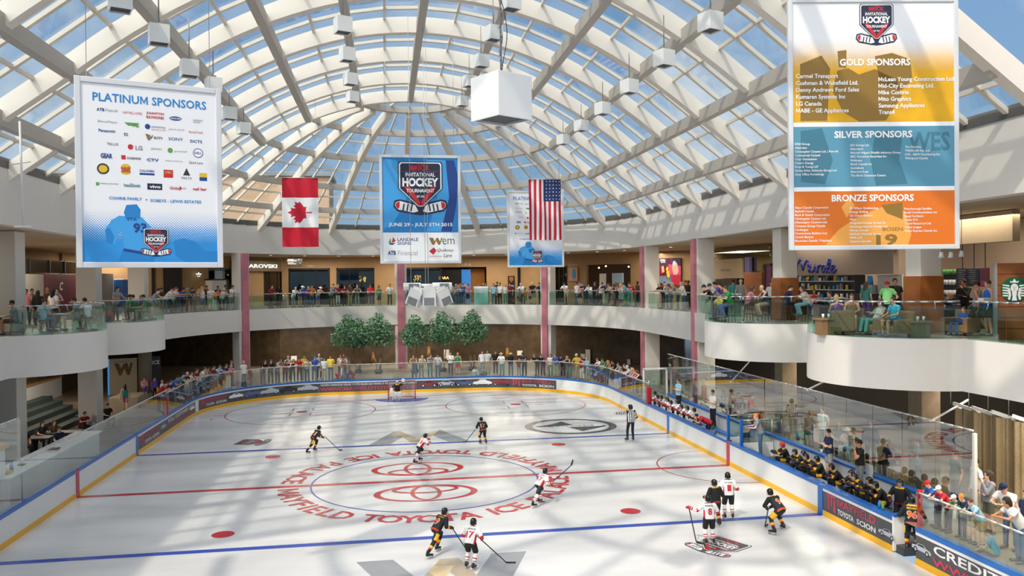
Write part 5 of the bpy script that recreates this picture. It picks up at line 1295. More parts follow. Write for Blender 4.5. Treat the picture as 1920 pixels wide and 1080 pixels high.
LO('''776 L Ti td su 0
791 L TW te lf 0f
806 L Te tt su 0
821 R Lw td sx 1
845 C Tw tk su 0B
859 S Kg sr sf 0Bf
902 S Tw te su 0B
915 S Tw tq su 1B
930 S Tk tk sx 1B
941 R Tw tt hf 0
957 R Tk td hf 2
972 R Tm te sx 1k
983 L Tn tk sx 1
1006 L Tk tk cii 0''','at lower glass right of middle pink column',45,90)
LO('''1016 L Tk tk su 0
1032 S TW tg lu 0f
1042 R Tb tq su 0
1053 L Tn tk cxx 0
1067 L Kk tg lf 0f
1082 R Ty tq cww 0
1090 R Kr tw lu 0f
1102 R Tl tl lf 0f
1111 L Tn tb su 0k
1117 L Tb tb sx 1k
1126 L Tw td su 0
1135 L Tg td su 0
1145 L Ti tk lf 0f
1155 L Tk tb sx 1
1165 L Te tn su 0
1177 L Tk tk su 0
1184 L Tl td ss 0
1192 L Tp tk lf 0f
1200 L Kk tu lu 0f''','at lower glass around far right corner',25,70)
for px,sp,lab in((632,('F','Tr','te','su','0k'),'child in red sitting on floor behind far glass, left one'),(650,('F','Tv','td','lf','0k'),'child in purple sitting on floor behind far glass between two in red'),(662,('F','Tr','te','lf','0k'),'child in red sitting on floor behind far glass, right one'),(891,('F','Tw','tl','cbb','0k'),'child with blue cap sitting on floor behind far glass'),(908,('F','Te','tk','su','1k'),'child in grey sitting on floor right of the blue-capped child')):
    s=s_px(px,ZL+.4,40,100); p,d=path_at(BP,BL,s); crowd_one(sp,p.x+d.y*.7,p.y-d.x*.7,ZL,(-d.y,d.x),lab)
# single figures measured one by one: column, depth, floor, spec, facing, label
def one(px,Y,z,sp,face,lab,sc=None): p=at_y(px,540,Y); return crowd_one(sp.split(),p.x,p.y,z,face,lab,None,sc)
def onx(px,X,z,sp,face,lab,sc=None): p=at_x(px,540,X); return crowd_one(sp.split(),p.x,p.y,z,face,lab,None,sc)
# farther right-hand round balcony
one(1331,35.7,ZF,'M Tk tk cxx 0',(-1,.1),'person in black cap leaning out at the far end of the round balcony')
one(1341,36.4,ZF,'M Te tq cnn 0',(-1,-.1),'person in navy cap and grey shirt leaning behind the black-capped one')
one(1349,36.9,ZF,'L Tv td sx 0',(-1,0),'person in purple shirt leaning on the round balcony railing')
one(1357,37.4,ZF,'L Ti tk cxx 0',(-1,.2),'person in black cap and tan shirt behind the purple shirt')
one(1350,33.9,ZF,'Q Ty td su 0k',(-.8,-.6),'child in yellow shirt sitting beside the bright green shirt')
one(1369,32.75,ZF,'Q TG td su 0',(-1,.1),'person in bright green shirt and jeans sitting on a bar stool')
one(1375,41.5,ZF,'S Tt tk sx 1',(.2,1),'person in teal shirt seen from behind at the cream shop')
one(1389,41.0,ZF,'S Te td ss 0',(.4,1),'silver-haired person in grey shirt by the wooden panel')
one(1403,33.9,ZF,'Q Tp sk lu 0f',(1,-.3),'person in pink top at the bar table with drinks')
one(1437,32.7,ZF,'Q Kn sq n 0',(-1,.1),'bald person in navy vest and khaki shorts on a bar stool')
one(1446,39.0,ZF,'S Tw tk lx 0f',(-.5,-.8),'long-haired person in white left of the wood-clad pillar')
one(1474,33.6,ZF,'Q Ln tn sx 0',(1,-.4),'dark-haired person in navy sitting right of the wood-clad pillar')
one(1512,32.5,ZF,'Q Kw tl lu 0f',(-1,.1),'long-haired person in white vest and pale trousers on a bar stool')
one(1527,37.6,ZF,'I Kr tk lh 1f',(-.6,-.8),'long-haired person in red vest near the round balcony gap')
# nearest right-hand round balcony
one(1564,33.0,ZF,'T Tb tk su 0',(-1,-.2),'person in blue sitting by the cosmetics shelves')
one(1594,31.0,ZF,'I Tk tk sx 0k',(-.6,-.8),'dark-haired child sitting behind the inner railing')
one(1624,31.5,ZF,'S Tt tv lu 0f',(.9,.4),'person with long brown hair and teal top by the counter')
one(1570,24.9,ZF,'I Kv tk bf 0f',(.1,1),'blond person in purple vest seen from behind in an armchair')
one(1597,26.0,ZF,'I Ki tq lu 0f',(-.6,-.9),'person in tan vest sitting behind the reader in patterned trousers')
one(1641,24.4,ZF,'G Kw tt bu 0f',(-1,-.1),'person in white vest lounging with a paper and patterned trousers')
one(1664,26.9,ZF,'H TL sn crr 0',(-.9,-.5),'person in lime shirt and red cap standing left of the pillar')
one(1678,28.6,ZF,'S Tk tk sx 1',(-.5,-.9),'tall dark-haired person in black behind the lime shirt')
one(1679,23.35,ZF,'I Tc sn sx 1f',(-1,-.1),'person in turquoise shirt sitting in a brown armchair')
one(1764,26.4,ZF,'T Ln tk n 0',(.8,-.5),'bald person in navy leaning over a small table')
one(1808,26.4,ZF,'N Lk tk sx 1',(-.9,-.4),'person in black stretching an arm before the menu boards')
one(1801,23.4,ZF,'G Tb tb su 0k',(-1,-.3),'child in blue lying back in a brown armchair')
one(1833,23.1,ZF,'W Ke sk sx 1f',(-.5,.9),'person in grey vest and black shorts walking beside the blue vest')
one(1853,22.75,ZF,'Y KB sk su 0',(-1,.15),'person in bright blue vest carrying a white box')
# nearest left-hand round balcony
one(27,34.3,ZF,'I Te su sx 1',(-.9,-.3),'person in grey shirt and brown shorts at the left picture edge')
one(78,35.7,ZF,'I Tl td su 0',(.5,.9),'person in pale checked shirt and jeans seen from behind on a chair')
one(87,37.6,ZF,'T Tw tk sx 1',(.1,-1),'dark-haired person in white facing us at the left cafe table')
one(100,38.6,ZF,'S Tw tk lx 0f',(.4,.9),'long-haired person in white standing behind the left cafe table')
one(143,36.6,ZF,'I Te sa sx 0',(-.9,-.3),'person in dark grey shirt and olive shorts right of the cafe table')
one(168,37.4,ZF,'T Tw tk sx 0',(-.8,.4),'dark-haired person in white at the tip of the left balcony')
one(34,41.0,ZF,'S Tk td sx 0',(-.3,1),'tall person in black beside the leftmost white pillar')
one(49,42.5,ZF,'S Tp tk sx 1f',(.2,-1),'person in pink striped shirt left of the maroon board')
one(60,43.5,ZF,'S Ta tk sx 1',(.5,-.9),'person in olive standing left of the maroon board')
one(71,42.0,ZF,'S Lk tk lx 0f',(0,1),'long-haired person in black before the maroon board')
one(89,44.0,ZF,'S Tu tk n 1',(-.5,-.8),'bald person in brown before the maroon board')
one(105,43.0,ZF,'N Te tk sx 0',(.8,-.5),'person in grey drinking before the maroon board')
# farther left-hand round balcony
one(218,44.4,ZF,'R Te tk sx 1',(.8,-.6),'person in grey shirt leaning on the railing before the blue kiosk')
one(240,47.0,ZF,'I Tt tk sx 1',(.9,.1),'person in teal sitting right of the blue kiosk')
one(252,46.2,ZF,'I Tg tk sx 0',(-.9,.2),'person in green sitting on the farther left balcony')
one(266,46.6,ZF,'I Tv tk lx 1f',(-.3,-.9),'person in purple sitting on the farther left balcony')
one(272,45.7,ZF,'I Tg tq sx 0',(-1,-.2),'person in green and khaki near the farther left balcony tip')
one(288,46.4,ZF,'L Te tq sx 0',(.9,.4),'person in grey bending forward beside the pale pillar')
# people inside the far shops on the upper level
for px,Y,sp,lab in((860,73.0,'S Tp tk lu 0f','person in pink by the dark shop entrance, left one'),(872,73.3,'S Te tk su 0','person in grey by the dark shop entrance, right one'),(906,72.8,'S Tk tk sx 1','person in black walking out of the orange shop')): one(px,Y,ZF,sp,(0,-1),lab)
# lower level on the left
one(232,48.6,.95,'W Kt sp lh 0fk',(-.2,1),'long-haired child in turquoise top and pink shorts climbing the steps',.86)
one(267,51.6,1.5,'I Tp tv lu 0k',(.6,-.8),'child in pink sitting on the ledge right of the steps')
one(287,52.8,ZL,'S Lv tk sh 0k',(.8,-.6),'child in purple standing beside the yellow floor sign')
one(301,51.0,ZL,'S Tw td sf 0k',(1,-.1),'child in white close to the red post at left')
for px,Y,z,sp,lab in((39,40.0,.2,'I Tk tk sx 1','person with dark hair at the far left lower seats'),(74,42.2,.2,'I Tk tk lx 0f','long-haired person in black on the lower left seats'),(96,42.6,.2,'I Tu tk lu 0f','person in brown next to the long-haired one on lower seats'),(105,40.0,.2,'I Tn tk sx 0','person in navy seen from behind on the lower left seats'),(150,45.0,.2,'T Tm tk sx 0','person in maroon sitting left of the lower grey pillar'),(197,47.3,.2,'I Tk tk sx 0','person in black sitting right of the lower grey pillar')):
    one(px,Y,z,sp,(.7,-.6),lab)
# behind the tall glass screen on the right
one(1353,39.5,ZL,'I Le td sx 2',(.3,-.9),'person in grey hooded top sitting behind the tall glass')
one(1382,38.4,ZL,'T Lk tk sx 1',(-.4,-.9),'person in black bending behind the tall glass')
one(1404,37.4,ZL,'I Tr tk sx 1',(.6,-.6),'person in red sitting behind the tall glass')
one(1509,31.8,ZL,'I Ti tg su 1',(-.8,-.5),'person in tan sitting behind the tall glass left of the navy coach')
one(1541,30.2,ZL,'S Tw te su 0',(-.9,-.3),'person in white standing behind the tall glass')
one(1570,29.6,ZL,'I Ta tk lf 0f',(-.4,-.9),'blond person behind the tall glass next to the navy coach')
one(1594,28.6,ZL,'T Tw tl hw 0',(-.8,-.4),'person in white hat behind the tall glass')
one(1630,27.2,ZL,'S Lk tk sx 0',(-.6,-.8),'person in black behind the glass right of the black-shirted coach')
one(1668,25.9,ZL,'I Tn tk sx 1',(-1,-.2),'person in navy sitting behind the glass near the paper notice')
one(1719,23.9,ZL,'C Te ta su 0',(-.9,.5),'person in grey with crossed arms behind the glass by the wooden post')
one(1790,22.0,ZL,'S Ta tk sx 1',(-1,.1),'person in olive behind the end of the tall glass')
# staff on the benches
onx(1271,15.95,.77,'C Tl tk su 0',(-1,-.2),'coach in pale blue shirt with crossed arms behind the white team')
onx(1335,15.95,.77,'C Tw tk su 0',(-1,-.2),'coach in white shirt and black trousers with crossed arms')
onx(1318,15.12,.3,'U Tr tk sh 0',(-1,.1),'person in red shirt leaning over the boards')
onx(1420,15.3,.76,'R Te td so 0k',(-1,.35),'boy in grey shirt leaning on the boards at the timekeeper box',1.0)
onx(1407,15.75,.76,'I Tb tk su 0k',(-.9,.4),'boy in blue sitting behind the grey-shirted boy',.95)
onx(1552,15.95,.77,'C Tn se sh 0',(-1,.1),'coach in navy polo shirt and grey shorts with crossed arms')
onx(1610,16.0,.77,'N Tk te sx 1',(-1,.1),'coach in black polo shirt with hand on chin')
# by the low glass at bottom right
def low(px,X,sp,face,lab,sc=None): return onx(px,X,ZL,sp,face,lab,sc)
low(1750,15.3,'L Tb tk crr 0k',(-1,.2),'boy in red cap and blue shirt leaning on the low glass',.8)
low(1770,15.3,'L Tr tk cww 0k',(-1,.1),'boy in red shirt and white cap leaning on the low glass',.78)
low(1797,15.3,'L Tg tn cww 0k',(-1,.0),'boy in green shirt and white cap leaning on the low glass',.72)
low(1813,15.3,'L Tn sq so 0k',(-1,.1),'red-haired boy in navy shirt leaning on the low glass',.78)
low(1830,15.3,'L Tl sq su 0k',(-1,.1),'boy in pale shirt and khaki shorts leaning on the low glass',.76)
low(1828,16.9,'S Tw te sh 0',(-1,.2),'person in white and maroon shirt before the metal curtain')
low(1852,16.35,'N Le sa lh 0f',(-1,.1),'long-haired person in grey top before the metal curtain')
low(1889,15.9,'L Tw td cnn 0',(-.9,-.4),'person in navy cap and white shirt looking down at bottom right')
low(1904,15.35,'L Tw td bx 1f',(-1,.2),'dark-haired person in white leaning at the right picture edge')
low(1925,15.7,'S Tn td sx 0',(-1,0),'person in navy at the right picture edge')
low(1858,15.15,'F Tc sq su 0k',(-.6,.8),'child in turquoise sitting on the floor behind the low glass',.72)
# ------------------------------------------------------------------ hanging loudspeaker cubes
SPW0=mat('pole_white','dddcd8',.45,var=.03)
CUBE=mat('cube_white','efefec',.5,var=.03); GRL=mat('grille_grey','77797c',.6,var=.2,scale=60); GRD=mat('grille_dark','4b4d50',.6,var=.25,scale=60)
def cube(px,py,Y,size,label,rz,group=None):
    P=at_y(px,py,Y); o=thing('hanging_speaker',label,'loudspeaker',P,rz,group); s=size; b=MB()
    t=.04
    for a,d in(((0,-s/2+t/2,0),(s,t,s)),((0,s/2-t/2,0),(s,t,s)),((-s/2+t/2,0,0),(t,s-2*t,s)),((s/2-t/2,0,0),(t,s-2*t,s)),((0,0,s/2-t/2),(s-2*t,s-2*t,t))): b.rbox(a,d,.008)
    b.build('housing',CUBE,o); b=MB(); b.box((0,0,-s/2+.06),(s-2*t,s-2*t,.02)); b.build('grille',GRD,o)
    zr=prof(P.x-VX)-.5-P.z; zr=max(zr,s/2+.25); b=MB(); b.cyl((0,0,s/2),(0,0,zr),.02,n=6); b.rbox((0,0,s/2+.05),(.2,.2,.1),.02); b.build('hanger',GREY,o); return o
rows=[('left',[(298,66,25.5),(355,129,29.5),(400,160,33.2),(430,213,38.5),(457,241,42.5)],46),('centre-left',[(643,48,30),(651,103,35),(657,149,40),(661,182,44.5)],36),('centre-right',[(957,4,27),(925,63,31.5),(902,115,36),(880,153,40.5),(866,190,45)],36),('right',[(1332,42,23.5),(1245,110,27.5),(1180,163,32),(1130,204,36.5),(1090,236,41),(1056,262,45)],46)]
for nm,l,_ in rows:
    for i,(px,py,Y) in enumerate(l): cube(px,py,Y,.56,'white speaker cube, %s from the near end of the %s row'%(ORD[i],nm),.35+.04*i,'speaker cubes hung from the roof')
cube(225,1,24,.58,'white speaker cube cut by the top edge at upper left',.4,'speaker cubes hung from the roof')
o=cube(940,186,15.4,.84,'large near speaker cube hanging on a chain in the middle',.55)
P=o.location; b=MB(); pts=[V((.03*sin(i*1.1),.03*cos(i*1.1),.46+i*.09)) for i in range(40)]; b.tube(pts,.014,5); b.build('chain',GRL,o)
b=MB(); b.tube([V((.02+.14*sin(pi*i/14)**2*(1 if i<12 else .3),0,.46+i*.12)) for i in range(15)],.009,5); b.build('cable',DARK,o)
p0,p1=at_y(38,300,27),at_y(44,425,27); o=thing('hanging_pole','thin white pole with a small crossbar hanging at the left edge below the glazing','pole',p0); b=MB(); b.cyl((0,0,1.2),p1-p0,.035,n=8); b.build('pole',SPW0,o); b=MB(); b.cyl((-.3,0,-.15),(.3,0,-.05),.02,n=6); b.build('crossbar',SPW0,o); b=MB(); b.rbox(p1-p0,(.5,.12,.06),.01); b.build('foot_bracket',SPW0,o)
# ------------------------------------------------------------------ loudspeaker cluster in front of the trees
P=at_y(806,550,36.5); o=thing('speaker_cluster','white loudspeaker cluster hanging above the middle trees','loudspeaker',P); k=36.5/1504*1.0
SPW=mat('speaker_white','dddcd8',.45,var=.03)
def L_(x,y): return V(((x-806)*k,0,-(y-550)*k))
for x0,x1,g0,g1 in((757,789,767,786),(811,847,824,841)):
    b=MB(); a=L_(x0,537);c=L_(x1,537); b.cyl(a,c,.17,n=8,sm=False); b.v=[V((v.x,v.y*1.1,v.z)) for v in b.v]; b.build('horn_housing',SPW,o)
    b=MB(); b.rbox((L_(g0,537)+L_(g1,537))/2+V((0,-.17,0)),((g1-g0)*k,.06,.26),.01); b.build('grille',GRL,o)
b=MB(); b.cyl(L_(786,535),L_(813,535),.07,n=8); b.build('crossbar',SPW,o)
for x,t,rz in((781,-.38,-.5),(804,0,0),(828,.38,.5)):
    M=Matrix.Translation(L_(x,556))@Matrix.Rotation(rz*.9,4,'Z')@Matrix.Rotation(-t,4,'Y')
    b=MB(); b.prism([(-.30,-.3),(.30,-.3),(.24,.32),(-.24,.32)],-.42,.36,0,M); b.prism([(-.24,-.24),(.24,-.24),(.2,.26),(-.2,.26)],.36,.46,0,M); s=b.build('speaker_box',SPW,o)
    b=MB(); b.rbox((0,-.305,-.22),(.46,.03,.34),.01,0,M); b.build('grille',GRL,s)
for x in(771,798,803): b=MB(); b.cyl(L_(x,531),L_(x,531)+V((0,0,prof(0)-P.z-.7)),.012,n=5); b.build('cable',CHROME,o)
# ------------------------------------------------------------------ goal
o=thing('hockey_goal','red framed hockey goal with white net behind the goalkeeper','goal',(GX,GY,0)); RG_=mat('goal_red','b3202f',.4); b=MB()
b.tube([(-.93,0,0),(-.93,0,1.22),(.93,0,1.22),(.93,0,0)],.03,10); b.build('posts',RG_,o); b=MB(); b.tube([(-.93,0,.02),(-.8,.55,.02),(-.5,.9,.02),(.5,.9,.02),(.8,.55,.02),(.93,0,.02)],.025,8); b.tube([(-.93,0,1.22),(-.6,.45,1.15),(.6,.45,1.15),(.93,0,1.22)],.02,8); b.tube([(0,.45,1.15),(0,.9,.02)],.02,8); b.build('base_frame',RG_,o)
NET=mat('net_cord','d6d6d2',.8,var=0); b=MB()
for i in range(21):
    t=-1+2*i/20; b.bar((t*.6,.45,1.15),(t*.5*1.5 if abs(t)<.6 else t*.75,.9-.3*max(0,abs(t)-.6),.02),.006)
for j in range(12):
    f=j/12; z=1.15*(1-f)+.02*f; y=.45+.45*f; b.bar((-.62,y,z),(.62,y,z),.006)
    for s in(-1,1): b.bar((s*.93,0,1.22*(1-f)+.02*f),(s*.66,y,z),.006)
for i in range(8):
    f=i/8
    for s in(-1,1): b.bar((s*(.93-.3*f),.45*f,1.22-.07*f),(s*(.93-.15*f),.6*f,.02),.006)
b.build('net',NET,o)
o=thing('puck','small black puck lying on the ice at left','puck',at_z(396,787,0)+V((0,0,.013))); b=MB(); b.cyl((0,0,-.0125),(0,0,.0125),.05,n=16); b.build('disc',BLACK,o)
# ------------------------------------------------------------------ trees behind the far glass
LEAFM=mat('ficus_leaf','55855a',.6,var=.4,scale=6); LEAF2=mat('ficus_leaf_pale','93b08f',.6,var=.3,scale=6); BARK=mat('pale_bark','8a7458',.8,var=.25,scale=6)
def foliage(rg):
    b=MB(); blobs=[(0,0,3.3,1.15),(.55,.2,2.9,.85),(-.6,-.1,2.95,.9),(.1,.3,4.05,.85),(-.25,-.3,3.9,.8),(.75,-.3,3.4,.65),(-.8,.3,3.45,.65),(.05,-.6,3.0,.75),(0,0,4.6,.55)]
    for i in range(2600):
        c=rg.choices(blobs,[q[3]**2 for q in blobs])[0]; d=V((rg.gauss(0,1),rg.gauss(0,1),rg.gauss(0,1))).normalized()*c[3]*(rg.random()**.28); p=V(c[:3])+V((d.x,d.y,d.z*.9))
        u=V((rg.gauss(0,1),rg.gauss(0,1),rg.gauss(0,.6)-.4)).normalized(); w=u.cross(V((rg.gauss(0,1),rg.gauss(0,1),rg.gauss(0,1)))).normalized(); s=.08+.06*rg.random()
        b.add([p-u*s,p+w*s*.5,p+u*s,p-w*s*.5],[(0,1,2,3)],1 if rg.random()<.35 else 0)
    return b
fol=[]
for k in range(3):
    q=foliage(random.Random(20+k)).build('foliage',[LEAFM,LEAF2]); fol.append(q.data); bpy.data.objects.remove(q)
TR=[(652,63.6,.92,'leftmost leafy indoor tree above the far spectators'),(671,64.3,.86,'rear leafy tree half hidden behind the leftmost tree'),(709,63.6,.93,'second leafy indoor tree from the left, left of the middle column'),(777,63.4,.9,'leafy indoor tree in front of the middle pink column'),(829,63.6,.95,'leafy indoor tree right of the middle pink column'),(885,63.8,.96,'rightmost leafy indoor tree above the far spectators')]
for i,(px,Y,s,lab) in enumerate(TR):
    P=at_y(px,600,Y); o=thing('indoor_tree',lab,'tree',(P.x,Y,ZL),i*1.3,None,s); link('foliage',fol[i%3],o); rg=random.Random(i)
    for j in range(4):
        a=j*1.6+rg.random(); b=MB(); p0=V((.12*cos(a),.12*sin(a),0)); p1=V((.28*cos(a),.28*sin(a),1.3)); p2=V((.6*cos(a),.6*sin(a),2.9)); b.cyl(p0,p1,.045,.035,7); b.cyl(p1,p2,.035,.02,7); b.build('trunk',BARK,o)
    b=MB(); b.lathe([(.0,.0),(.3,0),(.36,.3),(.3,.3),(.28,.24),(0,.24)],(0,0,0),14); b.build('planter',DARK,o)
# ------------------------------------------------------------------ upper level shop fronts
class Plane:
    def __init__(s,a,b): s.a=V((a[0],a[1],0)); s.b=V((b[0],b[1],0)); s.d=(s.b-s.a).normalized(); s.n=V((s.d.y,-s.d.x,0)); s.rz=atan2(s.d.y,s.d.x)
    def hit(s,x,y):
        r=ray(x,y); t=(s.a-CAM).dot(s.n)/r.dot(s.n); return CAM+r*t
    def box(s,x0,y0,x1,y1,off,t):
        """centre, (width, depth, height) of a box whose face covers these picture columns and rows"""
        ym=(y0+y1)/2; A=s.hit(x0,ym);B=s.hit(x1,ym); xm=(x0+x1)/2; z1=s.hit(xm,y0).z; z0=s.hit(xm,y1).z; w=(V((B.x-A.x,B.y-A.y,0))).length; c=(A+B)/2; c.z=(z0+z1)/2; return c+s.n*(off-t/2 if False else off), (w,t,abs(z1-z0))
FARW=Plane((-9,73.6),(12.6,73.6)); RDG=Plane((12.6,73.6),(25,59.5)); LDG=Plane((-22,59.5),(-9,73.6)); RSW=Plane((25,59.5),(25,20)); LSW=Plane((-22,20),(-22,59.5))
def slab_on(pl,name,x0,y0,x1,y1,m,t=.12,off=.06,label=None,cat=None,z0=None,z1=None,rb=.01,kind=None,group=None):
    c,d=pl.box(x0,y0,x1,y1,off,t)
    if z0 is not None: top=c.z+d[2]/2 if z1 is None else z1; c.z=(z0+top)/2; d=(d[0],d[1],top-z0)
    o=thing(name,label,cat,c,pl.rz,group); b=MB(); b.rbox((0,0,0),d,rb); return o,b,d
def wall_piece(pl,x0,x1,z0,z1,m,name='wall_upper_far',t=.3,y=520):
    A=pl.hit(x0,y);B=pl.hit(x1,y); b=MB(); b.bar((A.x,A.y,(z0+z1)/2),(B.x,B.y,(z0+z1)/2),t,z1-z0); return struct(name,b,m)
# continuous back walls of the shops, then piers and lintels in front of them
def bar_wall(name,p,q,z0,z1,m,t=.25):
    b=MB(); b.bar((p[0],p[1],(z0+z1)/2),(q[0],q[1],(z0+z1)/2),t,z1-z0); return struct(name,b,m)
SHOPB=mat('shop_back','5c4a35',.7,var=.3,scale=.8); SHOPW=mat('shop_back_warm','b07a3c',.7,var=.3,scale=.8); SHOPC=mat('shop_cream','b9a88c',.7,var=.1)
bar_wall('wall_shop_back',(-12,79),(14,79),ZF,ZU0,SHOPB); bar_wall('wall_shop_back',(14,79),(31,62),ZF,ZU0,SHOPC); bar_wall('wall_shop_back',(-28,61),(-12,79),ZF,ZU0,SHOPB)
bar_wall('wall_right',(25.2,59.5),(25.2,4),ZF,ZU0,TAUPE); bar_wall('wall_left',(-22.2,59.5),(-22.2,4),ZF,ZU0,TAN); bar_wall('wall_right',(31,62),(25.2,59.5),ZF,ZU0,SHOPC)
def facade(pl,xs,ztop,m):
    """xs: list of (x0,x1) openings; everything between is a pier, all above ztop is the lintel"""
    A,B=pl.a,pl.b; b=MB(); b.bar((A.x,A.y,(ztop+ZU0)/2),(B.x,B.y,(ztop+ZU0)/2),.3,ZU0-ztop); struct('wall_lintel',b,m); edges=[A]
    for x0,x1 in xs: edges+=[pl.hit(x0,520),pl.hit(x1,520)]
    edges.append(B)
    for i in range(0,len(edges),2):
        p,q=edges[i],edges[i+1]
        if (q-p).dot(pl.d)>.05: b=MB(); b.bar((p.x,p.y,(ZF+ztop)/2),(q.x,q.y,(ZF+ztop)/2),.3,ztop-ZF); struct('wall_pier',b,m)
ZT=9.45
facade(FARW,[(541,619),(631,702),(741,829),(830,912),(970,1017)],ZT,TAN)
facade(RDG,[(1041,1066),(1102,1184)],ZT,TAN); facade(LDG,[(388,456),(492,534)],ZT,TAN)
def shopwin(pl,x0,x1,fr=BLACK,n=3):
    WNO[0]+=1; A=pl.hit(x0,520);B=pl.hit(x1,520); A.z=B.z=0; w=(B-A).length; c=(A+B)/2; M=Matrix.Translation((c.x,c.y,0))@Matrix.Rotation(pl.rz,4,'Z'); b=MB()
    for x in(-w/2+.06,w/2-.06): b.box((x,0,(ZF+ZT)/2),(.14,.2,ZT-ZF),0,M)
    b.box((0,0,ZT-.07),(w,.2,.14),0,M); b.box((0,0,ZF+.1),(w,.2,.2),0,M)
    for i in range(1,n): b.box((-w/2+w*i/n,0,(ZF+ZT)/2),(.05,.1,ZT-ZF),0,M)
    o=struct('window_%d'%WNO[0],b,fr); g=MB(); g.box((0,0,(ZF+ZT)/2),(w-.1,.02,ZT-ZF-.1),0,M); g.build('pane',GLASSS,o)
for x0,x1 in((541,619),(631,702),(741,829),(970,1017)): shopwin(FARW,x0,x1)
shopwin(RDG,1041,1066); shopwin(LDG,388,456,mat('frame_teal','5d6f70',.4)); shopwin(LDG,492,534)
def chandelier(px,py,pl,w,label):
    P=pl.hit(px,py)-pl.n*1.2; o=thing('chandelier',label,'chandelier',P); rg=random.Random(int(px)); b=MB()
    for i in range(26):
        x,z,y=rg.uniform(-w,w),rg.uniform(-.26,.26),rg.uniform(-.12,.12); b.cyl((x,y,z-.06),(x,y,z+.06),.028,n=5)
    b.build('lamp_tubes',GLOW,o); b=MB(); b.cyl((0,0,.2),(0,0,ZU0-P.z),.012,n=5); b.build('rod',CHROME,o)
chandelier(679,523,FARW,.32,'glowing chandelier in the shop window left of the middle column'); chandelier(784,522,FARW,.38,'glowing chandelier in the window right of the middle column')
chandelier(989,520,FARW,.25,'glowing chandelier in the window left of the tall right column'); chandelier(1054,521,RDG,.22,'glowing chandelier in the narrow window right of the grey column')
def letters(pl,name,t,x0,x1,y,h,m,off,label,cat='sign',bold=.01,shear=0,depth=.05):
    c,d=pl.box(x0,y-h/2,x1,y+h/2,off,.05); v,f=text_fit(t,d[0],d[2],bold,shear); o=thing(name,label,cat,c,pl.rz); b=MB(); Mx=Matrix.Rotation(pi/2,4,'X'); F=[Mx@p-V((0,depth,0)) for p in v]; b.add(F,f); k=len(v)
    # side walls so the letters are solid
    ec={}
    for q in f:
        for i in range(len(q)):
            e=(q[i],q[(i+1)%len(q)]); r=(e[1],e[0])
            if r in ec: del ec[r]
            else: ec[e]=1
    b.add([p+V((0,depth,0)) for p in F],[])
    for i,j in ec: b.f.append([j,i,i+k,j+k]); b.m.append(0); b.smooth.append(False)
    b.build('lettering',m,o); return o
LW=mat('letter_white','e8f4ee',.4,var=0,emit=1.0); LGD=mat('letter_gold','e8c070',.4,var=0,emit=1.6,ecol='ffcf70'); LST=mat('letter_steel','b9b4aa',.35,.5,var=0)
letters(FARW,'shop_letters','ZARA',576,590,499,4.5,LST,.145,'steel shop letters above the window right of the leftmost pink column')
letters(FARW,'shop_letters','ZARA',856,884,496.5,5,LST,.145,'steel shop letters above the dark entrance'); letters(FARW,'shop_letters','ZARA',823,843,521,5,LGD,-.79,'gold shop letters at the dark entrance')
letters(RDG,'shop_letters','ZARA',1069,1086,497,4.5,LST,.145,'steel shop letters above the poster right of the grey column')
# dark entrance and its blue screen, orange shop
o,b,d=slab_on(FARW,'entrance_panel',829,505,867,560,BLACK,.2,-.9,'dark panel of the shop entrance with gold letters','panel',ZF); b.build('panel',BLACK,o)
o,b,d=slab_on(FARW,'video_screen',867,505,884,560,PLB,.15,-.8,'tall blue video screen beside the dark shop entrance','screen',ZF); b.build('screen',mat('screen_blue','2f78c8',.3,var=.2,scale=.8,emit=.6),o); b=MB(); b.sph((.05,-.09,-.4),(.22,.02,.4),0,12,8); b.build('pictured_figure',PR('pink','d08aa8'),o)
o,b,d=slab_on(FARW,'shop_wall',884,503,913,560,SHOPW,.2,-1.6,'warm orange back wall of the shop right of the blue screen','wall panel',ZF); b.build('panel',mat('orange_wall','c98436',.6,var=.2),o)
# crystal shop sign and awning, half hidden by the column
o,b,d=slab_on(LDG,'shop_sign',430,489,520,509,BRONZE,.5,.3,'brown shop sign band left and right of the leftmost pink column','sign'); b.build('band',mat('sign_bronze','6b5a48',.4,.3,var=.3),o)
letters(LDG,'shop_letters','SWAROVSKI',438,511,499,7,LW,.55,'pale shop letters on the brown sign band behind the leftmost column')
letters(LDG,'star_emblem','*',360,370,516,10,LW,.5,'pale star emblem above the display left of the leftmost column','emblem',.02)
o,b,d=slab_on(LDG,'display_case',359,526,386,560,PW,.8,2.2,'white display kiosk behind the spectators at left','kiosk',ZF); b.build('body',PW,o); b=MB(); b.rbox((0,0,d[2]/2+.05),(d[0]+.1,.9,.1),.01); b.build('top',BLACK,o)
o,b,d=slab_on(LDG,'window_poster',397,508,411,545,PW,.1,.4,'pale blue and white poster in the crystal shop window','poster'); b.build('panel',PR('pale_blue','a8c4dd'),o)
# directory sign hanging below the ceiling
o,b,d=slab_on(FARW,'directory_sign',546,485,573,501,DARK,.12,3.0,'dark hanging directory sign with white lines of text','sign'); b.build('panel',DARK,o); b=MB()
for t,x,y in(('SHOPS',-.3,.2),('WATERPARK',-.22,.1),('HOTEL',-.3,-.05),('THEATRES',-.22,-.15),('<',.35,.2),('>',.45,-.1)): v,f=text_fit(t,.09*len(t),.07); b.add([V((x+p.x,-.065,y+p.y)) for p in v],f)
b.build('lettering',PW,o); b=MB()
for x in(-.4,.4): b=MB(); b.cyl((x,0,d[2]/2),(x,0,d[2]/2+.6),.012,n=5); b.build('rod',CHROME,o)
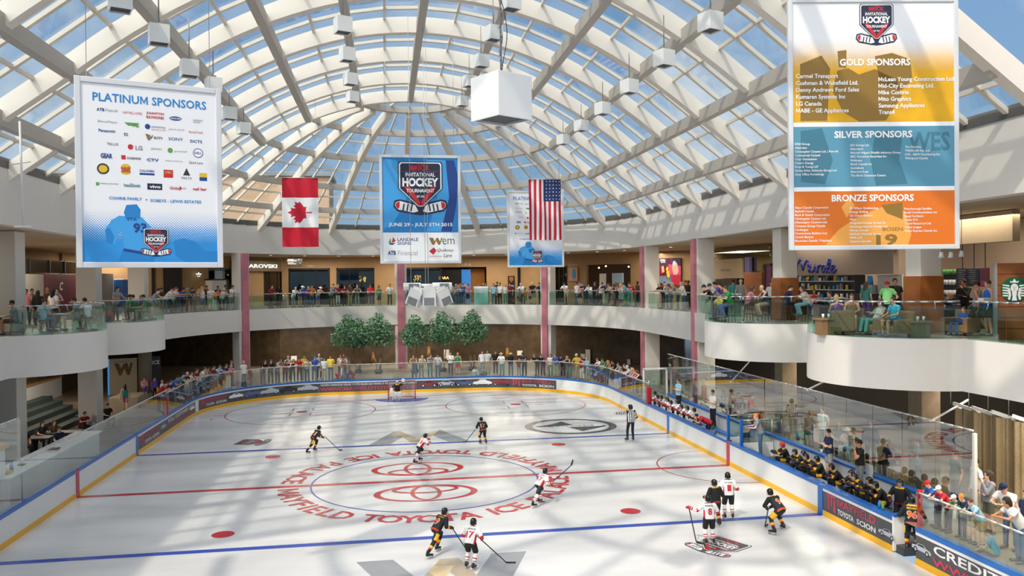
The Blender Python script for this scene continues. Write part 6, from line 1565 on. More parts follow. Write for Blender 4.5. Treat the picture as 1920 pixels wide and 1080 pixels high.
# banner stand and white display case by the rail
P=path_at(UP,UL,min((abs(px_of((*path_at(UP,UL,s)[0],ZF+1))[0]-945.5),s) for s in[i*.2 for i in range(int(UL[-1]*5))])[1]); p,dd=P
o=thing('banner_stand','dark pull-up banner with a shield and the word WIN','banner',(p.x+dd.y*1.5,p.y-dd.x*1.5,ZF),atan2(-dd.y,-dd.x)); b=MB(); b.rbox((0,0,1.2),(.62,.05,2.3),.01); b.build('panel',DARK,o); b=MB(); v,f=text_fit('WIN',.44,.2,.04); b.add([V((p_.x,-.03,1.5+p_.y)) for p_ in v],f,0); v,f=earcut([(x*.4,y*.45) for x,y in SHIELD]); b.add([V((p_.x,-.03,2.0+p_.y)) for p_ in v],f,1); b.box((0,-.028,.3),(.5,.01,.3),1); b.build('print',[PW,POR],o); b=MB(); b.rbox((0,0,.03),(.6,.3,.06),.01); b.build('foot',BLACK,o)
P=path_at(UP,UL,min((abs(px_of((*path_at(UP,UL,s)[0],ZF+1))[0]-898.5),s) for s in[i*.2 for i in range(int(UL[-1]*5))])[1]); p,dd=P
o=thing('display_cabinet','white topped glass display cabinet behind the upper railing','cabinet',(p.x+dd.y*.75,p.y-dd.x*.75,ZF),atan2(-dd.y,-dd.x)); b=MB(); b.rbox((0,0,.65),(1.2,.5,1.3),.02); b.build('body',PR('mint_glass','b9dcd4'),o); b=MB(); b.rbox((0,0,1.4),(1.25,.55,.2),.02); b.build('top',PW,o)
# poster wall, lit shop on the right diagonal
o,b,d=slab_on(RDG,'wall_poster',1070,501,1086,527,POR,.08,.25,'pale orange poster of a figure on the wall right of the grey column','poster'); b.build('sheet',PR('peach','d9a48a'),o); b=MB(); b.sph((.1,-.045,0),(.2,.01,.5),0,12,8); b.build('pictured_figure',PLB,o)
for i,(x,y) in enumerate(((1111,502),(1124,499),(1167,500))): P=RDG.hit(x,y)-RDG.n*1.0; o=thing('spot_lamp','small bright ceiling spot in the lit shop, %s from left'%ORD[i],'lamp',P); b=MB(); b.sph((0,0,0),.07); b.build('bulb',LAMPW,o)
for i,(x,c) in enumerate(((1108,POR),(1117,PG),(1151,PR_),(1181,PDB))): 
    P=RDG.hit(x,540)-RDG.n*1.6; o=thing('shop_mannequin','mannequin in %s in the lit shop window'%('orange','grey','red','navy')[i],'mannequin',(P.x,P.y,ZF),RDG.rz); b=MB(); b.sph((0,0,1.62),(.1,.12,.14)); b.cyl((0,0,1.5),(0,0,1.4),.05); b.sph((0,0,1.2),(.2,.13,.3)); b.cyl((-.09,0,1),(-.09,0,.1),.08,.05); b.cyl((.09,0,1),(.09,0,.1),.08,.05); b.build('figure',c,o); b=MB(); b.cyl((0,0,0),(0,0,.1),.2,n=16); b.build('base',CHROME,o)
o,b,d=slab_on(RDG,'poster_board',1158,512,1178,545,PW,.15,.8,'pale blue board with a brown letter W in the lit shop','poster',ZF+.3); b.build('board',PR('pale_blue','a8c4dd'),o); b=MB(); v,f=text_fit('W',d[0]*.6,.45,.05); b.add([V((p_.x,-.085,.1+p_.y)) for p_ in v],f); b.build('lettering',PGO,o)
o,b,d=slab_on(RDG,'price_stand',1132,513,1143,545,PW,.15,.6,'narrow white stand with price tags in the lit shop','stand',ZF); b.build('panel',PW,o)
# collage poster between the two right-hand pink columns
CP=Plane((24.9,62),(24.9,20))
def px_plane_poster(pl,name,label,x0,y0,x1,y1,off,draw,cat='poster'):
    c,d=pl.box(x0,y0,x1,y1,off,.1); o=thing(name,label,cat,c,pl.rz); b=MB(); b.rbox((0,0,0),(d[0],.1,d[2]),.01); b.build('board',DARK,o); p=MB()
    def q(pts,m,l=.001): v,f=earcut([((x-.5)*d[0],(.5-y)*d[2]) for x,y in pts]); p.add([(k.x,-.052-l,k.y) for k in v],f,m)
    def t(s,x,y,w,h,m,bold=.02): v,f=text_fit(s,w*d[0],h*d[2],bold); p.add([(k.x+(x-.5)*d[0],-.056,k.y+(.5-y)*d[2]) for k in v],f,m)
    draw(q,t); return o,p
PPK,PPU,PMG=PR('magenta','c0407a'),PR('violet','5a4a9a'),PR('crimson','b01f3c')
def coll(q,t):
    q([(0,0),(1,0),(1,1),(0,1)],3); q([(0,0),(.36,0),(.34,.26),(0,.28)],0); q([(.33,0),(.6,0),(.58,.2),(.38,.24)],1); q([(.6,0),(1,0),(1,.3),(.62,.28)],2); q([(0,.28),(.45,.24),(.5,.62),(0,.66)],4); q([(.42,.22),(1,.3),(1,.62),(.5,.62)],1,.0015); q([(.55,.64),(1,.62),(1,1),(.58,1)],4,.0015); q([(0,.66),(.55,.62),(.58,.95),(0,.9)],5)
    q([(.62,.2),(.72,.12),(.84,.2),(.9,.5),(.8,.62),(.66,.6),(.6,.4)],6,.002); q([(.64,.12),(.74,.1),(.8,.2),(.72,.28),(.64,.24)],5,.003); q([(.32,.5),(.46,.44),(.5,.68),(.38,.72)],7,.002); q([(.1,.3),(.2,.28),(.24,.5),(.12,.54)],6,.002); q([(.3,.42),(.36,.3),(.44,.36),(.38,.5)],7,.0025); t('OPEN',.16,.07,.24,.07,8); t('LATE',.18,.14,.2,.05,8)
o,p=px_plane_poster(RDG,'collage_poster','bright pink, red and blue collage poster between two right-hand columns',1241,484,1281,535,.35,coll); p.build('print',[PR('slate','4a6a8a'),PPK,PPU,PR('plum','4a2440'),PMG,PR('pale_blue','a8c4dd'),PR('peach','d9a48a'),PYL,PW],o)
# cream shop, wooden panels
R2=Plane((24.7,60),(24.7,20))
o,b,d=slab_on(R2,'shop_glazing',1341,455,1450,500,GLASSS,.06,.2,'high glass front of the cream shop at right','glazing',8.6,ZU0); b.build('pane',glass('green_glass',(.6,.68,.55),.12,.02,edge=.3),o)
o,b,d=slab_on(R2,'shop_sign',1342,486,1400,522,SHOPC,.2,.3,'cream wall with small dark shop lettering','sign'); b.build('panel',SHOPC,o); b=MB(); v,f=text_fit('TIDE FRENE',1.7,.14); b.add([V((p_.x,-.11,-.1+p_.y)) for p_ in v],f); b.build('lettering',DARK,o)
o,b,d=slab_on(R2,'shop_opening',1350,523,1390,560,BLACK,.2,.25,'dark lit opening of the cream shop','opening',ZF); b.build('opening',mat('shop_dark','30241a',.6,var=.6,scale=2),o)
o,b,d=slab_on(R2,'violet_pillar',1409,482,1418,514,PPU,.2,.4,'narrow violet column sign behind the wooden panel','sign'); b.build('panel',PR('violet2','5c5a90'),o)
RM=Plane((21.8,52),(21.8,18))
def wood_panel(pl,x0,y0,x1,label): o,b,d=slab_on(pl,'wooden_screen',x0,y0,x1,560,WOOD,.15,0,label,'panel',ZF); b.build('boards',WOOD,o); return o
wood_panel(RM,1397,511,1431,'wooden board screen behind the bald person on the stool')
o,b,d=slab_on(RM,'magenta_poster',1436,496,1449,556,PPK,.1,.0,'dark framed magenta poster left of the wood-clad pillar','poster',ZF); b.build('sheet',PR('magenta_dark','8a3a68'),o); b=MB()
for x in(-d[0]/2,d[0]/2): b.box((x,-.02,0),(.1,.16,d[2]+.1))
b.box((0,-.02,d[2]/2),(d[0]+.1,.16,.12)); b.build('frame',DARK,o)
o,b,d=slab_on(RM,'dark_doorway',1483,491,1498,556,DARK,.15,.0,'dark door frame right of the wood-clad pillar','doorway',ZF); b.build('frame',DARK,o); b=MB()
for i in range(7): b.box((.0,-.08,-.8+i*.25),(d[0]*.5,.03,.1))
b.build('price_strips',PW,o)
# cosmetics shop wall with blue script, shelves below
o,b,d=slab_on(RM,'shop_fascia',1499,470,1688,515,TAUPE,.25,.2,'taupe shop fascia carrying the blue script name','fascia',None,None); c=o.location; top=ZU0-c.z; b=MB(); b.rbox((0,0,(top-d[2]/2)/2),(d[0],.25,top+d[2]/2),.01); b.build('panel',TAUPE,o)
SCR=mat('letter_blue','2f3a94',.4,var=0); o=thing('shop_letters','blue handwritten shop name on the taupe fascia','sign',RM.hit(1543,498)+RM.n*.33,RM.rz); o0=RM.hit(1543,498)
STROKES=[[(672,470),(674,440),(680,405),(690,385),(697,375),(701,392),(706,425),(711,438),(719,410),(729,388),(737,380),(741,398),(742,425),(746,448)],[(754,408),(752,432),(758,450),(768,448),(776,432),(780,408),(781,436),(787,450)],[(796,450),(796,412),(798,424),(806,410),(815,412)],[(840,416),(830,411),(820,422),(819,442),(827,452),(836,440),(841,416),(841,440),(847,451)],[(852,440),(862,412),(868,388),(864,373),(856,384),(853,415),(856,442),(864,452)],[(872,436),(884,430),(891,416),(884,408),(875,418),(872,438),(880,453),(892,449),(901,436)]]
for st in STROKES:
    q=[]
    for x,y in st: h_=RM.hit(1280+x/3,360+y/3)-o0; q.append(V((h_.dot(RM.d),0,h_.z)))
    b=MB(); b.tube(q,.06,8)
    for p_ in q: b.sph(p_,.06,n=8,k=6)
    b.build('letter_stroke',SCR,o)
SHD=mat('shelf_dark','23262c',.5,var=.2)
o,b,d=slab_on(RM,'product_shelf',1499,516,1606,560,SHD,.5,-.2,'dark shelves of bottles and boxes under the blue script','shelf',ZF); b.build('case',SHD,o); rg=random.Random(9)
for r in range(4):
    b=MB(); b.box((0,-.3,-.55+r*.42),(d[0]*.96,.2,.03)); b.build('shelf_board',PW,o)
gi=0
for r in range(4):
    x=-d[0]*.45
    while x<d[0]*.45:
        w,h=rg.uniform(.08,.2),rg.uniform(.14,.3); m=rg.choice([PW,PB,PK,PYL,PG,PW]); q=MB(); q.rbox((0,0,h/2),(w,.12,h),.01) if rg.random()<.5 else q.cyl((0,0,0),(0,0,h),w/2,w/2.4,8)
        s=q.build('product_box',m,None,o.location+V((cos(RM.rz)*x+sin(RM.rz)*.32,sin(RM.rz)*x-cos(RM.rz)*.32,-.53+r*.42)),(0,0,RM.rz)); tag(s,'small product standing on the dark shelves under the blue script','product','products on the cosmetics shelves'); x+=w+rg.uniform(.12,.4)
o,b,d=slab_on(RM,'service_counter',1610,512,1690,560,SHD,.4,.0,'coffee counter with white board and machines left of the wooden pillar','counter',ZF,ZF+1.15); b.build('body',SHD,o)
o,b,d=slab_on(RM,'white_board',1647,515,1693,550,PW,.1,.0,'blank white board behind the lime-shirted person','board'); b.build('board',mat('whiteboard','c9c6c0',.5),o)
o,b,d=slab_on(RM,'coffee_machine',1625,531,1646,548,CHROME,.4,.1,'steel coffee machine on the counter left of the white board','machine'); o.location.z=ZF+1.15+d[2]/2; b.build('body',CHROME,o); b=MB(); b.cyl((0,0,d[2]/2),(0,0,d[2]/2+.4),.14,.1,12); b.build('hopper',PLB,o)
# coffee bar: menu boards and wooden screen with round emblem
RS=Plane((21.9,40),(21.9,16))
for i,(x0,y0,x1,y1,m,lab) in enumerate(((1744,507,1758,552,'3a3d44','dark menu board right of the wooden pillar, left one'),(1760,506,1777,552,'3a3d44','dark menu board right of the wooden pillar, right one'),(1808,503,1827,537,'34363c','dark hanging menu board above the walking person'),(1829,503,1850,537,'2a3440','dark blue hanging menu board above the blue vest'),(1853,502,1868,537,'6a3a4c','pink and brown menu board left of the wooden screen'))):
    o,b,d=slab_on(RS,'menu_board',x0,y0,x1,y1,DARK,.08,.3,lab,'menu board'); b.build('board',mat('menu_%d'%i,m,.5),o); b=MB(); rg=random.Random(i)
    for r in range(7):
        if i==4: break
        b.box((-.0+rg.uniform(-.05,.05),-.045,d[2]*(.38-r*.11)),(d[0]*rg.uniform(.4,.75),.01,.022))
    if i==4: b.box((0,-.045,-d[2]*.32),(d[0]*.9,.01,d[2]*.25))
    b.build('print',PG if i<4 else PPK,o); b=MB(); b.cyl((0,.02,d[2]/2),(0,.02,ZU0+.03-o.location.z),.015,n=5); b.build('hanger',BLACK,o)
o,b,d=slab_on(RS,'back_bar',1745,553,1868,580,SHD,.6,.4,'black coffee counter behind the nearest round balcony','counter',ZF,ZF+1.1); b.build('body',SHD,o)
o,b,d=slab_on(RS,'bar_shelves',1779,512,1806,556,SHD,.3,.1,'dark back shelves with green and white cups','shelf'); b.build('case',SHD,o); b=MB()
for r in range(3):
    for k in range(4): b=MB(); b.cyl((-d[0]*.36+k*d[0]*.24,-.2,-.4+r*.4),(-d[0]*.36+k*d[0]*.24,-.2,-.2+r*.4),.06,.07,8); b.build('cup',PW if r<2 else PGN,o)
o,b,d=slab_on(RS,'bulkhead',1700,380,1920,470,CEIL,.3,.3,'cream bulkhead above the coffee bar','bulkhead',9.3,ZU0); b.build('panel',SHOPC,o)
a=at_z(1868,636,ZF); c=at_z(1935,624,ZF); WP=Plane((a.x,a.y),(a.x+.95,a.y-.3))
o,b,d=slab_on(WP,'wooden_screen',1868,493,1960,620,WOOD,.12,0,'wooden screen with round green emblem at right edge','screen',ZF); b.build('boards',mat('orange_wood','8f5326',.35,var=.35,scale=2.2),o)
for i in range(6): b=MB(); b.box((0,-.064,-d[2]/2+d[2]*(i+1)/7),(d[0],.01,.012)); b.build('board_joint',DARK,o)
b=MB(); b.rbox((-d[0]/2-.03,0,0),(.07,.16,d[2]+.02),.01); b.build('edge_post',GREY,o)
c,dd_=WP.box(1879,522,1919,563,.1,.05); o=thing('round_emblem','round green and white coffee emblem on the wooden screen','sign',c,WP.rz); r=.36; b=MB(); b.cyl((0,0,0),(0,.05,0),r,n=40,sm=False); GRN=mat('emblem_green','0f6140',.4,var=0); b.build('disc',GRN,o); b=MB()
def eq(pts,m=0,l=.004): v,f=earcut([(x*r,y*r) for x,y in pts]); b.add([(p_.x,-l,p_.y) for p_ in v],f,m)
eq([(.3*cos(t),.12+.36*sin(t)) for t in[2*pi*i/20 for i in range(20)]]); eq([(-.3,.55),(-.34,.72),(-.16,.64),(0,.9),(.16,.64),(.34,.72),(.3,.55)])
for s in(-1,1):
    for k in range(5): x0=s*(.38+.03*k); eq([(x0,.35-k*.2),(s*.92,.42-k*.22),(s*.9,.32-k*.22),(x0,.22-k*.2)])
    for k in range(3): eq([(s*(.34+.07*k),.1),(s*(.40+.07*k),.1),(s*(.32+.06*k),-.45),(s*(.4+.05*k),-.85),(s*(.34+.05*k),-.85),(s*(.25+.06*k),-.45)])
eq([(-.2,-.2),(.2,-.2),(.14,-.6),(.2,-.92),(-.2,-.92),(-.14,-.6)]); 
for x in(-.11,.11): eq([(x-.07,.2),(x+.07,.2),(x,.16)],1,.007)
eq([(-.08,-.02),(.08,-.02),(0,-.07)],1,.007); eq([(-.02,.15),(.02,.15),(.03,.04),(-.03,.04)],1,.007); b.build('figure',[PW,GRN],o)
# track spots hanging above the coffee bar
for i,(px,py) in enumerate(((1765,478),(1783,478),(1803,476),(1512,487),(1530,486))):
    P=at_y(px,py,24 if i<3 else 42); o=thing('track_spot','white hanging spotlight at the coffee bar, %s'%('left of three','middle of three','right of three','left above blue script','right above blue script')[i],'lamp',P); b=MB(); b.cyl((0,0,.1),(0,0,-.1),.05,.1,12); b.build('shade',PW,o); b=MB(); b.cyl((0,0,.1),(0,0,ZU0-P.z),.012,n=5); b.build('rod',CHROME,o)
# ------------------------------------------------------------------ left side, upper level
LB=Plane((-20.5,30),(-20.5,58))
o,b,d=slab_on(LB,'maroon_board',75,514,147,575,PMG,.1,.2,'maroon advert board with a white letter C','board',ZF); b.build('board',mat('maroon_board','5a1430',.4,var=.25,scale=1),o); b=MB(); v,f=text_fit('C',.55,.55,.03,.3); b.add([V((p_.x-.5,-.055,.55+p_.y)) for p_ in v],f); b.build('lettering',PW,o)
o,b,d=slab_on(LB,'grey_board',29,514,74,575,PG,.1,.2,'plain grey board left of the maroon board','board',ZF); b.build('board',mat('plain_grey','8b8880',.6),o)
o,b,d=slab_on(LB,'shop_glazing',28,488,147,512,GLASSS,.1,.1,'dark high window strip above the maroon board','glazing'); b.build('pane',mat('dark_glazing','221d18',.15,.1,var=.5,scale=1.2),o); b=MB()
for x in(-.35,-.05,.2,.42): b.box((x*d[0],-.08,0),(.12,.08,d[2]))
b.build('mullion_bars',BLACK,o)
LC=Plane((-18.3,40),(-18.3,62))
o,b,d=slab_on(LC,'grey_partition',186,513,211,580,PG,.08,0,'grey partition panel left of the blue kiosk','partition',ZF); b.build('panel',mat('partition_grey','7d7b76',.6),o); b=MB(); b.box((d[0]/2,-.02,0),(.05,.12,d[2])); b.build('edge',PW,o)
o,b,d=slab_on(LC,'drinks_kiosk',213,525,245,580,PB,.8,.2,'bright blue drinks kiosk behind the person in grey','kiosk',ZF); b.build('body',mat('kiosk_blue','1f63b5',.4,var=.25,scale=1.5),o); b=MB(); b.rbox((0,0,d[2]/2+.03),(d[0]*.95,.85,.08),.02); b.build('top',PW,o); b=MB(); v,f=text_fit('Cool',.4,.2,.03); b.add([V((p_.x,-.41,.2+p_.y)) for p_ in v],f); b.build('lettering',PW,o)
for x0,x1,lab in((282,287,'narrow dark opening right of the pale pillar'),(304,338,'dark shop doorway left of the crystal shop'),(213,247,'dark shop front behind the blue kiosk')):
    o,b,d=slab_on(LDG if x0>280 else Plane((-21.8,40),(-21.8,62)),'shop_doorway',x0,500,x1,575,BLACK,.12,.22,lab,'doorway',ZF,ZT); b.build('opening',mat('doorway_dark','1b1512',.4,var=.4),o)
# ------------------------------------------------------------------ cafe furniture
CHB=mat('chair_seat','5b5a55',.5); CHL=mat('chair_leg','c2c4c4',.25,.85,var=0); TT=mat('table_top','c9d3cd',.35)
def chair(x,y,z,rz,label,group=None):
    o=thing('cafe_chair',label,'chair',(x,y,z),rz,group); b=MB(); b.rbox((0,0,.45),(.42,.42,.035),.015); b.build('seat',CHB,o); b=MB(); b.rbox((0,.2,.72),(.4,.03,.28),.015); b.build('backrest',CHB,o)
    for sx in(-1,1):
        for sy in(-1,1): b=MB(); b.cyl((sx*.17,sy*.17,.44),(sx*.22,sy*.23,0),.014,n=6); b.build('leg',CHL,o)
        b=MB(); b.cyl((sx*.17,.19,.44),(sx*.18,.21,.8),.012,n=6); b.build('back_post',CHL,o)
    return o
def table(x,y,z,h,r,label,top=TT,group=None):
    o=thing('cafe_table',label,'table',(x,y,z),0,group); b=MB(); b.cyl((0,0,h-.03),(0,0,h),r,n=24); b.build('tabletop',top,o); b=MB(); b.cyl((0,0,.03),(0,0,h-.03),.035,n=10); b.build('column',CHL,o); b=MB(); b.cyl((0,0,0),(0,0,.03),r*.7,n=20); b.build('base',CHL,o); return o
def stool(x,y,z,label):
    o=thing('bar_stool',label,'stool',(x,y,z)); b=MB(); b.cyl((0,0,.69),(0,0,.73),.19,n=18); b.build('seat',mat('stool_seat','33281f',.5),o)
    for i in range(4): a=pi/4+i*pi/2; b=MB(); b.cyl((.13*cos(a),.13*sin(a),.69),(.22*cos(a),.22*sin(a),0),.016,n=6); b.build('leg',BLACK,o)
    b=MB(); b.lathe([(.17,.3),(.185,.3),(.185,.32),(.17,.32),(.17,.3)],(0,0,0),16); b.build('foot_ring',BLACK,o)
def seat_xy(px,Y): p=at_y(px,540,Y); return p.x,p.y
for px,Y,f,lab in((27,34.3,(-.9,-.3),'cafe chair at the left picture edge'),(78,35.7,(.5,.9),'cafe chair under the person in checked shirt'),(87,37.6,(.1,-1),'cafe chair behind the left cafe table'),(143,36.6,(-.9,-.3),'cafe chair under the person in olive shorts'),(168,37.4,(-.8,.4),'cafe chair at the tip of the nearest left balcony'),(240,47.0,(.9,.1),'cafe chair right of the blue kiosk'),(252,46.2,(-.9,.2),'cafe chair on the farther left balcony, left of two'),(266,46.6,(-.3,-.9),'cafe chair on the farther left balcony, behind the table'),(272,45.7,(-1,-.2),'cafe chair near the farther left balcony tip')):
    x,y=seat_xy(px,Y); n=hypot(*f); chair(x-f[0]/n*.06,y-f[1]/n*.06,ZF,atan2(f[0],-f[1]),lab)
for px,Y,lab in((1,34.5,'cafe table cut by the left picture edge'),(112,36.5,'round cafe table between the seated people on the left balcony'),(258,45.7,'round cafe table on the farther left balcony')): x,y=seat_xy(px,Y); table(x,y,ZF,.72,.42,lab)
o=thing('backpack','red and navy backpack on the floor of the farther left balcony','bag',(*seat_xy(203,43.6),ZF)); b=MB(); b.rbox((0,0,.28),(.42,.26,.54),.1); b.build('body',PR_,o); b=MB(); b.rbox((0,-.15,.2),(.32,.1,.28),.05); b.build('pocket',PN,o)
for px,Y,lab in((1350,33.9,'bar stool under the child in yellow'),(1369,32.75,'bar stool under the bright green shirt'),(1403,33.9,'bar stool under the person in pink'),(1437,32.7,'bar stool under the bald person'),(1474,33.6,'bar stool under the person in navy right of the pillar'),(1512,32.5,'bar stool under the long-haired person in white')): x,y=seat_xy(px,Y); stool(x,y,ZF,lab)
for px,Y,z,f,lab in((39,40.0,.2,(.7,-.6),'cafe chair at the far left lower seats'),(74,42.2,.2,(.7,-.6),'cafe chair under the long-haired person on lower left seats'),(96,42.6,.2,(.7,-.6),'cafe chair under the person in brown on lower left seats'),(105,40.0,.2,(.7,-.6),'cafe chair under the person in navy on lower left seats'),(150,45.0,.2,(.7,-.6),'cafe chair left of the lower grey pillar'),(197,47.3,.2,(.7,-.6),'cafe chair right of the lower grey pillar'),(1353,39.5,ZL,(.3,-.9),'cafe chair behind the tall glass under the grey hooded top'),(1382,38.4,ZL,(-.4,-.9),'cafe chair behind the tall glass under the bending person in black'),(1404,37.4,ZL,(.6,-.6),'cafe chair behind the tall glass under the person in red'),(1509,31.8,ZL,(-.8,-.5),'cafe chair behind the tall glass under the person in tan'),(1570,29.6,ZL,(-.4,-.9),'cafe chair behind the tall glass under the blond person'),(1594,28.6,ZL,(-.8,-.4),'cafe chair behind the tall glass under the white hat'),(1668,25.9,ZL,(-1,-.2),'cafe chair behind the tall glass near the paper notice'),(1564,33.0,ZF,(-1,-.2),'cafe chair under the person in blue by the shelves'),(1526,37.6,ZF,(-.6,-.8),'cafe chair under the person in red vest'),(1594,31.0,ZF,(-.6,-.8),'cafe chair under the child behind the inner railing'),(1764,26.4,ZF,(.8,-.5),'cafe chair under the bald person in navy')):
    x,y=seat_xy(px,Y); n=hypot(*f); chair(x-f[0]/n*.06,y-f[1]/n*.06,z,atan2(f[0],-f[1]),lab)
WT=mat('tabletop_wood','5a4330',.4)
for px,Y,lab in((1393,32.9,'high bar table with drinks between the bar stools'),(1420,33.0,'high bar table left of the bald person'),(1494,32.9,'high bar table with a bag before the long-haired person')): x,y=seat_xy(px,Y); table(x,y,ZF,.98,.36,lab,WT)
for i,(px,Y,dx) in enumerate(((1388,32.9,0),(1393,32.8,.1),(1416,33.0,-.05),(1421,32.9,.1),(1424,33.05,.2))): x,y=seat_xy(px,Y); o=thing('paper_cup','white paper cup on the high bar table, %s from left'%ORD[i],'cup',(x,y,ZF+.98)); b=MB(); b.cyl((0,0,0),(0,0,.14),.03,.042,10); b.build('cup',PW,o); b=MB(); b.cyl((0,0,.14),(0,0,.155),.045,n=10); b.build('lid',PR_ if i%2 else PW,o)
for i,(px,Y) in enumerate(((1544,24.6),(1757,26.4),(1764,26.1))): 
    pass
ARM=mat('armchair_brown','8a6a48',.6,var=.15,scale=3)
def armchair(px,Y,f,label):
    x,y=seat_xy(px,Y); o=thing('armchair',label,'armchair',(x,y,ZF),atan2(f[0],-f[1])); b=MB(); b.rbox((0,-.05,.22),(.62,.62,.24),.05); b.build('seat',ARM,o); b=MB(); b.rbox((0,.34,.45),(.8,.18,.72),.06); b.build('backrest',ARM,o)
    for s in(-1,1): b=MB(); b.rbox((s*.38,-.02,.32),(.16,.7,.48),.05); b.build('armrest',ARM,o); b=MB(); b.rbox((s*.32,-.28,.05),(.06,.06,.1),.01); b.build('leg',BLACK,o)
for px,Y,f,lab in((1570,24.9,(.1,1),'brown armchair under the blond person'),(1597,26.0,(-.6,-.9),'brown armchair behind the patterned trousers'),(1641,24.4,(-1,-.1),'brown armchair under the reader in white'),(1679,23.35,(-1,-.1),'brown armchair under the turquoise shirt'),(1801,23.4,(-1,-.3),'dark brown armchair under the child in blue')): armchair(px,Y,f,lab)
for px,Y,w,h,m,lab in((1545,24.7,.5,.55,ARM,'small wooden side table with a cup at the round balcony edge'),(1722,22.9,.55,.5,mat('cube_tan','8a7a58',.6),'tan cube table right of the brown armchair'),(1762,25.7,.8,.74,SHD,'dark table with cups before the bald person')):
    x,y=seat_xy(px,Y); o=thing('side_table',lab,'table',(x,y,ZF)); b=MB(); b.rbox((0,0,h-.03),(w,w,.06),.01); b.build('tabletop',m,o); b=MB(); b.rbox((0,0,(h-.06)/2),(w*.85,w*.85,h-.06),.01); b.build('body',m,o)
    for k in range(2): q=MB(); q.cyl((0,0,0),(0,0,.15),.035,.045,10); s=q.build('paper_cup',PW,None,(x-.1+.2*k,y-.1,ZF+h)); tag(s,'white paper cup on the '+lab.split(' with')[0].split(' right')[0].replace('small wooden','wooden')+(', left one' if k==0 else ', right one'),'cup')
x,y=seat_xy(1846,22.5); o=thing('white_box','white box carried by the person in bright blue vest','box',(x,y-.02,ZF+1.05)); b=MB(); b.rbox((0,0,.08),(.3,.25,.16),.01); b.build('box',PW,o)
# ------------------------------------------------------------------ lower level left: counter, steps, back wall, boards
o=thing('timekeeper_counter','long white counter behind the low glass on the left','counter',(-13.0,33.6,.2)); b=MB(); b.rbox((0,0,.7),(.9,8.6,1.4),.02); b.build('body',BW,o); b=MB(); b.rbox((0,0,1.43),(1.1,8.8,.06),.01); b.build('worktop',PAPER,o)
x=-13; 
for i,(yy,m,w,h,nm,lab) in enumerate(((29.9,PYL,.4,.1,'snack_tray','yellow snack tray on the white counter'),(30.4,PB,.12,.28,'bottle','blue bottle on the white counter'),(31.2,PGN,.25,.06,'green_cloth','green cloth on the white counter'),(34.0,DARK,.4,.05,'tablet','dark tablet lying on the white counter'))): o=thing(nm,lab,nm.split('_')[-1],(-12.95,yy,1.66)); b=MB(); (b.rbox((0,0,h/2),(w,w*.8,h),.02) if i!=1 else b.lathe([(0,0),(.06,0),(.06,.2),(.02,.25),(.02,.3),(0,.3)],(0,0,0),12)); b.build('body',m,o)
STEP=mat('step_green','2f3b38',.6,var=.15)
b=MB()
for i in range(5): b.box((-18.8-.0-i*.55+1.2,46.5,.2+.14*(i+1)),(.56,9.5,.28*(i+1)))
o=struct('floor_steps',b,STEP)
b=MB(); b.bar((-20.9,14,1.0),(-20.9,56,1.0),.25,2.4); o=struct('wall_left_low',b,BW); b=MB(); b.box((-20.9,35,2.24),(.4,42,.1)); b.build('cap',mat('cap_wood','a8793f',.5),o)
b=MB(); b.bar((-21.1,14,3.4),(-21.1,60,3.4),.12,2.3); struct('wall_left_glazing',b,BRONZE)
o=thing('stair_rail','steel handrail rising beside the steps on the left','handrail',(-15.4,48,.2)); b=MB(); b.tube([(0,-2.4,.9),(-1.6,2.6,2.5),(-1.2,2.7,2.5)],.035,8); b.build('rail',CHROME,o)
for y0,z0,z1 in((-2.2,0,.96),(0,0,1.7),(2.4,0,2.4)): b=MB(); b.cyl((-1.6*(y0+2.4)/5,y0,z0),(-1.6*(y0+2.4)/5,y0,z1),.025,n=8); b.build('post',CHROME,o)
o=thing('stone_ledge','beige ledge beside the steps where a child in pink sits','ledge',(-15.3,51.4,0)); b=MB(); b.rbox((0,0,.75),(1.6,2.2,1.5),.03); b.build('block',mat('beige_stone','a89a80',.6),o)
WBP=Plane((-19.5,54.8),(-12,57.5))
o,b,d=slab_on(WBP,'mall_sign',205,672,257,742,TAUPE,.12,0,'beige sign board with a large brown letter W','sign',ZL); b.build('board',mat('sign_beige','a8987e',.6),o); b=MB(); w_=[(-.9,.75),(-.45,.75),(-.2,.1),(.0,.6),(.28,.75),(.4,.75),(.62,.1),(.7,.75),(.98,.75),(.66,-.7),(.4,-.7),(.12,.1),(-.2,-.7),(-.42,-.7)]; v,f=earcut([(x*d[0]*.36,y*.55+.45) for x,y in w_]); b.add([V((p_.x,-.065,p_.y)) for p_ in v],f,0); v,f=text_fit('WEST EDMONTON',d[0]*.6,.13,.02); b.add([V((p_.x-.1,-.065,p_.y+d[2]/2-.2)) for p_ in v],f,1); b.build('lettering',[mat('sign_brown','5a3d16',.6,var=.5,scale=5),PB],o); b=MB(); b.rbox((-d[0]/2-.05,-.02,0),(.1,.12,d[2]),.01); b.build('light_edge',mat('sign_edge','3f8fd6',.4,var=.2,emit=.5),o)
o=thing('stone_pillar','round concrete pillar right of the letter W sign','pillar',(*at_y(272,700,56.2)[:2],0)); b=MB(); b.cyl((0,0,ZL-.1),(0,0,ZB),.42,n=24); b.build('shaft',mat('concrete','7c7466',.8,var=.2),o)
o,b,d=slab_on(Plane((-14.5,57.2),(-9,60.5)),'ice_sign',283,668,301,738,DARK,.1,0,'dark panel with the small white word ICE','sign',ZL); b.build('panel',DARK,o); b=MB(); v,f=text_fit('ICE',.45,.26,.02); b.add([V((p_.x,-.055,p_.y+d[2]/2-.4)) for p_ in v],f); b.build('lettering',PW,o)
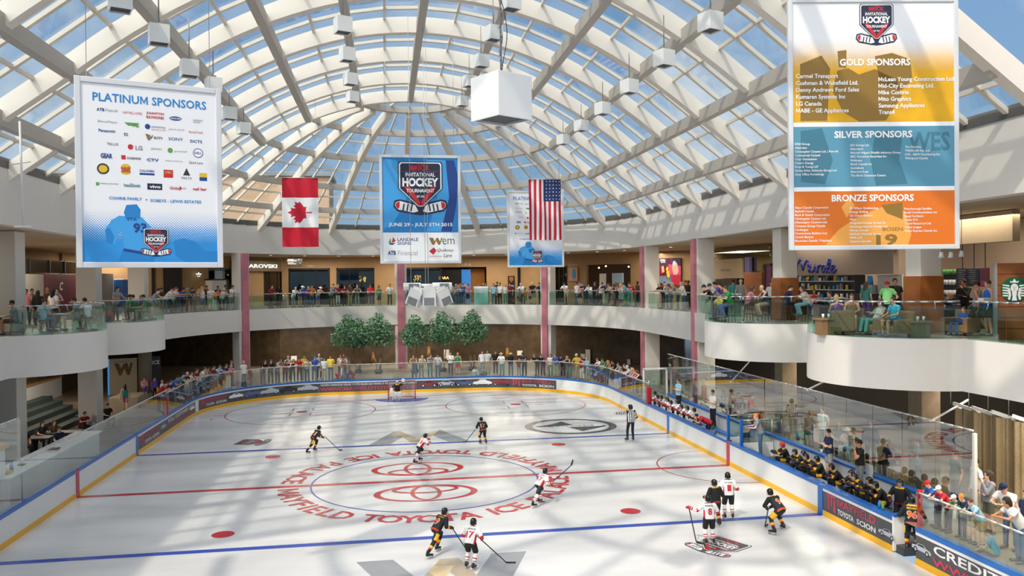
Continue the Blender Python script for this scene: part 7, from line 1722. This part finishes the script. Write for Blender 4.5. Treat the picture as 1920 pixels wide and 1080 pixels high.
o=thing('floor_sign','small yellow caution sign left of the spectators','sign',(*at_y(292,740,53.5)[:2],ZL)); b=MB(); b.prism([(-.16,0),(.16,0),(.13,.62),(-.13,.62)],-.02,.02,0,Matrix.Translation((0,.08,0))@Matrix.Rotation(pi/2-.15,4,'X')); b.prism([(-.16,0),(.16,0),(.13,.62),(-.13,.62)],-.02,.02,0,Matrix.Translation((0,-.08,0))@Matrix.Rotation(pi/2+.15,4,'X')); b.build('panels',PYL,o)
o=thing('wood_counter','white wall with wooden top at the left picture edge','counter',(-13.6,28.0,.2)); b=MB(); b.rbox((0,0,1.2),(1.6,3.2,2.4),.02); b.build('body',BW,o); b=MB(); b.rbox((0,0,2.48),(1.8,3.4,.16),.02); b.build('worktop',mat('cap_wood','a8793f',.5),o)
for i,(px,Y) in enumerate(((62,41.0),(120,42.3),(174,47.6))): x,y=seat_xy(px,Y); x=at_y(px,770,Y).x; o=thing('low_table','dark table on the lower left seats, %s from left'%ORD[i],'table',(x,y,.2)); b=MB(); b.rbox((0,0,.72),(1.6,.8,.06),.01); b.build('tabletop',SHD,o); b=MB(); b.rbox((0,0,.35),(.2,.5,.7),.02); b.build('pedestal',BLACK,o)
# notices stuck to the far lower glass wall
LW_=Plane((-9,71.3),(12,71.3))
for i,(x0,y0,x1,y1,pl,lab) in enumerate(((546,667,557,676,LW_,'left'),(832,655,842,672,LW_,'middle'),(969,657,979,666,LW_,'right'))): o,b,d=slab_on(pl,'paper_notice',x0,y0,x1,y1,PAPER,.02,.2,'white paper notice on the far lower shop glass, %s one'%lab,'notice'); b.build('sheet',PAPER,o)
for i,(x0,y0,x1,y1,lab) in enumerate(((1091,663,1099,672,'first'),(1100,655,1109,680,'second and tallest'),(1178,673,1184,683,'third'))): o,b,d=slab_on(Plane((12,71.3),(24,61.8)),'paper_notice',x0,y0,x1,y1,PAPER,.02,.25,'white paper notice at far right lower glass, %s from left'%lab,'notice'); b.build('sheet',PAPER,o)
# lit goods seen in the far lower shop
for i,(px,py,c) in enumerate(((748,690,POR),(804,658,PGO),(950,660,PGO),(1000,662,PGO),(700,668,PGO))): P=LW_.hit(px,py); o=thing('shop_dress','warm lit garment on display in the far lower shop, %s from left'%('second','third','fourth','fifth','first')[i],'garment',(P.x,70.95,P.z)); b=MB(); b.cyl((0,0,-.45),(0,0,.25),.26,.12,10); b.sph((0,0,.3),(.16,.08,.12)); b.build('garment',mat('garment_%d'%i,'8a6a3a' if c is PGO else 'b0582c',.7,var=.3),o); b=MB(); b.cyl((0,0,-.44),(0,0,ZL-P.z),.02,n=6); b.cyl((0,0,ZL-P.z),(0,0,ZL-P.z+.03),.16,n=14); b.build('stand',CHROME,o)
# ------------------------------------------------------------------ lower level right: metal bead curtain, back wall, bracing
MESHC=mat('bead_curtain','a08d6c',.4,.3,var=.4,scale=30,bump=.6)
o=thing('metal_curtain','long hanging metal bead curtain with white zigzag top at right','curtain',(18.6,19.4,ZL)); b=MB(); n=380; pts=[]
for i in range(n+1):
    t=i/n; y=-8+12.6*t; u_=(t*15)%1; pts.append((.2*(4*abs(u_-.5)-1)+.05*sin(t*2*pi*71)+.04*sin(t*t*2*pi*33),y)); zig=None
vs=[(x,y,z) for x,y in pts for z in(.02,2.78)]; b.add(vs,[(2*i,2*i+2,2*i+3,2*i+1) for i in range(n)],0,True); b.build('beads',MESHC,o); b=MB()
zg=[(.3*(-1 if k_%2 else 1),-8+12.6*k_/30,2.83+(.12 if k_%2 else -.12)) for k_ in range(31)]
for i in range(30): b.bar(zg[i],zg[i+1],.06,.11)
b.build('track',PW,o)
for k_ in range(16): b=MB(); b.cyl((0,-8+.84*k_+.1,2.85),(0,-8+.84*k_+.1,ZB-ZL+.03),.012,n=5); b.build('hanger',CHROME,o)
b=MB(); b.bar((24,60,2.8),(24,4,2.8),.3,3.7); struct('wall_lower_right',b,mat('dark_wall','2b2824',.6,var=.4,scale=.6))
for i,(a,c,lab) in enumerate(((at_y(1375,711,35.5),at_y(1405,678,37.5),'left'),(at_y(1518,729,27.6),at_y(1545,716,28.6),'middle'),(at_y(1755,784,22.6),at_y(1815,750,24),'right'))): o=thing('diagonal_brace','white diagonal brace pole under the round balconies, %s one'%lab,'brace',a); b=MB(); b.cyl((a-c)*.15,c-a,.035,n=10); b.build('pole',PW,o)
o,b,d=slab_on(Plane((18.35,26),(18.35,15)),'paper_notice',1823,863,1837,884,PAPER,.02,.05,'white paper notice on the metal curtain','notice'); b.build('sheet',PAPER,o)
for i,(X,y,z,lab) in enumerate(((XB,38.4,1.38,'on the blue cap behind the white-shirted coach'),(XB,28.4,1.38,'on the blue cap left of the navy-shirted coach'))): o=thing('paper_cup','white paper cup '+lab,'cup',(X-.02,y,z)); b=MB(); b.cyl((0,0,0),(0,0,.16),.035,.048,10); b.build('cup',PW,o)
o=thing('clipboard','white line-up sheet taped to the blue cap right of the black-shirted coach','notice',(XB-.14,at_x(1630,880,XB-.14).y,1.3)); b=MB(); b.rbox((0,0,.15),(.02,.4,.5),.005); b.build('sheet',PAPER,o)
for i,(px,c) in enumerate(((1349,PGN),(1659,PB),(1666,PGN))): p=at_x(px,830,15.0); o=thing('water_bottle',('green bottle on the boards beside the red-shirted leaner','blue bottle on the boards left of number ninety-six','green bottle on the boards left of number ninety-six')[i],'bottle',(14.8,p.y,HB)); b=MB(); b.lathe([(0,0),(.04,0),(.04,.17),(.015,.22),(.015,.25),(0,.25)],(0,0,0),12); b.build('bottle',c,o)
# ceiling downlights of the upper and lower level
k=0
for deg in range(8,180,9):
    a=R(deg); P=(1.6+18.4*cos(a),51.2+18.4*sin(a),ZU0+.0); o=thing('ceiling_light','small round recessed downlight in the upper walkway ceiling','ceiling light',P,0,'recessed downlights of the upper walkway'); b=MB(); b.cyl((0,0,-.02),(0,0,.03),.11,n=14); b.build('diffuser',LAMPW,o); b=MB(); b.lathe([(.11,-.025),(.16,-.025),(.16,.03),(.11,.03)],(0,0,0),16); b.build('rim',PW,o)
# distant building seen through the glazing at lower left
o=thing('neighbour_building','tan building wall beyond the glass dome at far left','building',(-22,80,ZU0+.3)); b=MB(); b.rbox((0,0,3.7),(34,6,7.4),.1); b.build('wall',mat('tan_cladding','c9a684',.8,var=.08),o); b=MB(); b.rbox((0,0,7.6),(34.6,6.6,.4),.05); b.build('coping',PG,o)
# ------------------------------------------------------------------ camera
cd=bpy.data.cameras.new('camera'); cam=bpy.data.objects.new('camera',cd); COL.objects.link(cam)
cd.sensor_width=36; cd.lens=F_PX/1920*36; cd.clip_start=.05; cd.clip_end=2000
M=Matrix.Identity(4)
for i in range(3): M[i][0]=CR[i]; M[i][1]=CU[i]; M[i][2]=-CF[i]; M[i][3]=CAM[i]
cam.matrix_world=M; SC.camera=cam
# ------------------------------------------------------------------ daylight
SUN=V((.46,.50,-.86)).normalized()      # direction the light travels
sd=bpy.data.lights.new('sun','SUN'); sd.energy=2.3; sd.angle=R(1.4); sd.color=(1,.90,.76); so=bpy.data.objects.new('sun',sd); COL.objects.link(so)
so.rotation_euler=SUN.to_track_quat('-Z','Y').to_euler(); so.location=(0,0,60)
w=bpy.data.worlds.new('sky'); SC.world=w; w.use_nodes=True; nt=w.node_tree; nt.nodes.clear(); N=nt.nodes.new; LK=nt.links.new
out=N('ShaderNodeOutputWorld'); bg=N('ShaderNodeBackground'); LK(bg.outputs[0],out.inputs[0])
tc=N('ShaderNodeTexCoord'); nz=N('ShaderNodeTexNoise'); nz.inputs['Scale'].default_value=3.2; nz.inputs['Detail'].default_value=7; nz.inputs['Roughness'].default_value=.58
LK(tc.outputs['Generated'],nz.inputs['Vector'])
cr=N('ShaderNodeValToRGB'); cr.color_ramp.elements[0].position=.50; cr.color_ramp.elements[1].position=.72; cr.color_ramp.elements[0].color=(0,0,0,1); LK(nz.outputs['Fac'],cr.inputs[0])
sx=N('ShaderNodeSeparateXYZ'); LK(tc.outputs['Generated'],sx.inputs[0])
gr=N('ShaderNodeValToRGB'); e=gr.color_ramp.elements; e[0].position=.0; e[0].color=(.30,.48,.68,1); e[1].position=.75; e[1].color=(.085,.24,.55,1); LK(sx.outputs[2],gr.inputs[0])
mx=N('ShaderNodeMix'); mx.data_type='RGBA'; LK(cr.outputs[0],mx.inputs[0]); LK(gr.outputs[0],mx.inputs[6]); mx.inputs[7].default_value=(.80,.85,.90,1)
# extra glow around the sun, added out of view to brighten the interior
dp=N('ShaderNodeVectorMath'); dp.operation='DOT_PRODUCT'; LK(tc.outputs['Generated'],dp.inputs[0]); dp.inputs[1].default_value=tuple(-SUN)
sun_fill=N('ShaderNodeMapRange'); sun_fill.inputs[1].default_value=.5; sun_fill.inputs[2].default_value=1; sun_fill.inputs[3].default_value=0; sun_fill.inputs[4].default_value=4.2; LK(dp.outputs['Value'],sun_fill.inputs[0])
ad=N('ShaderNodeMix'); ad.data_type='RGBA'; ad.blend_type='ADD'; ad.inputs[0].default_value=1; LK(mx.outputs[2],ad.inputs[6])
hc=N('ShaderNodeVectorMath'); hc.operation='SCALE'; hc.inputs[0].default_value=(1,.95,.87); LK(sun_fill.outputs[0],hc.inputs['Scale']); LK(hc.outputs[0],ad.inputs[7])
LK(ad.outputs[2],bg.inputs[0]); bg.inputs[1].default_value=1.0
# ------------------------------------------------------------------ the mall's own ceiling lamps
def area(x,y,z,sx_,sy_,e,c=(1,.86,.68)):
    l=bpy.data.lights.new('ceiling_lamp','AREA'); l.shape='RECTANGLE'; l.size=sx_; l.size_y=sy_; l.energy=e; l.color=c
    o=bpy.data.objects.new('ceiling_lamp',l); COL.objects.link(o); o.location=(x,y,z)
for x in(-6,2,10): area(x,70.5,ZU0-.15,5,2,330)
for x,y in((-18.5,60),(-18.5,48),(-18.5,37),(21,60),(21.5,48),(22,37),(22,27)): area(x,y,ZU0-.15,2.5,5,300)
for x in(-7,2,11): area(x,68.6,ZB-.12,5,1.2,320)
for x,y in((-18,48),(-18,38),(19.5,44),(19.5,34),(19.5,25),(17.4,18)): area(x,y,ZB-.12,1.2,5,230)
SC.view_settings.view_transform='Standard'; SC.view_settings.look='None'; SC.view_settings.gamma=1; SC.view_settings.use_curve_mapping=False; SC.view_settings.exposure=0
cy=SC.cycles; cy.transparent_max_bounces=40; cy.max_bounces=6; cy.diffuse_bounces=4; cy.glossy_bounces=3; cy.transmission_bounces=4; cy.use_denoising=True; cy.caustics_reflective=False; cy.caustics_refractive=False; cy.sample_clamp_indirect=4
